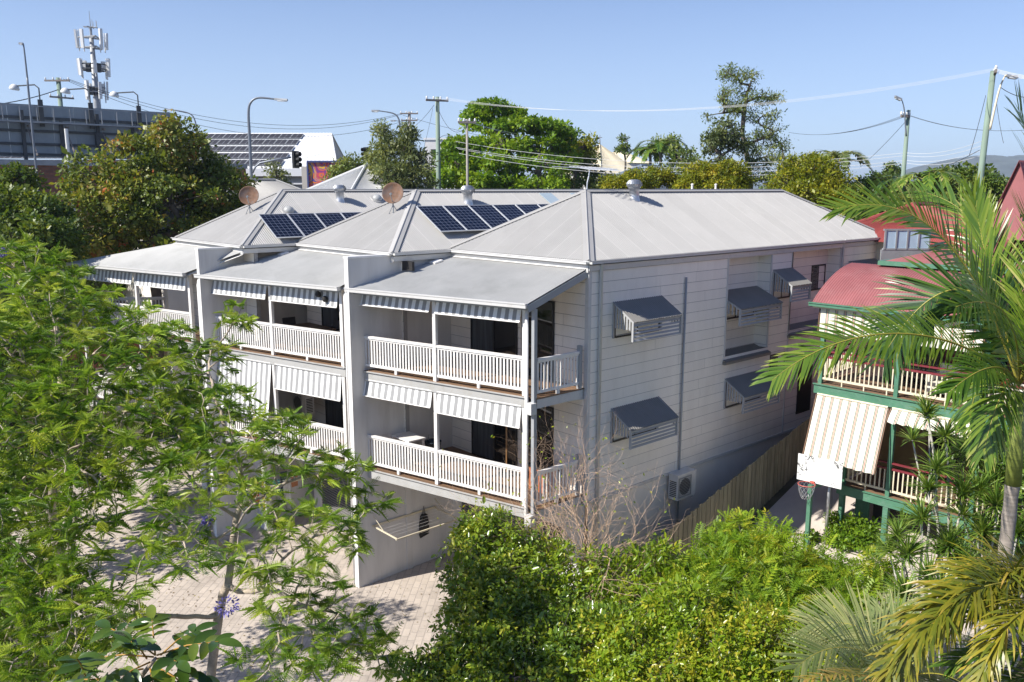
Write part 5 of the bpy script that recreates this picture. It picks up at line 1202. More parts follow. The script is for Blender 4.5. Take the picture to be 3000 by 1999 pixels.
def tubes(P, par, r, k=5):
    n = len(P); d = np.zeros((n, 3)); has = par >= 0; d[has] = P[has]-P[par[has]]; d[~has] = [0, 0, 1.]; d /= np.linalg.norm(d, axis=1, keepdims=True)+1e-9
    ref = np.where(np.abs(d[:, :1]) < .9, np.array([[1., 0, 0]]), np.array([[0, 1., 0]])); a = ref-d*np.sum(d*ref, 1, keepdims=True); a /= np.linalg.norm(a, axis=1, keepdims=True); b = np.cross(d, a)
    t = np.arange(k)*2*np.pi/k
    idx = np.where(has)[0]; pr = par[idx]
    top = P[idx][:, None]+(a[idx][:, None]*np.cos(t)[None, :, None]+b[idx][:, None]*np.sin(t)[None, :, None])*r[idx][:, None, None]
    bot = P[pr][:, None]+(a[idx][:, None]*np.cos(t)[None, :, None]+b[idx][:, None]*np.sin(t)[None, :, None])*np.minimum(r[pr], r[idx]*1.7)[:, None, None]
    V = np.concatenate([bot, top], 1).reshape(-1, 3); o = (np.arange(len(idx))*2*k)[:, None, None]
    f = np.array([(j, (j+1) % k, k+(j+1) % k, k+j) for j in range(k)])[None]
    return V, (f+o).reshape(-1, 4), RNG.uniform(0, 1, len(idx)*k)
def lobe_pts(lobes, n, shell=.45, flat=0):
    """lobes: (x px, y px, D, rx m, ry m(depth), rz m[, weight])"""
    w_ = np.array([(l[3]*l[5]+l[4]*l[5]+l[3]*l[4])*(l[6] if len(l) > 6 else 1) for l in lobes]); k = RNG.multinomial(n, w_/w_.sum()); out = []
    for l, m_ in zip(lobes, k):
        u = rdir(m_)*(RNG.uniform(shell, 1, m_)**.6)[:, None]; c = at(*l[:3])
        out.append(c+RGT*u[:, :1]*l[3]+FWD*u[:, 1:2]*l[4]+UP*u[:, 2:]*l[5])
    return np.concatenate(out)
def trunkline(base, to, n=6, bend=.3):
    base, to = np.asarray(base, float), np.asarray(to, float); off = RNG.normal(0, bend, 3)*[1, 1, 0]
    return [base*(1-f)+to*f+off*math.sin(f*math.pi) for f in np.linspace(0, 1, n)]
MT['bark'] = pm('pale_bark', (.44, .36, .28), .9, .25, 5, bump=.5, bscale=25, dirt=(.16, .13, .10), dscale=3); MT['barkd'] = pm('dark_bark', (.12, .10, .08), .95, .25, 4, bump=.5, bscale=20); MT['twig'] = pm('tan_twig', (.55, .38, .26), .85, .15, 4)
MT['stem'] = pm('pale_stem', (.45, .42, .37), .85, .18, 6)
def pxbase(x, y, D, z=None):
    p = at(x, y, D); p[2] = gz(p[1]) if z is None else z; return p
def near_tree(name, label, cat, lobes, trunk, leaf, mat, bark, npts=900, step=.28, kill=.5, tip=.008, per=6, size=(.28, .42), tipr=.02, up=.35, droop=.2, rmax=.16, spread=.5, group=None, shell=.45, k=5, infl=6, base_t=.5, wig=.12, crown='crown', extra=None):
    root = empty(name, trunk[0], label, cat, group)
    P, par, ch = grow(trunk, lobe_pts(lobes, npts, shell), step, infl, kill, wig=wig)
    r = radii(P, par, ch, tip, rmax=rmax); V, F, rr_ = tubes(P, par, r, k); np_mesh('trunk', V, F, bark, root, rnd=rr_, smooth=True)
    L = np.where((r < tipr))[0]; L = L[par[L] >= 0]; tips = ch[L] == 0; cnt = np.where(tips, per, max(1, per//3)); idx = np.repeat(L, cnt); n = len(idx)
    bd = P[idx]-P[par[idx]]; bd /= np.linalg.norm(bd, axis=1, keepdims=True)+1e-9
    d = bd*.5+rdir(n, -.5, .8)*spread*2+UP*up; d /= np.linalg.norm(d, axis=1, keepdims=True)
    nrm_ = UP[None]+RNG.normal(0, .45, (n, 3)); s = RNG.uniform(*size, n); pos = P[idx]+RNG.normal(0, .02, (n, 3))
    cl = RNG.uniform(0, 1, len(P))[idx]; hue = np.clip(base_t+(cl-.5)*.7+RNG.normal(0, .1, n), 0, 1)
    leaves_ = leaf if isinstance(leaf, list) else [leaf]; pick = RNG.integers(0, len(leaves_), n); fr_ = frames(d, nrm_)
    V, F, rr_ = join([place(*lf, pos[pick == q_], fr_[pick == q_], s[pick == q_], hue[pick == q_]) for q_, lf in enumerate(leaves_)])
    np_mesh(crown, V, F, mat, root, rnd=rr_)
    pass
    if extra: extra(root, P, L)
    return root, P, r, ch
def clump_tree(name, label, cat, lobes, base, mat, bark, leafsize=.2, nclump=140, per=60, cr=.55, r0=.2, group=None, leaf=None, flat=.6, shell=.55, hue=.5, dens=1., ragged=.3, extra=None, crown='crown', upl=.6, spine=None, shoots=0, scv=(.6, 1.25)):
    """more distant tree: limbs to each lobe, leaves gathered in clumps through the crown"""
    root = empty(name, base, label, cat, group); leaf = leaf or T_DIAM; ctr = [at(*l[:3]) for l in lobes]
    pts = lobe_pts(lobes, nclump, shell)
    if shoots:
        sp_ = lobe_pts([(l[0], l[1], l[2], l[3]*1.2, l[4]*1.2, l[5]*1.3) for l in lobes], shoots*4, .85); sp_ = sp_[np.argsort(-sp_[:, 2]-.25*(sp_@-FWD)+RNG.normal(0, .35, len(sp_)))][:shoots]; pts = np.concatenate([pts, sp_])
    cmean = np.mean(ctr, 0); fork = np.array([base[0]*.6+cmean[0]*.4, base[1]*.6+cmean[1]*.4, base[2]+(min(c[2]-l[5]*.6 for c, l in zip(ctr, lobes))-base[2])*.75]); fork[2] = max(fork[2], base[2]+.5)
    P = trunkline(base, fork, 6, .1); par = [-1, 0, 1, 2, 3, 4]
    if spine:
        S_ = [np.asarray(base, float)]+[at(*s_) for s_ in spine]; P = []
        for a_, b_ in zip(S_, S_[1:]): P += [a_*(1-f)+b_*f for f in np.linspace(0, 1, 4, endpoint=False)]
        P.append(S_[-1]); par = [-1]+list(range(len(P)-1))
    for c in sorted(ctr, key=lambda c_: np.linalg.norm(c_-fork)):
        A2 = np.array(P[4:]); dd_ = np.linalg.norm(A2-c, axis=1)+.9*np.maximum(0, A2[:, 2]-c[2]+.2); j = 4+int(dd_.argmin())
        q = trunkline(P[j], c, 7, .22)[1:]; o = len(P); P += q; par += [j]+list(range(o, o+5))
    P = np.array(P); par = np.array(par); m_ = len(P); cand = np.arange(5, m_); c0_ = len(cand)
    d = np.linalg.norm(pts[:, None]-P[cand][None], axis=2); near = cand[d.argmin(1)]
    Pm = P[near]*.5+pts*.5+RNG.normal(0, .12, pts.shape)+UP*-.05; n = len(pts)
    P2 = np.concatenate([P, Pm, pts]); par2 = np.concatenate([par, near, np.arange(m_, m_+n)]); ch = np.zeros(len(P2), int)
    r = radii(P2, par2, ch, r0/ (n**(1/2.3)), rmax=r0); V, F, q = tubes(P2, par2, r, 5); np_mesh('trunk', V, F, bark, root, rnd=q, smooth=True)
    sc = RNG.uniform(scv[0], scv[1], n)*cr; sc[nclump:] *= .55; k = RNG.poisson(per*dens*(sc/cr)**2); idx = np.repeat(np.arange(n), k); N_ = len(idx)
    u = rdir(N_)*(RNG.uniform(.1, 1, N_)**.5)[:, None]; off = u*sc[idx][:, None]*[1, 1, flat]+RNG.normal(0, ragged*cr*.5, (N_, 3))*[1, 1, .5]
    dd = u+UP*RNG.uniform(-.7, .5, N_)[:, None]+RNG.normal(0, .4, (N_, 3)); nn_ = UP*upl+u*.8+RNG.normal(0, .5, (N_, 3))
    h = np.clip(hue+(RNG.uniform(0, 1, n)[idx]-.5)*.6+RNG.normal(0, .13, N_), 0, 1)
    V, F, q = place(*leaf, pts[idx]+off, frames(dd, nn_), np.exp(RNG.normal(0, .3, N_))*leafsize, h); np_mesh(crown, V, F, mat, root, rnd=q)
    if extra: extra(root, pts)
    return root
# ---- leaf colours
LM = {}
LM['jac'] = leaf_mat('feathery_leaf', [(0, (.06, .14, .02)), (.38, (.165, .295, .03)), (.72, (.33, .455, .06)), (1, (.52, .57, .10))], .44, coarse=.2, tint=(1.12, 1.15, .5))
LM['gloss'] = leaf_mat('glossy_leaf', [(0, (.06, .125, .014)), (.45, (.16, .27, .025)), (.8, (.30, .40, .035)), (1, (.50, .48, .05))], .36, rough=.24, spec=.7, coarse=.2)
LM['lime'] = leaf_mat('lime_leaf', [(0, (.09, .18, .012)), (.45, (.21, .34, .02)), (.8, (.37, .47, .03)), (1, (.55, .50, .05))], .42, rough=.3, spec=.6, coarse=.2)
LM['pin'] = leaf_mat('bright_pinnate_leaf', [(0, (.09, .19, .014)), (.45, (.20, .35, .025)), (.8, (.33, .47, .03)), (1, (.52, .52, .05))], .44, coarse=.2)
LM['red'] = leaf_mat('red_tinged_leaf', [(0, (.07, .12, .02)), (.5, (.19, .245, .04)), (.76, (.33, .33, .065)), (.9, (.43, .28, .08)), (1, (.52, .16, .07))], .36, coarse=.2)
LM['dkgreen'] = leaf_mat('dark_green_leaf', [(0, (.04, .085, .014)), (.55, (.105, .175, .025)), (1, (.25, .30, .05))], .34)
LM['olive'] = leaf_mat('olive_grey_leaf', [(0, (.08, .115, .045)), (.6, (.19, .235, .085)), (1, (.38, .40, .16))], .32, coarse=.25)
LM['bright'] = leaf_mat('bright_green_leaf', [(0, (.06, .145, .010)), (.45, (.17, .31, .018)), (1, (.34, .46, .03))], .4, coarse=.2)
LM['yellow'] = leaf_mat('yellow_leaf', [(0, (.13, .18, .014)), (.4, (.28, .31, .02)), (.75, (.45, .40, .025)), (1, (.55, .34, .03))], .38, coarse=.2)
LM['gum'] = leaf_mat('gum_leaf', [(0, (.065, .115, .028)), (.5, (.165, .23, .05)), (1, (.33, .36, .09))], .35, coarse=.2)
LM['palm'] = leaf_mat('palm_leaflet', [(0, (.025, .07, .014)), (.45, (.09, .18, .02)), (.8, (.22, .31, .035)), (1, (.46, .44, .14))], .24, rough=.28, spec=.6, coarse=.12)
LM['palmy'] = leaf_mat('yellowing_palm_leaflet', [(0, (.06, .10, .012)), (.4, (.17, .20, .018)), (.75, (.38, .32, .03)), (1, (.50, .33, .08))], .35, rough=.35, spec=.5, coarse=.2)
LM['palmg'] = leaf_mat('greyish_palm_leaflet', [(0, (.07, .12, .04)), (.55, (.18, .24, .08)), (1, (.42, .42, .18))], .3, rough=.32, spec=.55, coarse=.15)
LM['drac'] = leaf_mat('strap_leaf', [(0, (.05, .11, .015)), (.55, (.14, .25, .035)), (1, (.32, .40, .08))], .3, rough=.35, coarse=.1)
LM['big'] = leaf_mat('large_glossy_leaf', [(0, (.03, .075, .013)), (.6, (.075, .14, .018)), (1, (.22, .27, .03))], .3, rough=.22, spec=.65, coarse=.1)
LM['petal'] = leaf_mat('mauve_petal', [(0, (.16, .13, .42)), (1, (.32, .28, .62))], .35, tint=(1, 1, 1.1), coarse=0)
# ================================================================ feathery jacarandas on the left
def blossoms(px):
    def f(root, P, L):
        vs = []
        for (x, y, D, R_) in px:
            c = at(x, y, D); j = L[np.argmin(np.linalg.norm(P[L]-c, axis=1))]; c = P[j]*.0+c*1.0; n = 120
            u = rdir(n)*(RNG.uniform(.2, 1, n)**.5)[:, None]*R_; vs.append(place(T_OVAL[0]*[1, 1.1, 1], T_OVAL[1], c+u*[1, 1, .8], frames(u+RNG.normal(0, .02, (n, 3))+UP*-.03, RNG.normal(0, 1, (n, 3))), RNG.uniform(.035, .06, n), RNG.uniform(0, 1, n)))
        V, F, r = join(vs); np_mesh('blossom', V, F, LM['petal'], root, rnd=r)
    return f
RNG = np.random.default_rng(21)
LA = [(40, 755, 17.5, .9, 1.3, .5), (150, 800, 17.5, .7, 1.0, .4), (120, 900, 16, 1.2, 1.4, .7), (270, 870, 16.3, .5, .8, .3), (400, 925, 16, .4, .7, .25, .6), (300, 970, 16, .9, 1.1, .45), (480, 980, 16, .6, .9, .35, .7), (20, 1030, 14.5, 1.0, 1.3, .8), (270, 1080, 14.5, 1.3, 1.3, .7), (470, 1140, 14.5, .9, 1.1, .6), (90, 1260, 13.2, 1.2, 1.3, .7), (330, 1260, 13.4, 1.0, 1.2, .6), (20, 1480, 12.2, .9, 1.1, .6), (230, 1400, 12.6, 1.0, 1.1, .5), (500, 1290, 13.6, .7, .9, .5), (90, 1640, 11.6, .9, 1.0, .6), (40, 1850, 11, .8, 1, .6), (230, 1560, 11.8, .6, .8, .4, .8), (150, 1760, 11.4, .8, .9, .5, .9), (30, 1980, 10.6, .8, .9, .4), (200, 1960, 10.8, .7, .8, .4, .9), (330, 1870, 10.8, .5, .7, .3, .6)]
b = pxbase(130, 1850, 15.2)
near_tree('jacaranda_tree', 'large feathery-leaved tree filling the left edge, tan branches showing through', 'tree', LA, trunkline(b, at(150, 1500, 14.8), 7, .15), FEAS, LM['jac'], MT['bark'], npts=3400, step=.20, kill=.27, per=15, size=(.14, .32), spread=.6, up=.2, tipr=.018, tip=.0085, rmax=.2, shell=.2, base_t=.55, extra=blossoms([(8, 740, 17, .10), (14, 830, 16.5, .09)]))
LB = [(690, 930, 16.8, .4, .6, .4, .5), (610, 1050, 15.5, .6, .8, .45, .8), (650, 1190, 14.2, .6, .8, .5, .6), (560, 1210, 14, .7, .8, .5, 1.2), (640, 1330, 13.2, .8, .9, .5), (800, 1290, 13.6, .8, .8, .5), (930, 1370, 13.4, .6, .7, .4), (1030, 1390, 13.5, .35, .5, .3, .8), (1080, 1470, 13.4, .45, .5, .25, .8), (520, 1440, 12.4, .7, .8, .4, .8), (720, 1450, 12.4, .6, .7, .35, .7), (880, 1530, 12, .7, .7, .35, .7), (1010, 1590, 12, .45, .6, .3, .6), (600, 1620, 11.3, .55, .7, .3, .55), (770, 1660, 11, .5, .6, .3, .55), (930, 1680, 11, .5, .6, .3, .6), (450, 1620, 11.6, .5, .6, .3, .5), (850, 1780, 10.6, .5, .6, .3, .7), (1010, 1830, 10.8, .55, .6, .35, .9), (1090, 1900, 11, .45, .5, .35), (930, 1930, 10.2, .6, .6, .35), (760, 1960, 10, .5, .5, .3, .7), (300, 1760, 10.8, .7, .8, .35, .8), (160, 1740, 11, .7, .7, .35), (120, 1930, 10.2, .7, .7, .4)]
b = pxbase(600, 2330, 12.6); fk = at(640, 1800, 12.4)
near_tree('jacaranda_tree', 'open feathery-leaved tree in front of the driveway, mauve blossom among its bare forks', 'tree', LB, trunkline(b, fk, 7, .12), FEAS, LM['jac'], MT['bark'], npts=2500, step=.18, kill=.24, per=13, size=(.13, .29), spread=.6, up=.2, tipr=.0165, tip=.0075, rmax=.14, shell=.15, base_t=.55, extra=blossoms([(665, 1775, 10.9, .16), (605, 1525, 12, .07)]))
# dark leafy understorey below the left tree
RNG = np.random.default_rng(31)
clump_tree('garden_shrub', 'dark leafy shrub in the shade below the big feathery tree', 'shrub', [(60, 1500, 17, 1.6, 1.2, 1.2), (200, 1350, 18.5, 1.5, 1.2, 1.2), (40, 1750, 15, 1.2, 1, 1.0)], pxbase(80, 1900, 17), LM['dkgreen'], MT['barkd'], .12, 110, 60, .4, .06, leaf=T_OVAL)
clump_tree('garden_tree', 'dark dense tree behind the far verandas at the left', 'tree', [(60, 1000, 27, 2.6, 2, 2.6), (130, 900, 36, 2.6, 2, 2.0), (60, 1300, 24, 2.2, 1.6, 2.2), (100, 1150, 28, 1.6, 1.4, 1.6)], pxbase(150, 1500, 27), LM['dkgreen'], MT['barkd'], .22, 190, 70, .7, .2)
# ================================================================ bushes along the bottom
RNG = np.random.default_rng(41)
LG = [(1425, 1555, 17.4, .55, .7, .4), (1365, 1610, 17, .5, .7, .4), (1480, 1590, 17, .6, .7, .4), (1385, 1690, 16.2, .55, .8, .45), (1490, 1690, 16.2, .7, .8, .45), (1400, 1780, 15.5, .6, .8, .45), (1510, 1780, 15.4, .7, .8, .45), (1370, 1860, 14.8, .6, .8, .45), (1470, 1870, 14.6, .7, .8, .45), (1560, 1850, 14.8, .7, .8, .45), (1350, 1960, 14, .6, .8, .4), (1450, 1970, 13.8, .7, .8, .4), (1560, 1950, 14, .8, .9, .45), (1640, 1810, 15, .7, .8, .4), (1660, 1910, 14.2, .7, .8, .4), (1765, 1850, 14.6, .7, .8, .4), (1225, 1965, 13.6, .35, .5, .3), (1290, 1985, 13.6, .5, .6, .3), (1500, 2050, 13.2, 1.3, 1, .4), (1310, 2060, 13, .8, .8, .3)]
clump_tree('glossy_shrub', 'big dark glossy-leaved shrub in front of the garage, bottom centre', 'shrub', LG, pxbase(1330, 2050, 15.2), LM['gloss'], MT['barkd'], .088, 560, 85, .22, .07, leaf=T_OVAL, shell=.6, flat=.75, ragged=.5, hue=.56, upl=1.15, shoots=150, scv=(.4, 1.4))
RNG = np.random.default_rng(42)
LY = [(1850, 1900, 14, .6, .7, .45), (2010, 1820, 14.6, .7, .8, .5), (2080, 1940, 13.6, .8, .9, .5), (2230, 1880, 14, .7, .8, .45), (1950, 2000, 13.2, 1, .9, .4), (2330, 1970, 13.4, .7, .8, .4), (2150, 2060, 12.8, 1.2, .9, .4), (1740, 2000, 13.4, .7, .8, .4)]
clump_tree('lime_shrub', 'yellow-green small-leaved shrub along the bottom, right of the dark glossy shrub', 'shrub', LY, pxbase(2050, 2150, 14.2), LM['lime'], MT['barkd'], .078, 400, 90, .21, .06, leaf=T_OVAL, shell=.6, flat=.75, ragged=.5, hue=.66, upl=1.15, shoots=130, scv=(.4, 1.4))
RNG = np.random.default_rng(43)
LP = [(2175, 1580, 18.2, .62, .8, .32), (2250, 1575, 18.4, .35, .6, .28), (2080, 1640, 17.4, .55, .8, .36), (2215, 1670, 17, .7, .9, .36), (2340, 1640, 17.4, .3, .5, .26), (2420, 1680, 17, .5, .7, .32), (2120, 1750, 16.2, .75, .9, .42), (2310, 1755, 16.2, .65, .8, .4), (2450, 1770, 16, .55, .7, .38), (2585, 1670, 16.6, .24, .4, .24), (2570, 1740, 16.2, .26, .4, .26), (2440, 1850, 15.2, .55, .7, .36), (2545, 1830, 15.4, .35, .5, .3), (1990, 1720, 16.6, .5, .7, .36), (2280, 1840, 15.3, .6, .7, .38), (1960, 1830, 15.6, .6, .7, .4), (2570, 1890, 14.8, .35, .5, .28)]
clump_tree('pinnate_shrub', 'bright green shrub of drooping ladder-like leaves below the basketball hoop', 'shrub', LP, pxbase(2280, 2000, 16.4), LM['pin'], MT['barkd'], .24, 430, 22, .25, .07, leaf=T_PIN, shell=.45, flat=.5, ragged=.35, hue=.62, upl=1.2, shoots=130, scv=(.5, 1.4))
# bare twiggy shrub
RNG = np.random.default_rng(44)
root = empty('bare_shrub', pxbase(1740, 1830, 17.4), 'bare shrub of pale tangled twigs with a few yellow leaves at the wall corner', 'shrub')
tw = M(); ends = []
def branch(p, d, L, r, lev):
    n = max(3, int(L/.13)); pts = [p]; d = nrm(d)
    for i in range(n):
        d = nrm(d+RNG.normal(0, .16, 3)+UP*.03-UP*.02*lev); pts.append(pts[-1]+d*L/n)
        if lev < 3 and i > 0 and RNG.uniform() < (.56, .46, .30)[lev]:
            sd = nrm(np.cross(d, RNG.normal(0, 1, 3))); branch(pts[-1], d*.75+sd*.7+UP*.12, L*(.52, .5, .55)[lev]*RNG.uniform(.7, 1.2), r*.55*(1-.5*i/n), lev+1)
    tw.tube(pts, [r*(1-.7*i/n) for i in range(n+1)], 5 if lev < 2 else 3, cap=False); ends.append(pts[-1])
for i in range(16):
    b_ = at(1735+RNG.uniform(-70, 60), 1690+RNG.uniform(-40, 40), 17.4+RNG.uniform(-.3, .3)); t_ = [(1440, 1440), (1500, 1360), (1560, 1400), (1620, 1330), (1700, 1350), (1780, 1340), (1850, 1370), (1930, 1400), (2000, 1480), (1590, 1480), (1880, 1480), (1530, 1500), (1660, 1400), (1960, 1530), (1740, 1420), (1820, 1450)][i]; v_ = at(*t_, 18+RNG.uniform(-.6, .5))-b_; branch(b_, v_, np.linalg.norm(v_)*1.0, .012, 0)
tw.build('trunk', MT['twig'], root); e_ = np.array(ends); e_ = e_[RNG.uniform(0, 1, len(e_)) < .16]; V, F, r = place(*T_OVAL, e_, frames(rdir(len(e_))-UP*.4, rdir(len(e_))), RNG.uniform(.05, .09, len(e_)), RNG.uniform(.4, 1, len(e_))); np_mesh('crown', V, F, LM['lime'], root, rnd=r)
RNG = np.random.default_rng(45)
LQ = [(1490, 1640, 17, .5, .6, .4), (1620, 1690, 16.6, .6, .6, .4), (1930, 1640, 17, .5, .5, .35), (1560, 1720, 16, .6, .6, .4), (1740, 1790, 15.6, .7, .7, .4), (1890, 1770, 15.8, .6, .6, .4), (1600, 1620, 17.2, .5, .5, .35), (1750, 1640, 17, .6, .6, .35), (1880, 1660, 17, .5, .6, .35), (1690, 1730, 16.3, .6, .6, .35), (1830, 1760, 16, .6, .6, .35), (1540, 1590, 17.5, .4, .5, .3)]
clump_tree('leafy_shrub', 'straggly shrub with drooping yellow-green leaves round the foot of the bare twigs', 'shrub', LQ, pxbase(1730, 1900, 16.8), LM['lime'], MT['twig'], .11, 300, 34, .26, .05, leaf=(T_OVAL[0]*[1, .75, 1], T_OVAL[1]), shell=.4, flat=.8, ragged=.5, hue=.5, upl=1.)
# broad-leaved plant close to the viewer
RNG = np.random.default_rng(46)
root = empty('broad_leaved_plant', at(420, 2200, 4.6), 'close broad-leaved plant with big dark oval leaves on orange stalks, bottom left', 'plant')
hub = at(455, 1920, 4.5); st = M(); st.tube([at(420, 2300, 4.7), at(400, 2000, 4.6), hub-UP*.02], [.022, .017, .010], 8); st.build('stem', MT['bark'], root, smooth=True)
def big_leaf_shape(n=7):
    V, F = [], []
    for i in range(n+1):
        t = i/n; w_ = .23*math.sin(math.pi*min(1, t*.93+.05))**.65*(1-.08*t); z = -.22*t*t
        V += [(t, -w_, z+w_*.25), (t, 0, z), (t, w_, z+w_*.25)]
    for i in range(n): a = 3*i; F += [(a, a+1, a+4, a+3), (a+1, a+2, a+5, a+4)]
    return np.array(V), [tuple(reversed(f)) for f in F]
TB = t_big = big_leaf_shape()
stalks = [((455, 1920), (320, 1840)), ((455, 1920), (445, 1815)), ((460, 1920), (640, 1880)), ((450, 1925), (270, 1930)), ((470, 1920), (570, 1850)), ((440, 1940), (330, 2010)), ((430, 1930), (385, 1880)), ((475, 1930), (600, 1985)), ((250, 1980), (225, 1930)), ((420, 1960), (250, 2010)), ((460, 1930), (520, 1940)), ((440, 1960), (450, 2020)), ((470, 1960), (560, 2030)), ((300, 1990), (190, 2010))]
sk_ = M(); lp, ld, ls, ln_ = [], [], [], []
for i, (a, b) in enumerate(stalks):
    A, Bp = at(*a, 4.5), at(*b, 4.5+RNG.uniform(-.25, .2)); mid = (A+Bp)/2+UP*.02; sk_.tube([A, mid, Bp], [.0055, .0045, .003], 6)
    ax_ = nrm(Bp-A); sd_ = nrm(np.cross(ax_, UP)); L_ = np.linalg.norm(Bp-A)
    for j, f in enumerate((.45, .62, .80, .95)):
        c = A*(1-f)+Bp*f+UP*.02*4*f*(1-f)
        for s in (-1, 1): lp.append(c); ld.append(ax_*.45+sd_*s*1.0+RNG.normal(0, .15, 3)-UP*.05); ls.append(RNG.uniform(.09, .155)); ln_.append(UP-sd_*s*.35+RNG.normal(0, .2, 3)-FWD*.35)
    lp.append(Bp); ld.append(ax_+RNG.normal(0, .1, 3)); ls.append(.14); ln_.append(UP-FWD*.3)
sk_.build('leaf_stalk', pm('orange_stalk', (.42, .22, .03), .5), root, smooth=True)
V, F, r = place(*TB, np.array(lp), frames(np.array(ld), np.array(ln_)), np.array(ls), RNG.uniform(.2, .9, len(lp)), jit=.02); np_mesh('leaves', V, F, LM['big'], root, rnd=r, smooth=True)
# ================================================================ palms
def bez(c, n=26):
    c = [np.asarray(p, float) for p in c]; out = []
    k = len(c)-1
    for t in np.linspace(0, 1, n):
        q = sum(math.comb(k, i)*(1-t)**(k-i)*t**i*c[i] for i in range(k+1)); out.append(q)
    return np.array(out)
def frond(parent, ctrl, ll=.6, npair=48, w=.022, droop=.5, vee=.35, mat=None, start=.12, hue=.5, name='frond', rr_=.018, ang=55, stiff=1., plum=.06, roll=0.):
    C = bez(ctrl, 40); L = np.concatenate([[0], np.cumsum(np.linalg.norm(np.diff(C, axis=0), axis=1))]); L /= L[-1]
    m = M(); rad_ = [rr_*(1-.85*i/39) for i in range(40)]; parts = []
    ts = np.linspace(start, .995, npair); pos = np.stack([np.interp(ts, L, C[:, k]) for k in range(3)], 1); p2 = np.stack([np.interp(np.minimum(ts+.02, 1), L, C[:, k]) for k in range(3)], 1); p1 = np.stack([np.interp(ts-.02, L, C[:, k]) for k in range(3)], 1)
    T_ = p2-p1; T_ /= np.linalg.norm(T_, axis=1, keepdims=True); S_ = np.cross(T_, UP); S_ /= np.linalg.norm(S_, axis=1, keepdims=True)+1e-9; N_ = np.cross(S_, T_); S0_, q_ = S_, math.radians(roll); S_ = S0_*math.cos(q_)+N_*math.sin(q_); N_ = N_*math.cos(q_)-S0_*math.sin(q_)
    w = w*1.75; Vs, Fs, rs = [], [], []; o = 0; seg = 4
    u = (ts-start)/(1-start); ln = ll*(.35+.65*np.sin(np.pi*np.clip(.18+u*.74, 0, 1)))*RNG.uniform(.88, 1.08, npair)
    for s in (-1, 1):
        a = np.radians(ang*(1-.55*u)+RNG.normal(0, 4, npair))[:, None]
        d = T_*np.cos(a)+S_*s*np.sin(a)+N_*vee+RNG.normal(0, plum, (npair, 3)); d /= np.linalg.norm(d, axis=1, keepdims=True)
        p = pos.copy(); hh = np.clip(hue+RNG.normal(0, .14, npair), 0, 1); prev = None
        for j in range(seg+1):
            f = j/seg; wj = w*(.75 if j == 0 else (1 if j < 3 else (.75 if j == 3 else .06)))
            wd = np.cross(d, N_); wd /= np.linalg.norm(wd, axis=1, keepdims=True)+1e-9
            Vs.append(np.stack([p-wd*wj/2, p+wd*wj/2], 1).reshape(-1, 3)); cur = o+np.arange(npair)*2; o += npair*2
            if prev is not None: Fs.append(np.stack([prev, prev+1, cur+1, cur], 1)); rs.append(np.clip(hh+(.30 if j == seg else 0)*RNG.uniform(0, 1, npair), 0, 1))
            prev = cur; p = p+d*(ln/seg)[:, None]; d = d-UP*droop*(.35+f)*.45*stiff; d = d/np.linalg.norm(d, axis=1, keepdims=True)
    V = np.concatenate(Vs); F = np.concatenate(Fs); r = np.concatenate(rs)
    ob = np_mesh(name, V, F, mat or LM['palm'], parent, rnd=r)
    m.tube(list(C), rad_, 6); m.build('midrib', MT['midrib'], ob, smooth=True)
    return ob
MT['midrib'] = pm('yellow_midrib', (.34, .30, .05), .45, .15, 5); MT['palmtrunk'] = pm('ringed_palm_trunk', (.34, .29, .24), .85, .25, 2, stretch=(1, 1, 14), dirt=(.20, .17, .14), dscale=3)
def ringed(root, a, b, r, mat=None, n=40):
    q = M(); a, b = np.asarray(a, float), np.asarray(b, float); pts = [a*(1-i/n)+b*i/n for i in range(n+1)]; q.tube(pts, [r*(1.12-.2*i/n)*(1.05 if i % 3 == 0 else .97) for i in range(n+1)], 14); q.build('trunk', mat or MT['palmtrunk'], root, smooth=True)
RNG = np.random.default_rng(51)
D0 = 13.; cr_ = at(2985, 1130, D0); tb = pxbase(2950, 1330, D0); tb[:2] = at(2953, 1500, D0)[:2]-FWD[:2]*.0; tb2 = np.array([*at(2945, 1700, D0)[:2], gz(at(2945, 1700, D0)[1])])
palm = empty('palm_tree', tb2, 'tall feather palm at the right edge, fronds arching over the green veranda', 'palm')
ringed(palm, tb2, at(2968, 1400, D0), .115); q = M(); q.tube([at(2968, 1420, D0), at(2974, 1330, D0), at(2985, 1150, D0)], [.125, .12, .08], 12); q.build('crownshaft', pm('green_crownshaft', (.22, .26, .05), .5, .2, 4, stretch=(1, 1, 8)), palm, smooth=True)
def A_(x, y, d=0): return at(x, y, D0+d)
frond(palm, [cr_, A_(2800, 930, -.8), A_(2480, 925, -1.3), A_(2262, 1115, -1.5)], .70, 80, .0185, .34, .0, hue=.58, rr_=.022, start=.2, roll=50, ang=62)
frond(palm, [cr_, A_(2930, 780, .2), A_(2750, 760, .4), A_(2590, 1040, .5)], 1.0, 96, .022, .20, -.05, hue=.12, rr_=.024, roll=62, ang=68)  # arching frond: shaded underside painted in as a darker leaf colour
frond(palm, [cr_, A_(2860, 760, -.2), A_(2720, 545, -.4), A_(2450, 612, -.6)], .78, 84, .0185, .12, .12, hue=.62, rr_=.022, roll=58, ang=62)
frond(palm, [cr_, A_(2960, 800, .8), A_(2900, 600, 1.6), A_(2690, 560, 2.4)], .75, 54, .018, .15, .15, hue=.42, roll=50, ang=60)
frond(palm, [cr_, A_(2900, 860, .6), A_(2880, 700, 1.0), A_(2850, 570, 1.2)], .85, 60, .021, .08, .25, hue=.65, roll=40, ang=40)
frond(palm, [cr_, A_(3060, 850, .0), A_(3130, 600, -.3), A_(2985, 330, -.4)], 1.05, 74, .020, .10, .12, hue=.64, roll=55, ang=60)
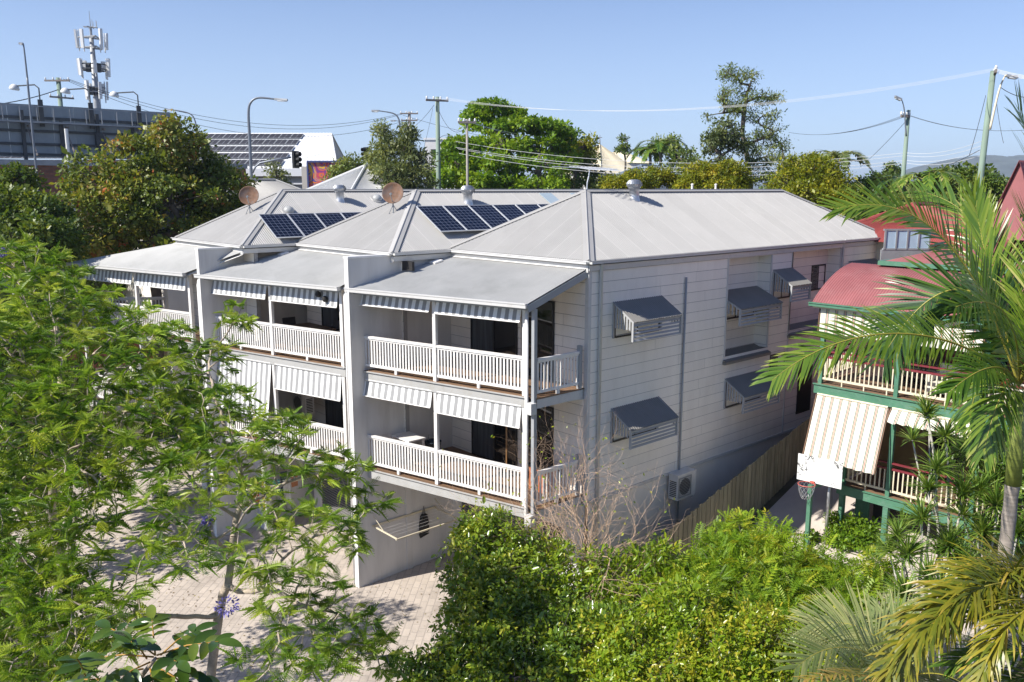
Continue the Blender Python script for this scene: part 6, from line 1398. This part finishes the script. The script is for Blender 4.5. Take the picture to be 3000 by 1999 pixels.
frond(palm, [cr_, A_(3080, 900, -.8), A_(3180, 700, -1.8), A_(3010, 470, -2.6)], 1.0, 70, .020, .15, .1, hue=.64, roll=55, ang=60)
frond(palm, [cr_, A_(3060, 950, -1.0), A_(3110, 780, -2.0), A_(2985, 620, -3.0)], .9, 64, .019, .15, .1, hue=.55, roll=50, ang=60)
frond(palm, [cr_, A_(2950, 1050, -.9), A_(2880, 1060, -1.5), A_(2780, 1150, -1.8)], .62, 54, .019, .5, .0, hue=.35, roll=40)
frond(palm, [cr_, A_(2930, 1060, .2), A_(2860, 1080, .3), A_(2840, 1230, .2)], .6, 50, .019, .6, .0, hue=.3, roll=30)
frond(palm, [cr_, A_(2960, 1100, -.8), A_(2930, 1120, -1.2), A_(2880, 1330, -1.3)], .7, 56, .02, .6, .0, hue=.6, roll=30)
frond(palm, [cr_, A_(3050, 1050, -.6), A_(3130, 1080, -1.2), A_(3060, 1350, -1.4)], .7, 56, .02, .6, .0, hue=.6, roll=30)
frond(palm, [cr_, A_(3080, 1000, .6), A_(3200, 950, 1.4), A_(3380, 1150, 2)], .75, 50, .02, .4, .1, hue=.5)
frond(palm, [cr_, A_(2990, 960, -.9), A_(2950, 840, -2.), A_(2800, 900, -3.)], .8, 60, .02, .3, .0, hue=.35, roll=50, ang=62)
# golden cane close at the lower right
RNG = np.random.default_rng(52)
cb = pxbase(3080, 2100, 9.2); cp_ = empty('golden_palm', cb, 'yellowing feather palm hanging over the bottom right corner', 'palm'); top = at(3120, 1780, 9.0); ringed(cp_, cb, top, .06, n=24)
def C_(x, y, d=0): return at(x, y, 8.6+d)
frond(cp_, [top, C_(3020, 1640), C_(2810, 1620, -.3), C_(2590, 2000, -.5)], .60, 150, .015, .95, .1, LM['palmy'], hue=.5, rr_=.015, plum=.28, roll=40)
frond(cp_, [top, C_(3030, 1690, -.4), C_(2880, 1650, -.6), C_(2710, 1850, -.9)], .55, 130, .015, .95, .12, LM['palmy'], hue=.4, rr_=.014, plum=.28, roll=40)
frond(cp_, [top, C_(3060, 1750, -.8), C_(2970, 1740, -1.2), C_(2850, 2020, -1.4)], .5, 100, .015, .9, .1, LM['palmy'], hue=.5, rr_=.013, plum=.28)
frond(cp_, [top, C_(3070, 1640, -.2), C_(2960, 1600, -.3), C_(2790, 1800, -.3)], .5, 110, .015, .9, .1, LM['palmy'], hue=.45, rr_=.013, plum=.28)
frond(cp_, [top, C_(3150, 1650, .3), C_(3260, 1600, .3), C_(3320, 1850, .2)], .5, 90, .015, .8, .1, LM['palmy'], hue=.5, rr_=.013, plum=.28)
# grey-green palm at the bottom
RNG = np.random.default_rng(53)
gb_ = pxbase(2560, 2250, 10.6); gp = empty('grey_green_palm', gb_, 'low grey-green feather palm at the bottom, left of the yellowing palm', 'palm'); top = at(2640, 1990, 10.4); ringed(gp, gb_, top, .07, n=16)
def G_(x, y, d=0): return at(x, y, 10.2+d)
for c, l, h in (([(2560, 1900, .1), (2440, 1850, 0), (2330, 1960, -.4)], .6, .6), ([(2600, 1880, .5), (2540, 1800, .8), (2370, 1830, .9)], .6, .75), ([(2650, 1880, .6), (2660, 1800, 1.0), (2560, 1790, 1.4)], .55, .6), ([(2700, 1900, .3), (2780, 1840, .5), (2900, 1900, .6)], .55, .5), ([(2560, 1960, -.5), (2480, 1960, -.9), (2400, 2060, -1.1)], .5, .6), ([(2640, 1930, -.5), (2640, 1900, -1.0), (2560, 2000, -1.4)], .5, .5), ([(2720, 1960, -.4), (2800, 1960, -.8), (2880, 2060, -1.)], .5, .4)):
    frond(gp, [top]+[G_(*p) for p in c], l*1.15, 58, .014, .15, .1, LM['palmg'], hue=h, rr_=.013, roll=40, ang=62)
frond(gp, [top]+[G_(*p) for p in ((2600, 1990, -.8), (2500, 1955, -1.2), (2360, 1990, -1.6))], .3, 40, .016, .5, .1, LM['palmy'], hue=.85, rr_=.009)
RNG = np.random.default_rng(54)
kb = pxbase(3250, 2000, 8.4); kp = empty('dark_palm', kb, 'dark green feather palm cut off by the bottom right corner', 'palm'); top = at(3190, 2010, 8.2); ringed(kp, kb, top, .06, n=16)
for c in ([(3080, 1900, 0), (2960, 1880, 0), (2790, 1950, -.2)], [(3080, 1860, .3), (2990, 1790, .5), (2860, 1800, .6)], [(3080, 1970, -.4), (2980, 1960, -.7), (2860, 2060, -.8)]):
    frond(kp, [top]+[at(x, y, 8.0+d) for x, y, d in c], .5, 46, .02, .35, .1, LM['palm'], hue=.4, rr_=.012)
# dracaena thicket
RNG = np.random.default_rng(55)
def rosette(c, n=46, L=.42, w=.03, tilt=None):
    u = rdir(n, -.35, 1.0); d = u+UP*.25; V, F = [], []; parts = []
    tv = np.array([(0, -.5, 0), (0, .5, 0), (.35, -.6, .02), (.35, .6, .02), (.7, -.4, -.03), (.7, .4, -.03), (1, -.03, -.14), (1, .03, -.14)])*[1, w/L, 1]; tf = [(0, 1, 3, 2), (2, 3, 5, 4), (4, 5, 7, 6)]
    return place(tv, tf, np.repeat(np.asarray(c)[None], n, 0)+u*.03, frames(d, UP[None]+RNG.normal(0, .2, (n, 3))), RNG.uniform(.7, 1.1, n)*L, RNG.uniform(.15, .95, n))
def dracaena(label, heads, base, D):
    root = empty('dracaena', base, label, 'dracaena', 'spiky dracaenas beside the palm trunk'); s = M(); ps = []
    for (x, y, dd, sc) in heads:
        c = at(x, y, D+dd); b = base+RNG.normal(0, .18, 3)*[1, 1, 0]; mid = b*.45+c*.55+RNG.normal(0, .12, 3); s.tube([b, b*.6+mid*.4+RNG.normal(0, .05, 3), mid, c*.7+mid*.3+RNG.normal(0, .05, 3), c], [.04, .036, .03, .026, .022], 7); ps.append(rosette(c, int(95*sc), .56*sc)); ps.append(rosette(c-UP*.10, int(40*sc), .50*sc))
        if RNG.uniform() < .6: c2 = c+RNG.normal(0, .32, 3); s.tube([mid, c2*.6+mid*.4+RNG.normal(0, .04, 3), c2], [.025, .02, .018], 6); ps.append(rosette(c2, int(70*sc), .48*sc))
    s.build('stem', MT['stem'], root, smooth=True); V, F, r = join(ps); np_mesh('leaf_rosettes', V, F, LM['drac'], root, rnd=r)
dracaena('spiky dracaena nearest the grey driveway, pale stems bare below', [(2660, 1625, 0, 1.0), (2700, 1520, .5, 1.0), (2630, 1570, .3, .8), (2780, 1600, .3, 1.1)], pxbase(2690, 1760, 16.2), 16)
dracaena('taller spiky dracaena in front of the lower green veranda', [(2715, 1210, 1.4, .8), (2745, 1375, 1.0, 1.), (2770, 1280, 1.2, .9), (2820, 1450, .8, 1.1), (2720, 1430, 1.0, .9)], pxbase(2790, 1700, 17), 16.2)
dracaena('spiky dracaena close behind the ringed palm trunk', [(2880, 1560, .6, 1.2), (2870, 1440, 1.0, 1.1), (2920, 1480, .6, 1.1), (2830, 1660, 0, 1.0), (2900, 1680, -.2, 1.), (2980, 1560, .3, 1.1)], pxbase(2880, 1800, 16.6), 16)
dracaena('low spiky dracaena above the bottom yellow fronds', [(2650, 1740, -1., .9), (2760, 1740, -.8, 1.0), (2720, 1690, -.4, .9), (2850, 1760, -.8, 1.)], pxbase(2760, 1860, 14.8), 15.2)
# weedy clump under the green deck
RNG = np.random.default_rng(56)
clump_tree('ivy_clump', 'clump of green weeds under the corner of the green deck', 'weeds', [(2470, 1575, hit(2470, 1590)-.1, .5, .45, .26), (2515, 1545, hit(2510, 1580), .45, .4, .34), (2550, 1590, hit(2550, 1600)-.1, .35, .35, .2), (2440, 1530, hit(2440, 1560), .16, .2, .3), (2385, 1570, hit(2385, 1590), .14, .2, .2)], at(2500, 1600, hit(2500, 1600)), LM['bright'], MT['barkd'], .09, 110, 46, .17, .02, leaf=T_OVAL, shell=.3, upl=1.)
clump_tree('leafy_shrub', 'green bamboo-like shrub behind the ringed palm trunk', 'shrub', [(2960, 1300, 17.5, 1.0, .8, .8), (2860, 1340, 18, .7, .6, .6), (3000, 1450, 17, .7, .7, .7), (2930, 1620, 17, .9, .7, .8)], pxbase(2950, 1750, 17.6), LM['drac'], MT['barkd'], .17, 90, 42, .36, .05, leaf=(T_DIAM[0]*[1, .45, 1], T_DIAM[1]), shell=.2)
# ================================================================ trees beyond the roofs
RNG = np.random.default_rng(61)
def berries(root, pts):
    k = RNG.choice(len(pts), 60); c = pts[k]+RNG.normal(0, .25, (60, 3)); idx = np.repeat(np.arange(60), 9); u = rdir(len(idx)); V, F, r = place(*T_DIAM, c[idx]+u*.12, frames(u, rdir(len(idx))), RNG.uniform(.08, .14, len(idx)), RNG.uniform(0, 1, len(idx))); np_mesh('berries', V, F, LM['berry'], root, rnd=r)['kind'] = 'stuff'
LM['berry'] = leaf_mat('red_berry', [(0, (.30, .04, .02)), (1, (.50, .10, .05))], .15, tint=(1, .6, .5), coarse=0)
clump_tree('red_tinged_tree', 'broad tree flushed with red berries left of the far roof', 'tree', [(500, 415, 39, 1.26, 1.51, 1.01), (430, 500, 39, 1.89, 1.89, 1.51), (560, 500, 40, 1.50, 1.75, 1.25), (290, 520, 38, 1.39, 1.52, 1.27), (320, 620, 37, 2.17, 2.04, 1.53), (500, 600, 38, 2.15, 2.03, 1.65), (650, 560, 40, 1.25, 1.50, 1.25), (690, 620, 41, 0.62, 0.99, 0.99), (250, 690, 36, 1.80, 1.80, 1.16), (450, 690, 37.5, 2.16, 1.78, 1.02), (600, 660, 39, 1.26, 1.51, 1.01)], pxbase(430, 900, 38), LM['red'], MT['barkd'], .18, 460, 95, .5, .25, extra=berries, leaf=T_DIAM, hue=.45)
clump_tree('dark_green_tree', 'dark green tree in front of the brick building at the left edge', 'tree', [(40, 535, 34, .7, 1.0, .55), (15, 620, 32, 1.3, 1.4, 1.0), (110, 640, 32, 1.1, 1.2, .8), (60, 700, 30, 1.7, 1.5, .9), (170, 690, 31, .8, 1, .7)], pxbase(70, 900, 32), LM['dkgreen'], MT['barkd'], .15, 210, 95, .42, .2, hue=.55)
clump_tree('street_tree', 'small pale green conical tree below the traffic light', 'tree', [(806, 500, 53, .45, .45, .7), (806, 530, 53, .9, .9, .7), (806, 555, 53, 1.1, 1, .6)], pxbase(806, 700, 53), LM['olive'], MT['barkd'], .13, 60, 60, .3, .09, hue=.6)
clump_tree('street_tree', 'small green tree between the mural and the pale pyramid roof', 'tree', [(1010, 500, 55, .7, .7, .7), (1035, 480, 56, .7, .7, .6), (980, 520, 55, .6, .6, .6), (1060, 500, 57, .6, .6, .8)], pxbase(1020, 700, 55), LM['gum'], MT['barkd'], .15, 70, 55, .36, .09, hue=.6)
clump_tree('olive_tree', 'olive grey-green upright tree left of the green power pole', 'tree', [(1128, 385, 46, .35, .4, .5), (1160, 430, 46, .8, .8, .8), (1120, 460, 46, .7, .7, .8), (1200, 450, 46, .7, .7, .9), (1235, 470, 46, .45, .5, .7), (1150, 520, 45, 1.1, 1, .9), (1225, 530, 45.5, .9, .9, .8), (1195, 400, 46, .35, .4, .5)], pxbase(1165, 800, 46), LM['olive'], MT['barkd'], .20, 190, 70, .36, .13, leaf=(T_DIAM[0]*[1, .5, 1], T_DIAM[1]), hue=.55, upl=.2)
RNG = np.random.default_rng(62)
big = [(1440, 312, 64, 1.5, 1.6, .35), (1400, 338, 64, 1.0, 1.3, .3), (1490, 335, 64, 1.0, 1.3, .35), (1435, 372, 64, 1.6, 1.6, .4), (1530, 365, 63, 1.9, 1.8, .5), (1620, 380, 63, 1.5, 1.6, .6), (1470, 420, 62, 2.4, 2.0, .6), (1360, 425, 62, 1.7, 1.7, .5), (1580, 430, 62, 1.9, 1.8, .6), (1330, 470, 61, 1.6, 1.7, .6), (1450, 480, 60, 2.3, 2, .6), (1590, 485, 60, 1.9, 1.8, .6), (1320, 520, 60, 1.5, 1.6, .6), (1430, 535, 59, 2.1, 2, .6), (1570, 540, 59, 2.0, 2, .6), (1655, 400, 64, .7, 1, .6), (1660, 450, 63, .7, 1, .7)]
clump_tree('spreading_tree', 'big bright green layered tree behind the grey pole, rising over the middle roof', 'tree', big, pxbase(1450, 900, 62), LM['bright'], MT['barkd'], .24, 430, 85, .62, .35, flat=.35, hue=.5, upl=1.0)
clump_tree('background_tree', 'dark pointed trees right of the big layered tree', 'tree', [(1690, 450, 72, .8, .9, 1.0), (1720, 470, 73, .7, .8, .9), (1690, 505, 70, 1.6, 1.4, 1.3), (1760, 520, 70, 1.2, 1.2, .8), (1640, 520, 69, 1.4, 1.2, 1.0), (1680, 560, 68, 2.2, 1.4, 1.0)], pxbase(1700, 900, 71), LM['dkgreen'], MT['barkd'], .2, 130, 65, .55, .2, hue=.6)
clump_tree('background_tree', 'yellowish conifer-topped tree beside the big layered tree', 'tree', [(1655, 425, 68, .7, .8, .9), (1698, 412, 69, .35, .4, .6), (1725, 425, 69, .4, .5, .8), (1665, 455, 68, 1, 1, .7)], pxbase(1680, 900, 68), LM['yellow'], MT['barkd'], .2, 70, 60, .42, .15, hue=.25)
clump_tree('background_tree', 'dark spindly conifer in front of the cream roof', 'tree', [(1828, 410, 95, .35, .4, .4), (1828, 428, 95, .7, .7, .25), (1828, 440, 95, .9, .9, .2)], pxbase(1828, 700, 95), LM['dkgreen'], MT['barkd'], .2, 26, 40, .4, .12)
RNG = np.random.default_rng(63)
def far_palm(label, x, y, D, L, n, base_x=None, mat=None, hue=.5, tr=.16):
    c = at(x, y, D); b = np.array([*at(base_x or x, 700, D)[:2], 0]); b[2] = gz(b[1]); root = empty('background_palm', b, label, 'palm', 'palms beyond the roofs'); q = M(); q.tube([b, (b+c)/2+RGT*.1, c], [tr*1.2, tr, tr*.8], 8); q.build('trunk', MT['palmtrunk'], root, smooth=True)
    for i in range(n):
        t = 2*math.pi*i/n+RNG.uniform(-.2, .2); h = RGT*math.cos(t)+FWD*math.sin(t); e = RNG.uniform(.2, 1.1)
        frond(root, [c, c+h*L*.3+UP*L*.45*e, c+h*L*.75+UP*L*.4*e, c+h*L+UP*L*(-.5+.5*e)], L*.30, 26, .06, .5, .1, mat or LM['palm'], hue=hue+RNG.uniform(-.15, .15), rr_=.03)
far_palm('dense palm beside the cream roofs, right of the big layered tree', 1935, 440, 78, 2.5, 13, hue=.5)
far_palm('second dense palm in the group beside the cream roofs', 1905, 450, 80, 2.2, 12, hue=.4)
far_palm('feathery pale palm behind the largest yellow tree', 2455, 478, 60, 2.4, 11, mat=LM['palmg'], hue=.6)
far_palm('palm crown behind the green lamp pole', 2720, 535, 46, 2.1, 12, hue=.55); far_palm('palm crown left of the green lamp pole', 2660, 548, 49, 1.9, 11, hue=.35)
clump_tree('background_tree', 'bushy green tree joined to the palms beside the cream roofs', 'tree', [(1985, 460, 76, 1.3, 1.3, 1.2), (1950, 420, 80, 1.3, 1.2, .7), (2030, 490, 74, 1.2, 1.2, 1.0), (1900, 530, 74, 1.2, 1.2, .6)], pxbase(1980, 800, 76), LM['gum'], MT['barkd'], .22, 90, 60, .55, .18, hue=.5)
RNG = np.random.default_rng(64)
tall = [(2130, 215, 60, .6, .6, .5), (2180, 235, 60, .9, .9, .7), (2220, 215, 60, .4, .4, .5), (2130, 275, 60, .9, .8, .5), (2220, 285, 60, 1.3, 1.1, .6), (2270, 285, 60, .7, .7, .5), (2160, 320, 60, .8, .8, .4), (2070, 340, 60, .35, .4, .35), (2235, 340, 60, 1.0, 1, .6), (2260, 380, 60, .9, .9, .6), (2220, 410, 60, 1.0, 1, .6), (2290, 420, 60, .7, .7, .6), (2240, 460, 59, 1.3, 1.2, .7), (2300, 470, 59, .8, .8, .5), (2180, 510, 59, 1.5, 1.3, .8), (2270, 520, 58, 1.2, 1.1, .8), (2120, 300, 60, .4, .4, .4)]
clump_tree('tall_gum_tree', 'tall open-crowned tree with a bare forked trunk, highest beyond the nearest roof', 'tree', tall, pxbase(2195, 900, 60), LM['gum'], MT['barkd'], .17, 250, 50, .38, .24, ragged=.6, hue=.55, leaf=(T_DIAM[0]*[1, .55, 1], T_DIAM[1]), upl=.3, spine=[(2198, 560, 60), (2190, 460, 60), (2175, 390, 60), (2180, 330, 60), (2190, 270, 60), (2205, 230, 60)])
clump_tree('background_tree', 'rounded olive tree leaning against the tall open-crowned tree', 'tree', [(2120, 390, 58, 1.2, 1.1, .8), (2090, 420, 58, .8, .9, .7), (2160, 430, 58, .9, .9, .7), (2100, 470, 58, 1.0, 1, .5)], pxbase(2120, 800, 58), LM['olive'], MT['barkd'], .17, 100, 55, .42, .16, hue=.3)
RNG = np.random.default_rng(65)
for lob, lab in (([(1870, 530, 46, .9, .8, .45), (1930, 515, 47, .7, .7, .4), (1800, 540, 46, .7, .7, .35), (1985, 535, 47, .5, .5, .35)], 'low yellowing tree in front of the palms'), ([(2060, 515, 44, .9, .8, .5), (2140, 510, 44, .8, .8, .5), (2025, 545, 44, .7, .7, .35), (2120, 550, 43, .9, .8, .4), (2175, 535, 44, .4, .5, .4)], 'yellow-orange tree below the tall open-crowned tree'), ([(2360, 500, 40, 1.2, 1.1, .6), (2300, 540, 39, .8, .9, .6), (2420, 540, 39, 1.0, 1, .6), (2350, 580, 38, 1.1, 1, .6), (2450, 590, 38, .7, .8, .5), (2400, 490, 41, .7, .7, .4), (2380, 470, 42, .4, .5, .25)], 'largest yellow-green tree beyond the right end of the nearest roof')):
    x, D = lob[0][0], lob[0][2]; clump_tree('yellow_tree', lab, 'tree', lob, pxbase(x, 800, D), LM['yellow'], MT['barkd'], .115, 48*len(lob), 85, .32, .15, upl=1., hue=.36 if 'largest' not in lab else .26, group=None, ragged=.6, shell=.35, shoots=12*len(lob), scv=(.35, 1.4))
RNG = np.random.default_rng(66)
for lob, lab, mat in (([(2580, 545, 62, 1.6, 1.5, .9), (2530, 560, 60, 1.2, 1.2, .7), (2620, 570, 58, 1.4, 1.3, .7)], 'dark green tree below the low hills, left of the lamp pole', 'dkgreen'), ([(2840, 540, 52, 1.6, 1.5, 1.0), (2780, 530, 55, 1.3, 1.3, .8), (2900, 560, 50, 1.2, 1.2, .9), (2820, 600, 48, 1.8, 1.6, .8)], 'dark green tree between the lamp pole and the leaning pole', 'dkgreen'), ([(2740, 590, 45, 1.2, 1.1, .7), (2660, 600, 44, 1.1, 1.1, .6), (2590, 610, 43, 1.0, 1.0, .5)], 'bushy tree behind the bright red roof', 'gum'), ([(2950, 590, 55, 1.5, 1.4, .9), (3010, 560, 56, 1.4, 1.3, .9)], 'dark tree behind the pink-red gable at the right edge', 'dkgreen')):
    clump_tree('background_tree', lab, 'tree', lob, pxbase(lob[0][0], 800, lob[0][2]), LM[mat], MT['barkd'], .2, 45*len(lob), 70, .5, .18)
clump_tree('background_tree', 'small dark dotted conifer against the sky above the low hills', 'tree', [(2610, 492, 85, .55, .55, .5), (2612, 508, 85, .8, .8, .4)], pxbase(2612, 700, 85), LM['dkgreen'], MT['barkd'], .2, 26, 40, .4, .12)
clump_tree('background_tree', 'dark leafy tree filling the gap behind the red-tinged tree and the far roof', 'tree', [(250, 770, 42, 2.6, 1.8, 1.6), (420, 790, 44, 2.6, 1.8, 1.8), (100, 790, 39, 2.2, 1.5, 1.6), (540, 740, 45, 1.8, 1.4, 1.2), (330, 850, 42, 2.6, 1.6, 1.8), (500, 860, 44, 2.4, 1.6, 1.6)], pxbase(300, 1000, 43), LM['dkgreen'], MT['barkd'], .2, 170, 75, .55, .2)
# far suburb greenery: one mass of crowns nobody could count
RNG = np.random.default_rng(67)
parts = []
for i in range(420):
    D = RNG.uniform(85, 420); x = RNG.uniform(-300, 3300); c = at(x, 554, D); g0 = gz(c[1]); h = RNG.uniform(2.5, 6.5); R_ = RNG.uniform(1.6, 3.6); n = 70
    if x < 1050 and D < 120: continue
    u = rdir(n, -.2, 1)*(RNG.uniform(.4, 1, n)**.5)[:, None]; p = np.array([c[0], c[1], g0+h*.45])+u*[R_, R_, h*.55]
    parts.append(place(*T_DIAM, p, frames(u+RNG.normal(0, .3, (n, 3)), UP+u), RNG.uniform(.7, 1.3, n)*R_*.55, np.clip(RNG.uniform(0, 1)*.6+.2+RNG.normal(0, .1, n), 0, 1)))
V, F, r = join(parts); tag(np_mesh('distant_treetops', V, F, LM['dkgreen'], None, base=(0, 0, 5), rnd=r), 'distant suburban treetops below the hills', 'treetops', kind='stuff')

RNG = np.random.default_rng(70)
n = 2600; x = RNG.uniform(-16, 1.0, n); y = RNG.uniform(-8.5, 1.2, n); keep = RNG.uniform(0, 1, n) < .25+.75*np.clip((-y-1)/7, 0, 1); x, y = x[keep], y[keep]; n = len(x)
p = np.stack([x, y, np.array([gz(q_) for q_ in y])+.022], 1); V, F, r = place(*T_DIAM, p, frames(rdir(n, -.05, .05), UP[None]+RNG.normal(0, .15, (n, 3))), RNG.uniform(.03, .08, n), RNG.uniform(0, 1, n))
LM['litter'] = leaf_mat('fallen_leaf', [(0, (.10, .06, .03)), (.6, (.22, .15, .05)), (1, (.30, .26, .06))], .1, coarse=0)
tag(np_mesh('fallen_leaves', V, F, LM['litter'], None, base=(0, 0, 0), rnd=r), 'dry leaves scattered over the paved driveway', 'leaves', kind='stuff')
# ================================================================ air
hz_ = M(); hz_.box(-6200, 6200, -480, 6200, -1.6, 96)
m = bpy.data.materials.new('thin_haze'); m.use_nodes = True; nt = m.node_tree; nt.nodes.remove(nt.nodes['Principled BSDF'])
pv = nt.nodes.new('ShaderNodeVolumePrincipled'); pv.inputs['Color'].default_value = (.72, .83, 1, 1); pv.inputs['Density'].default_value = .00022; pv.inputs['Anisotropy'].default_value = .2
nt.links.new(pv.outputs[0], nt.nodes['Material Output'].inputs['Volume'])
tag(hz_.build('haze', m), kind='stuff')
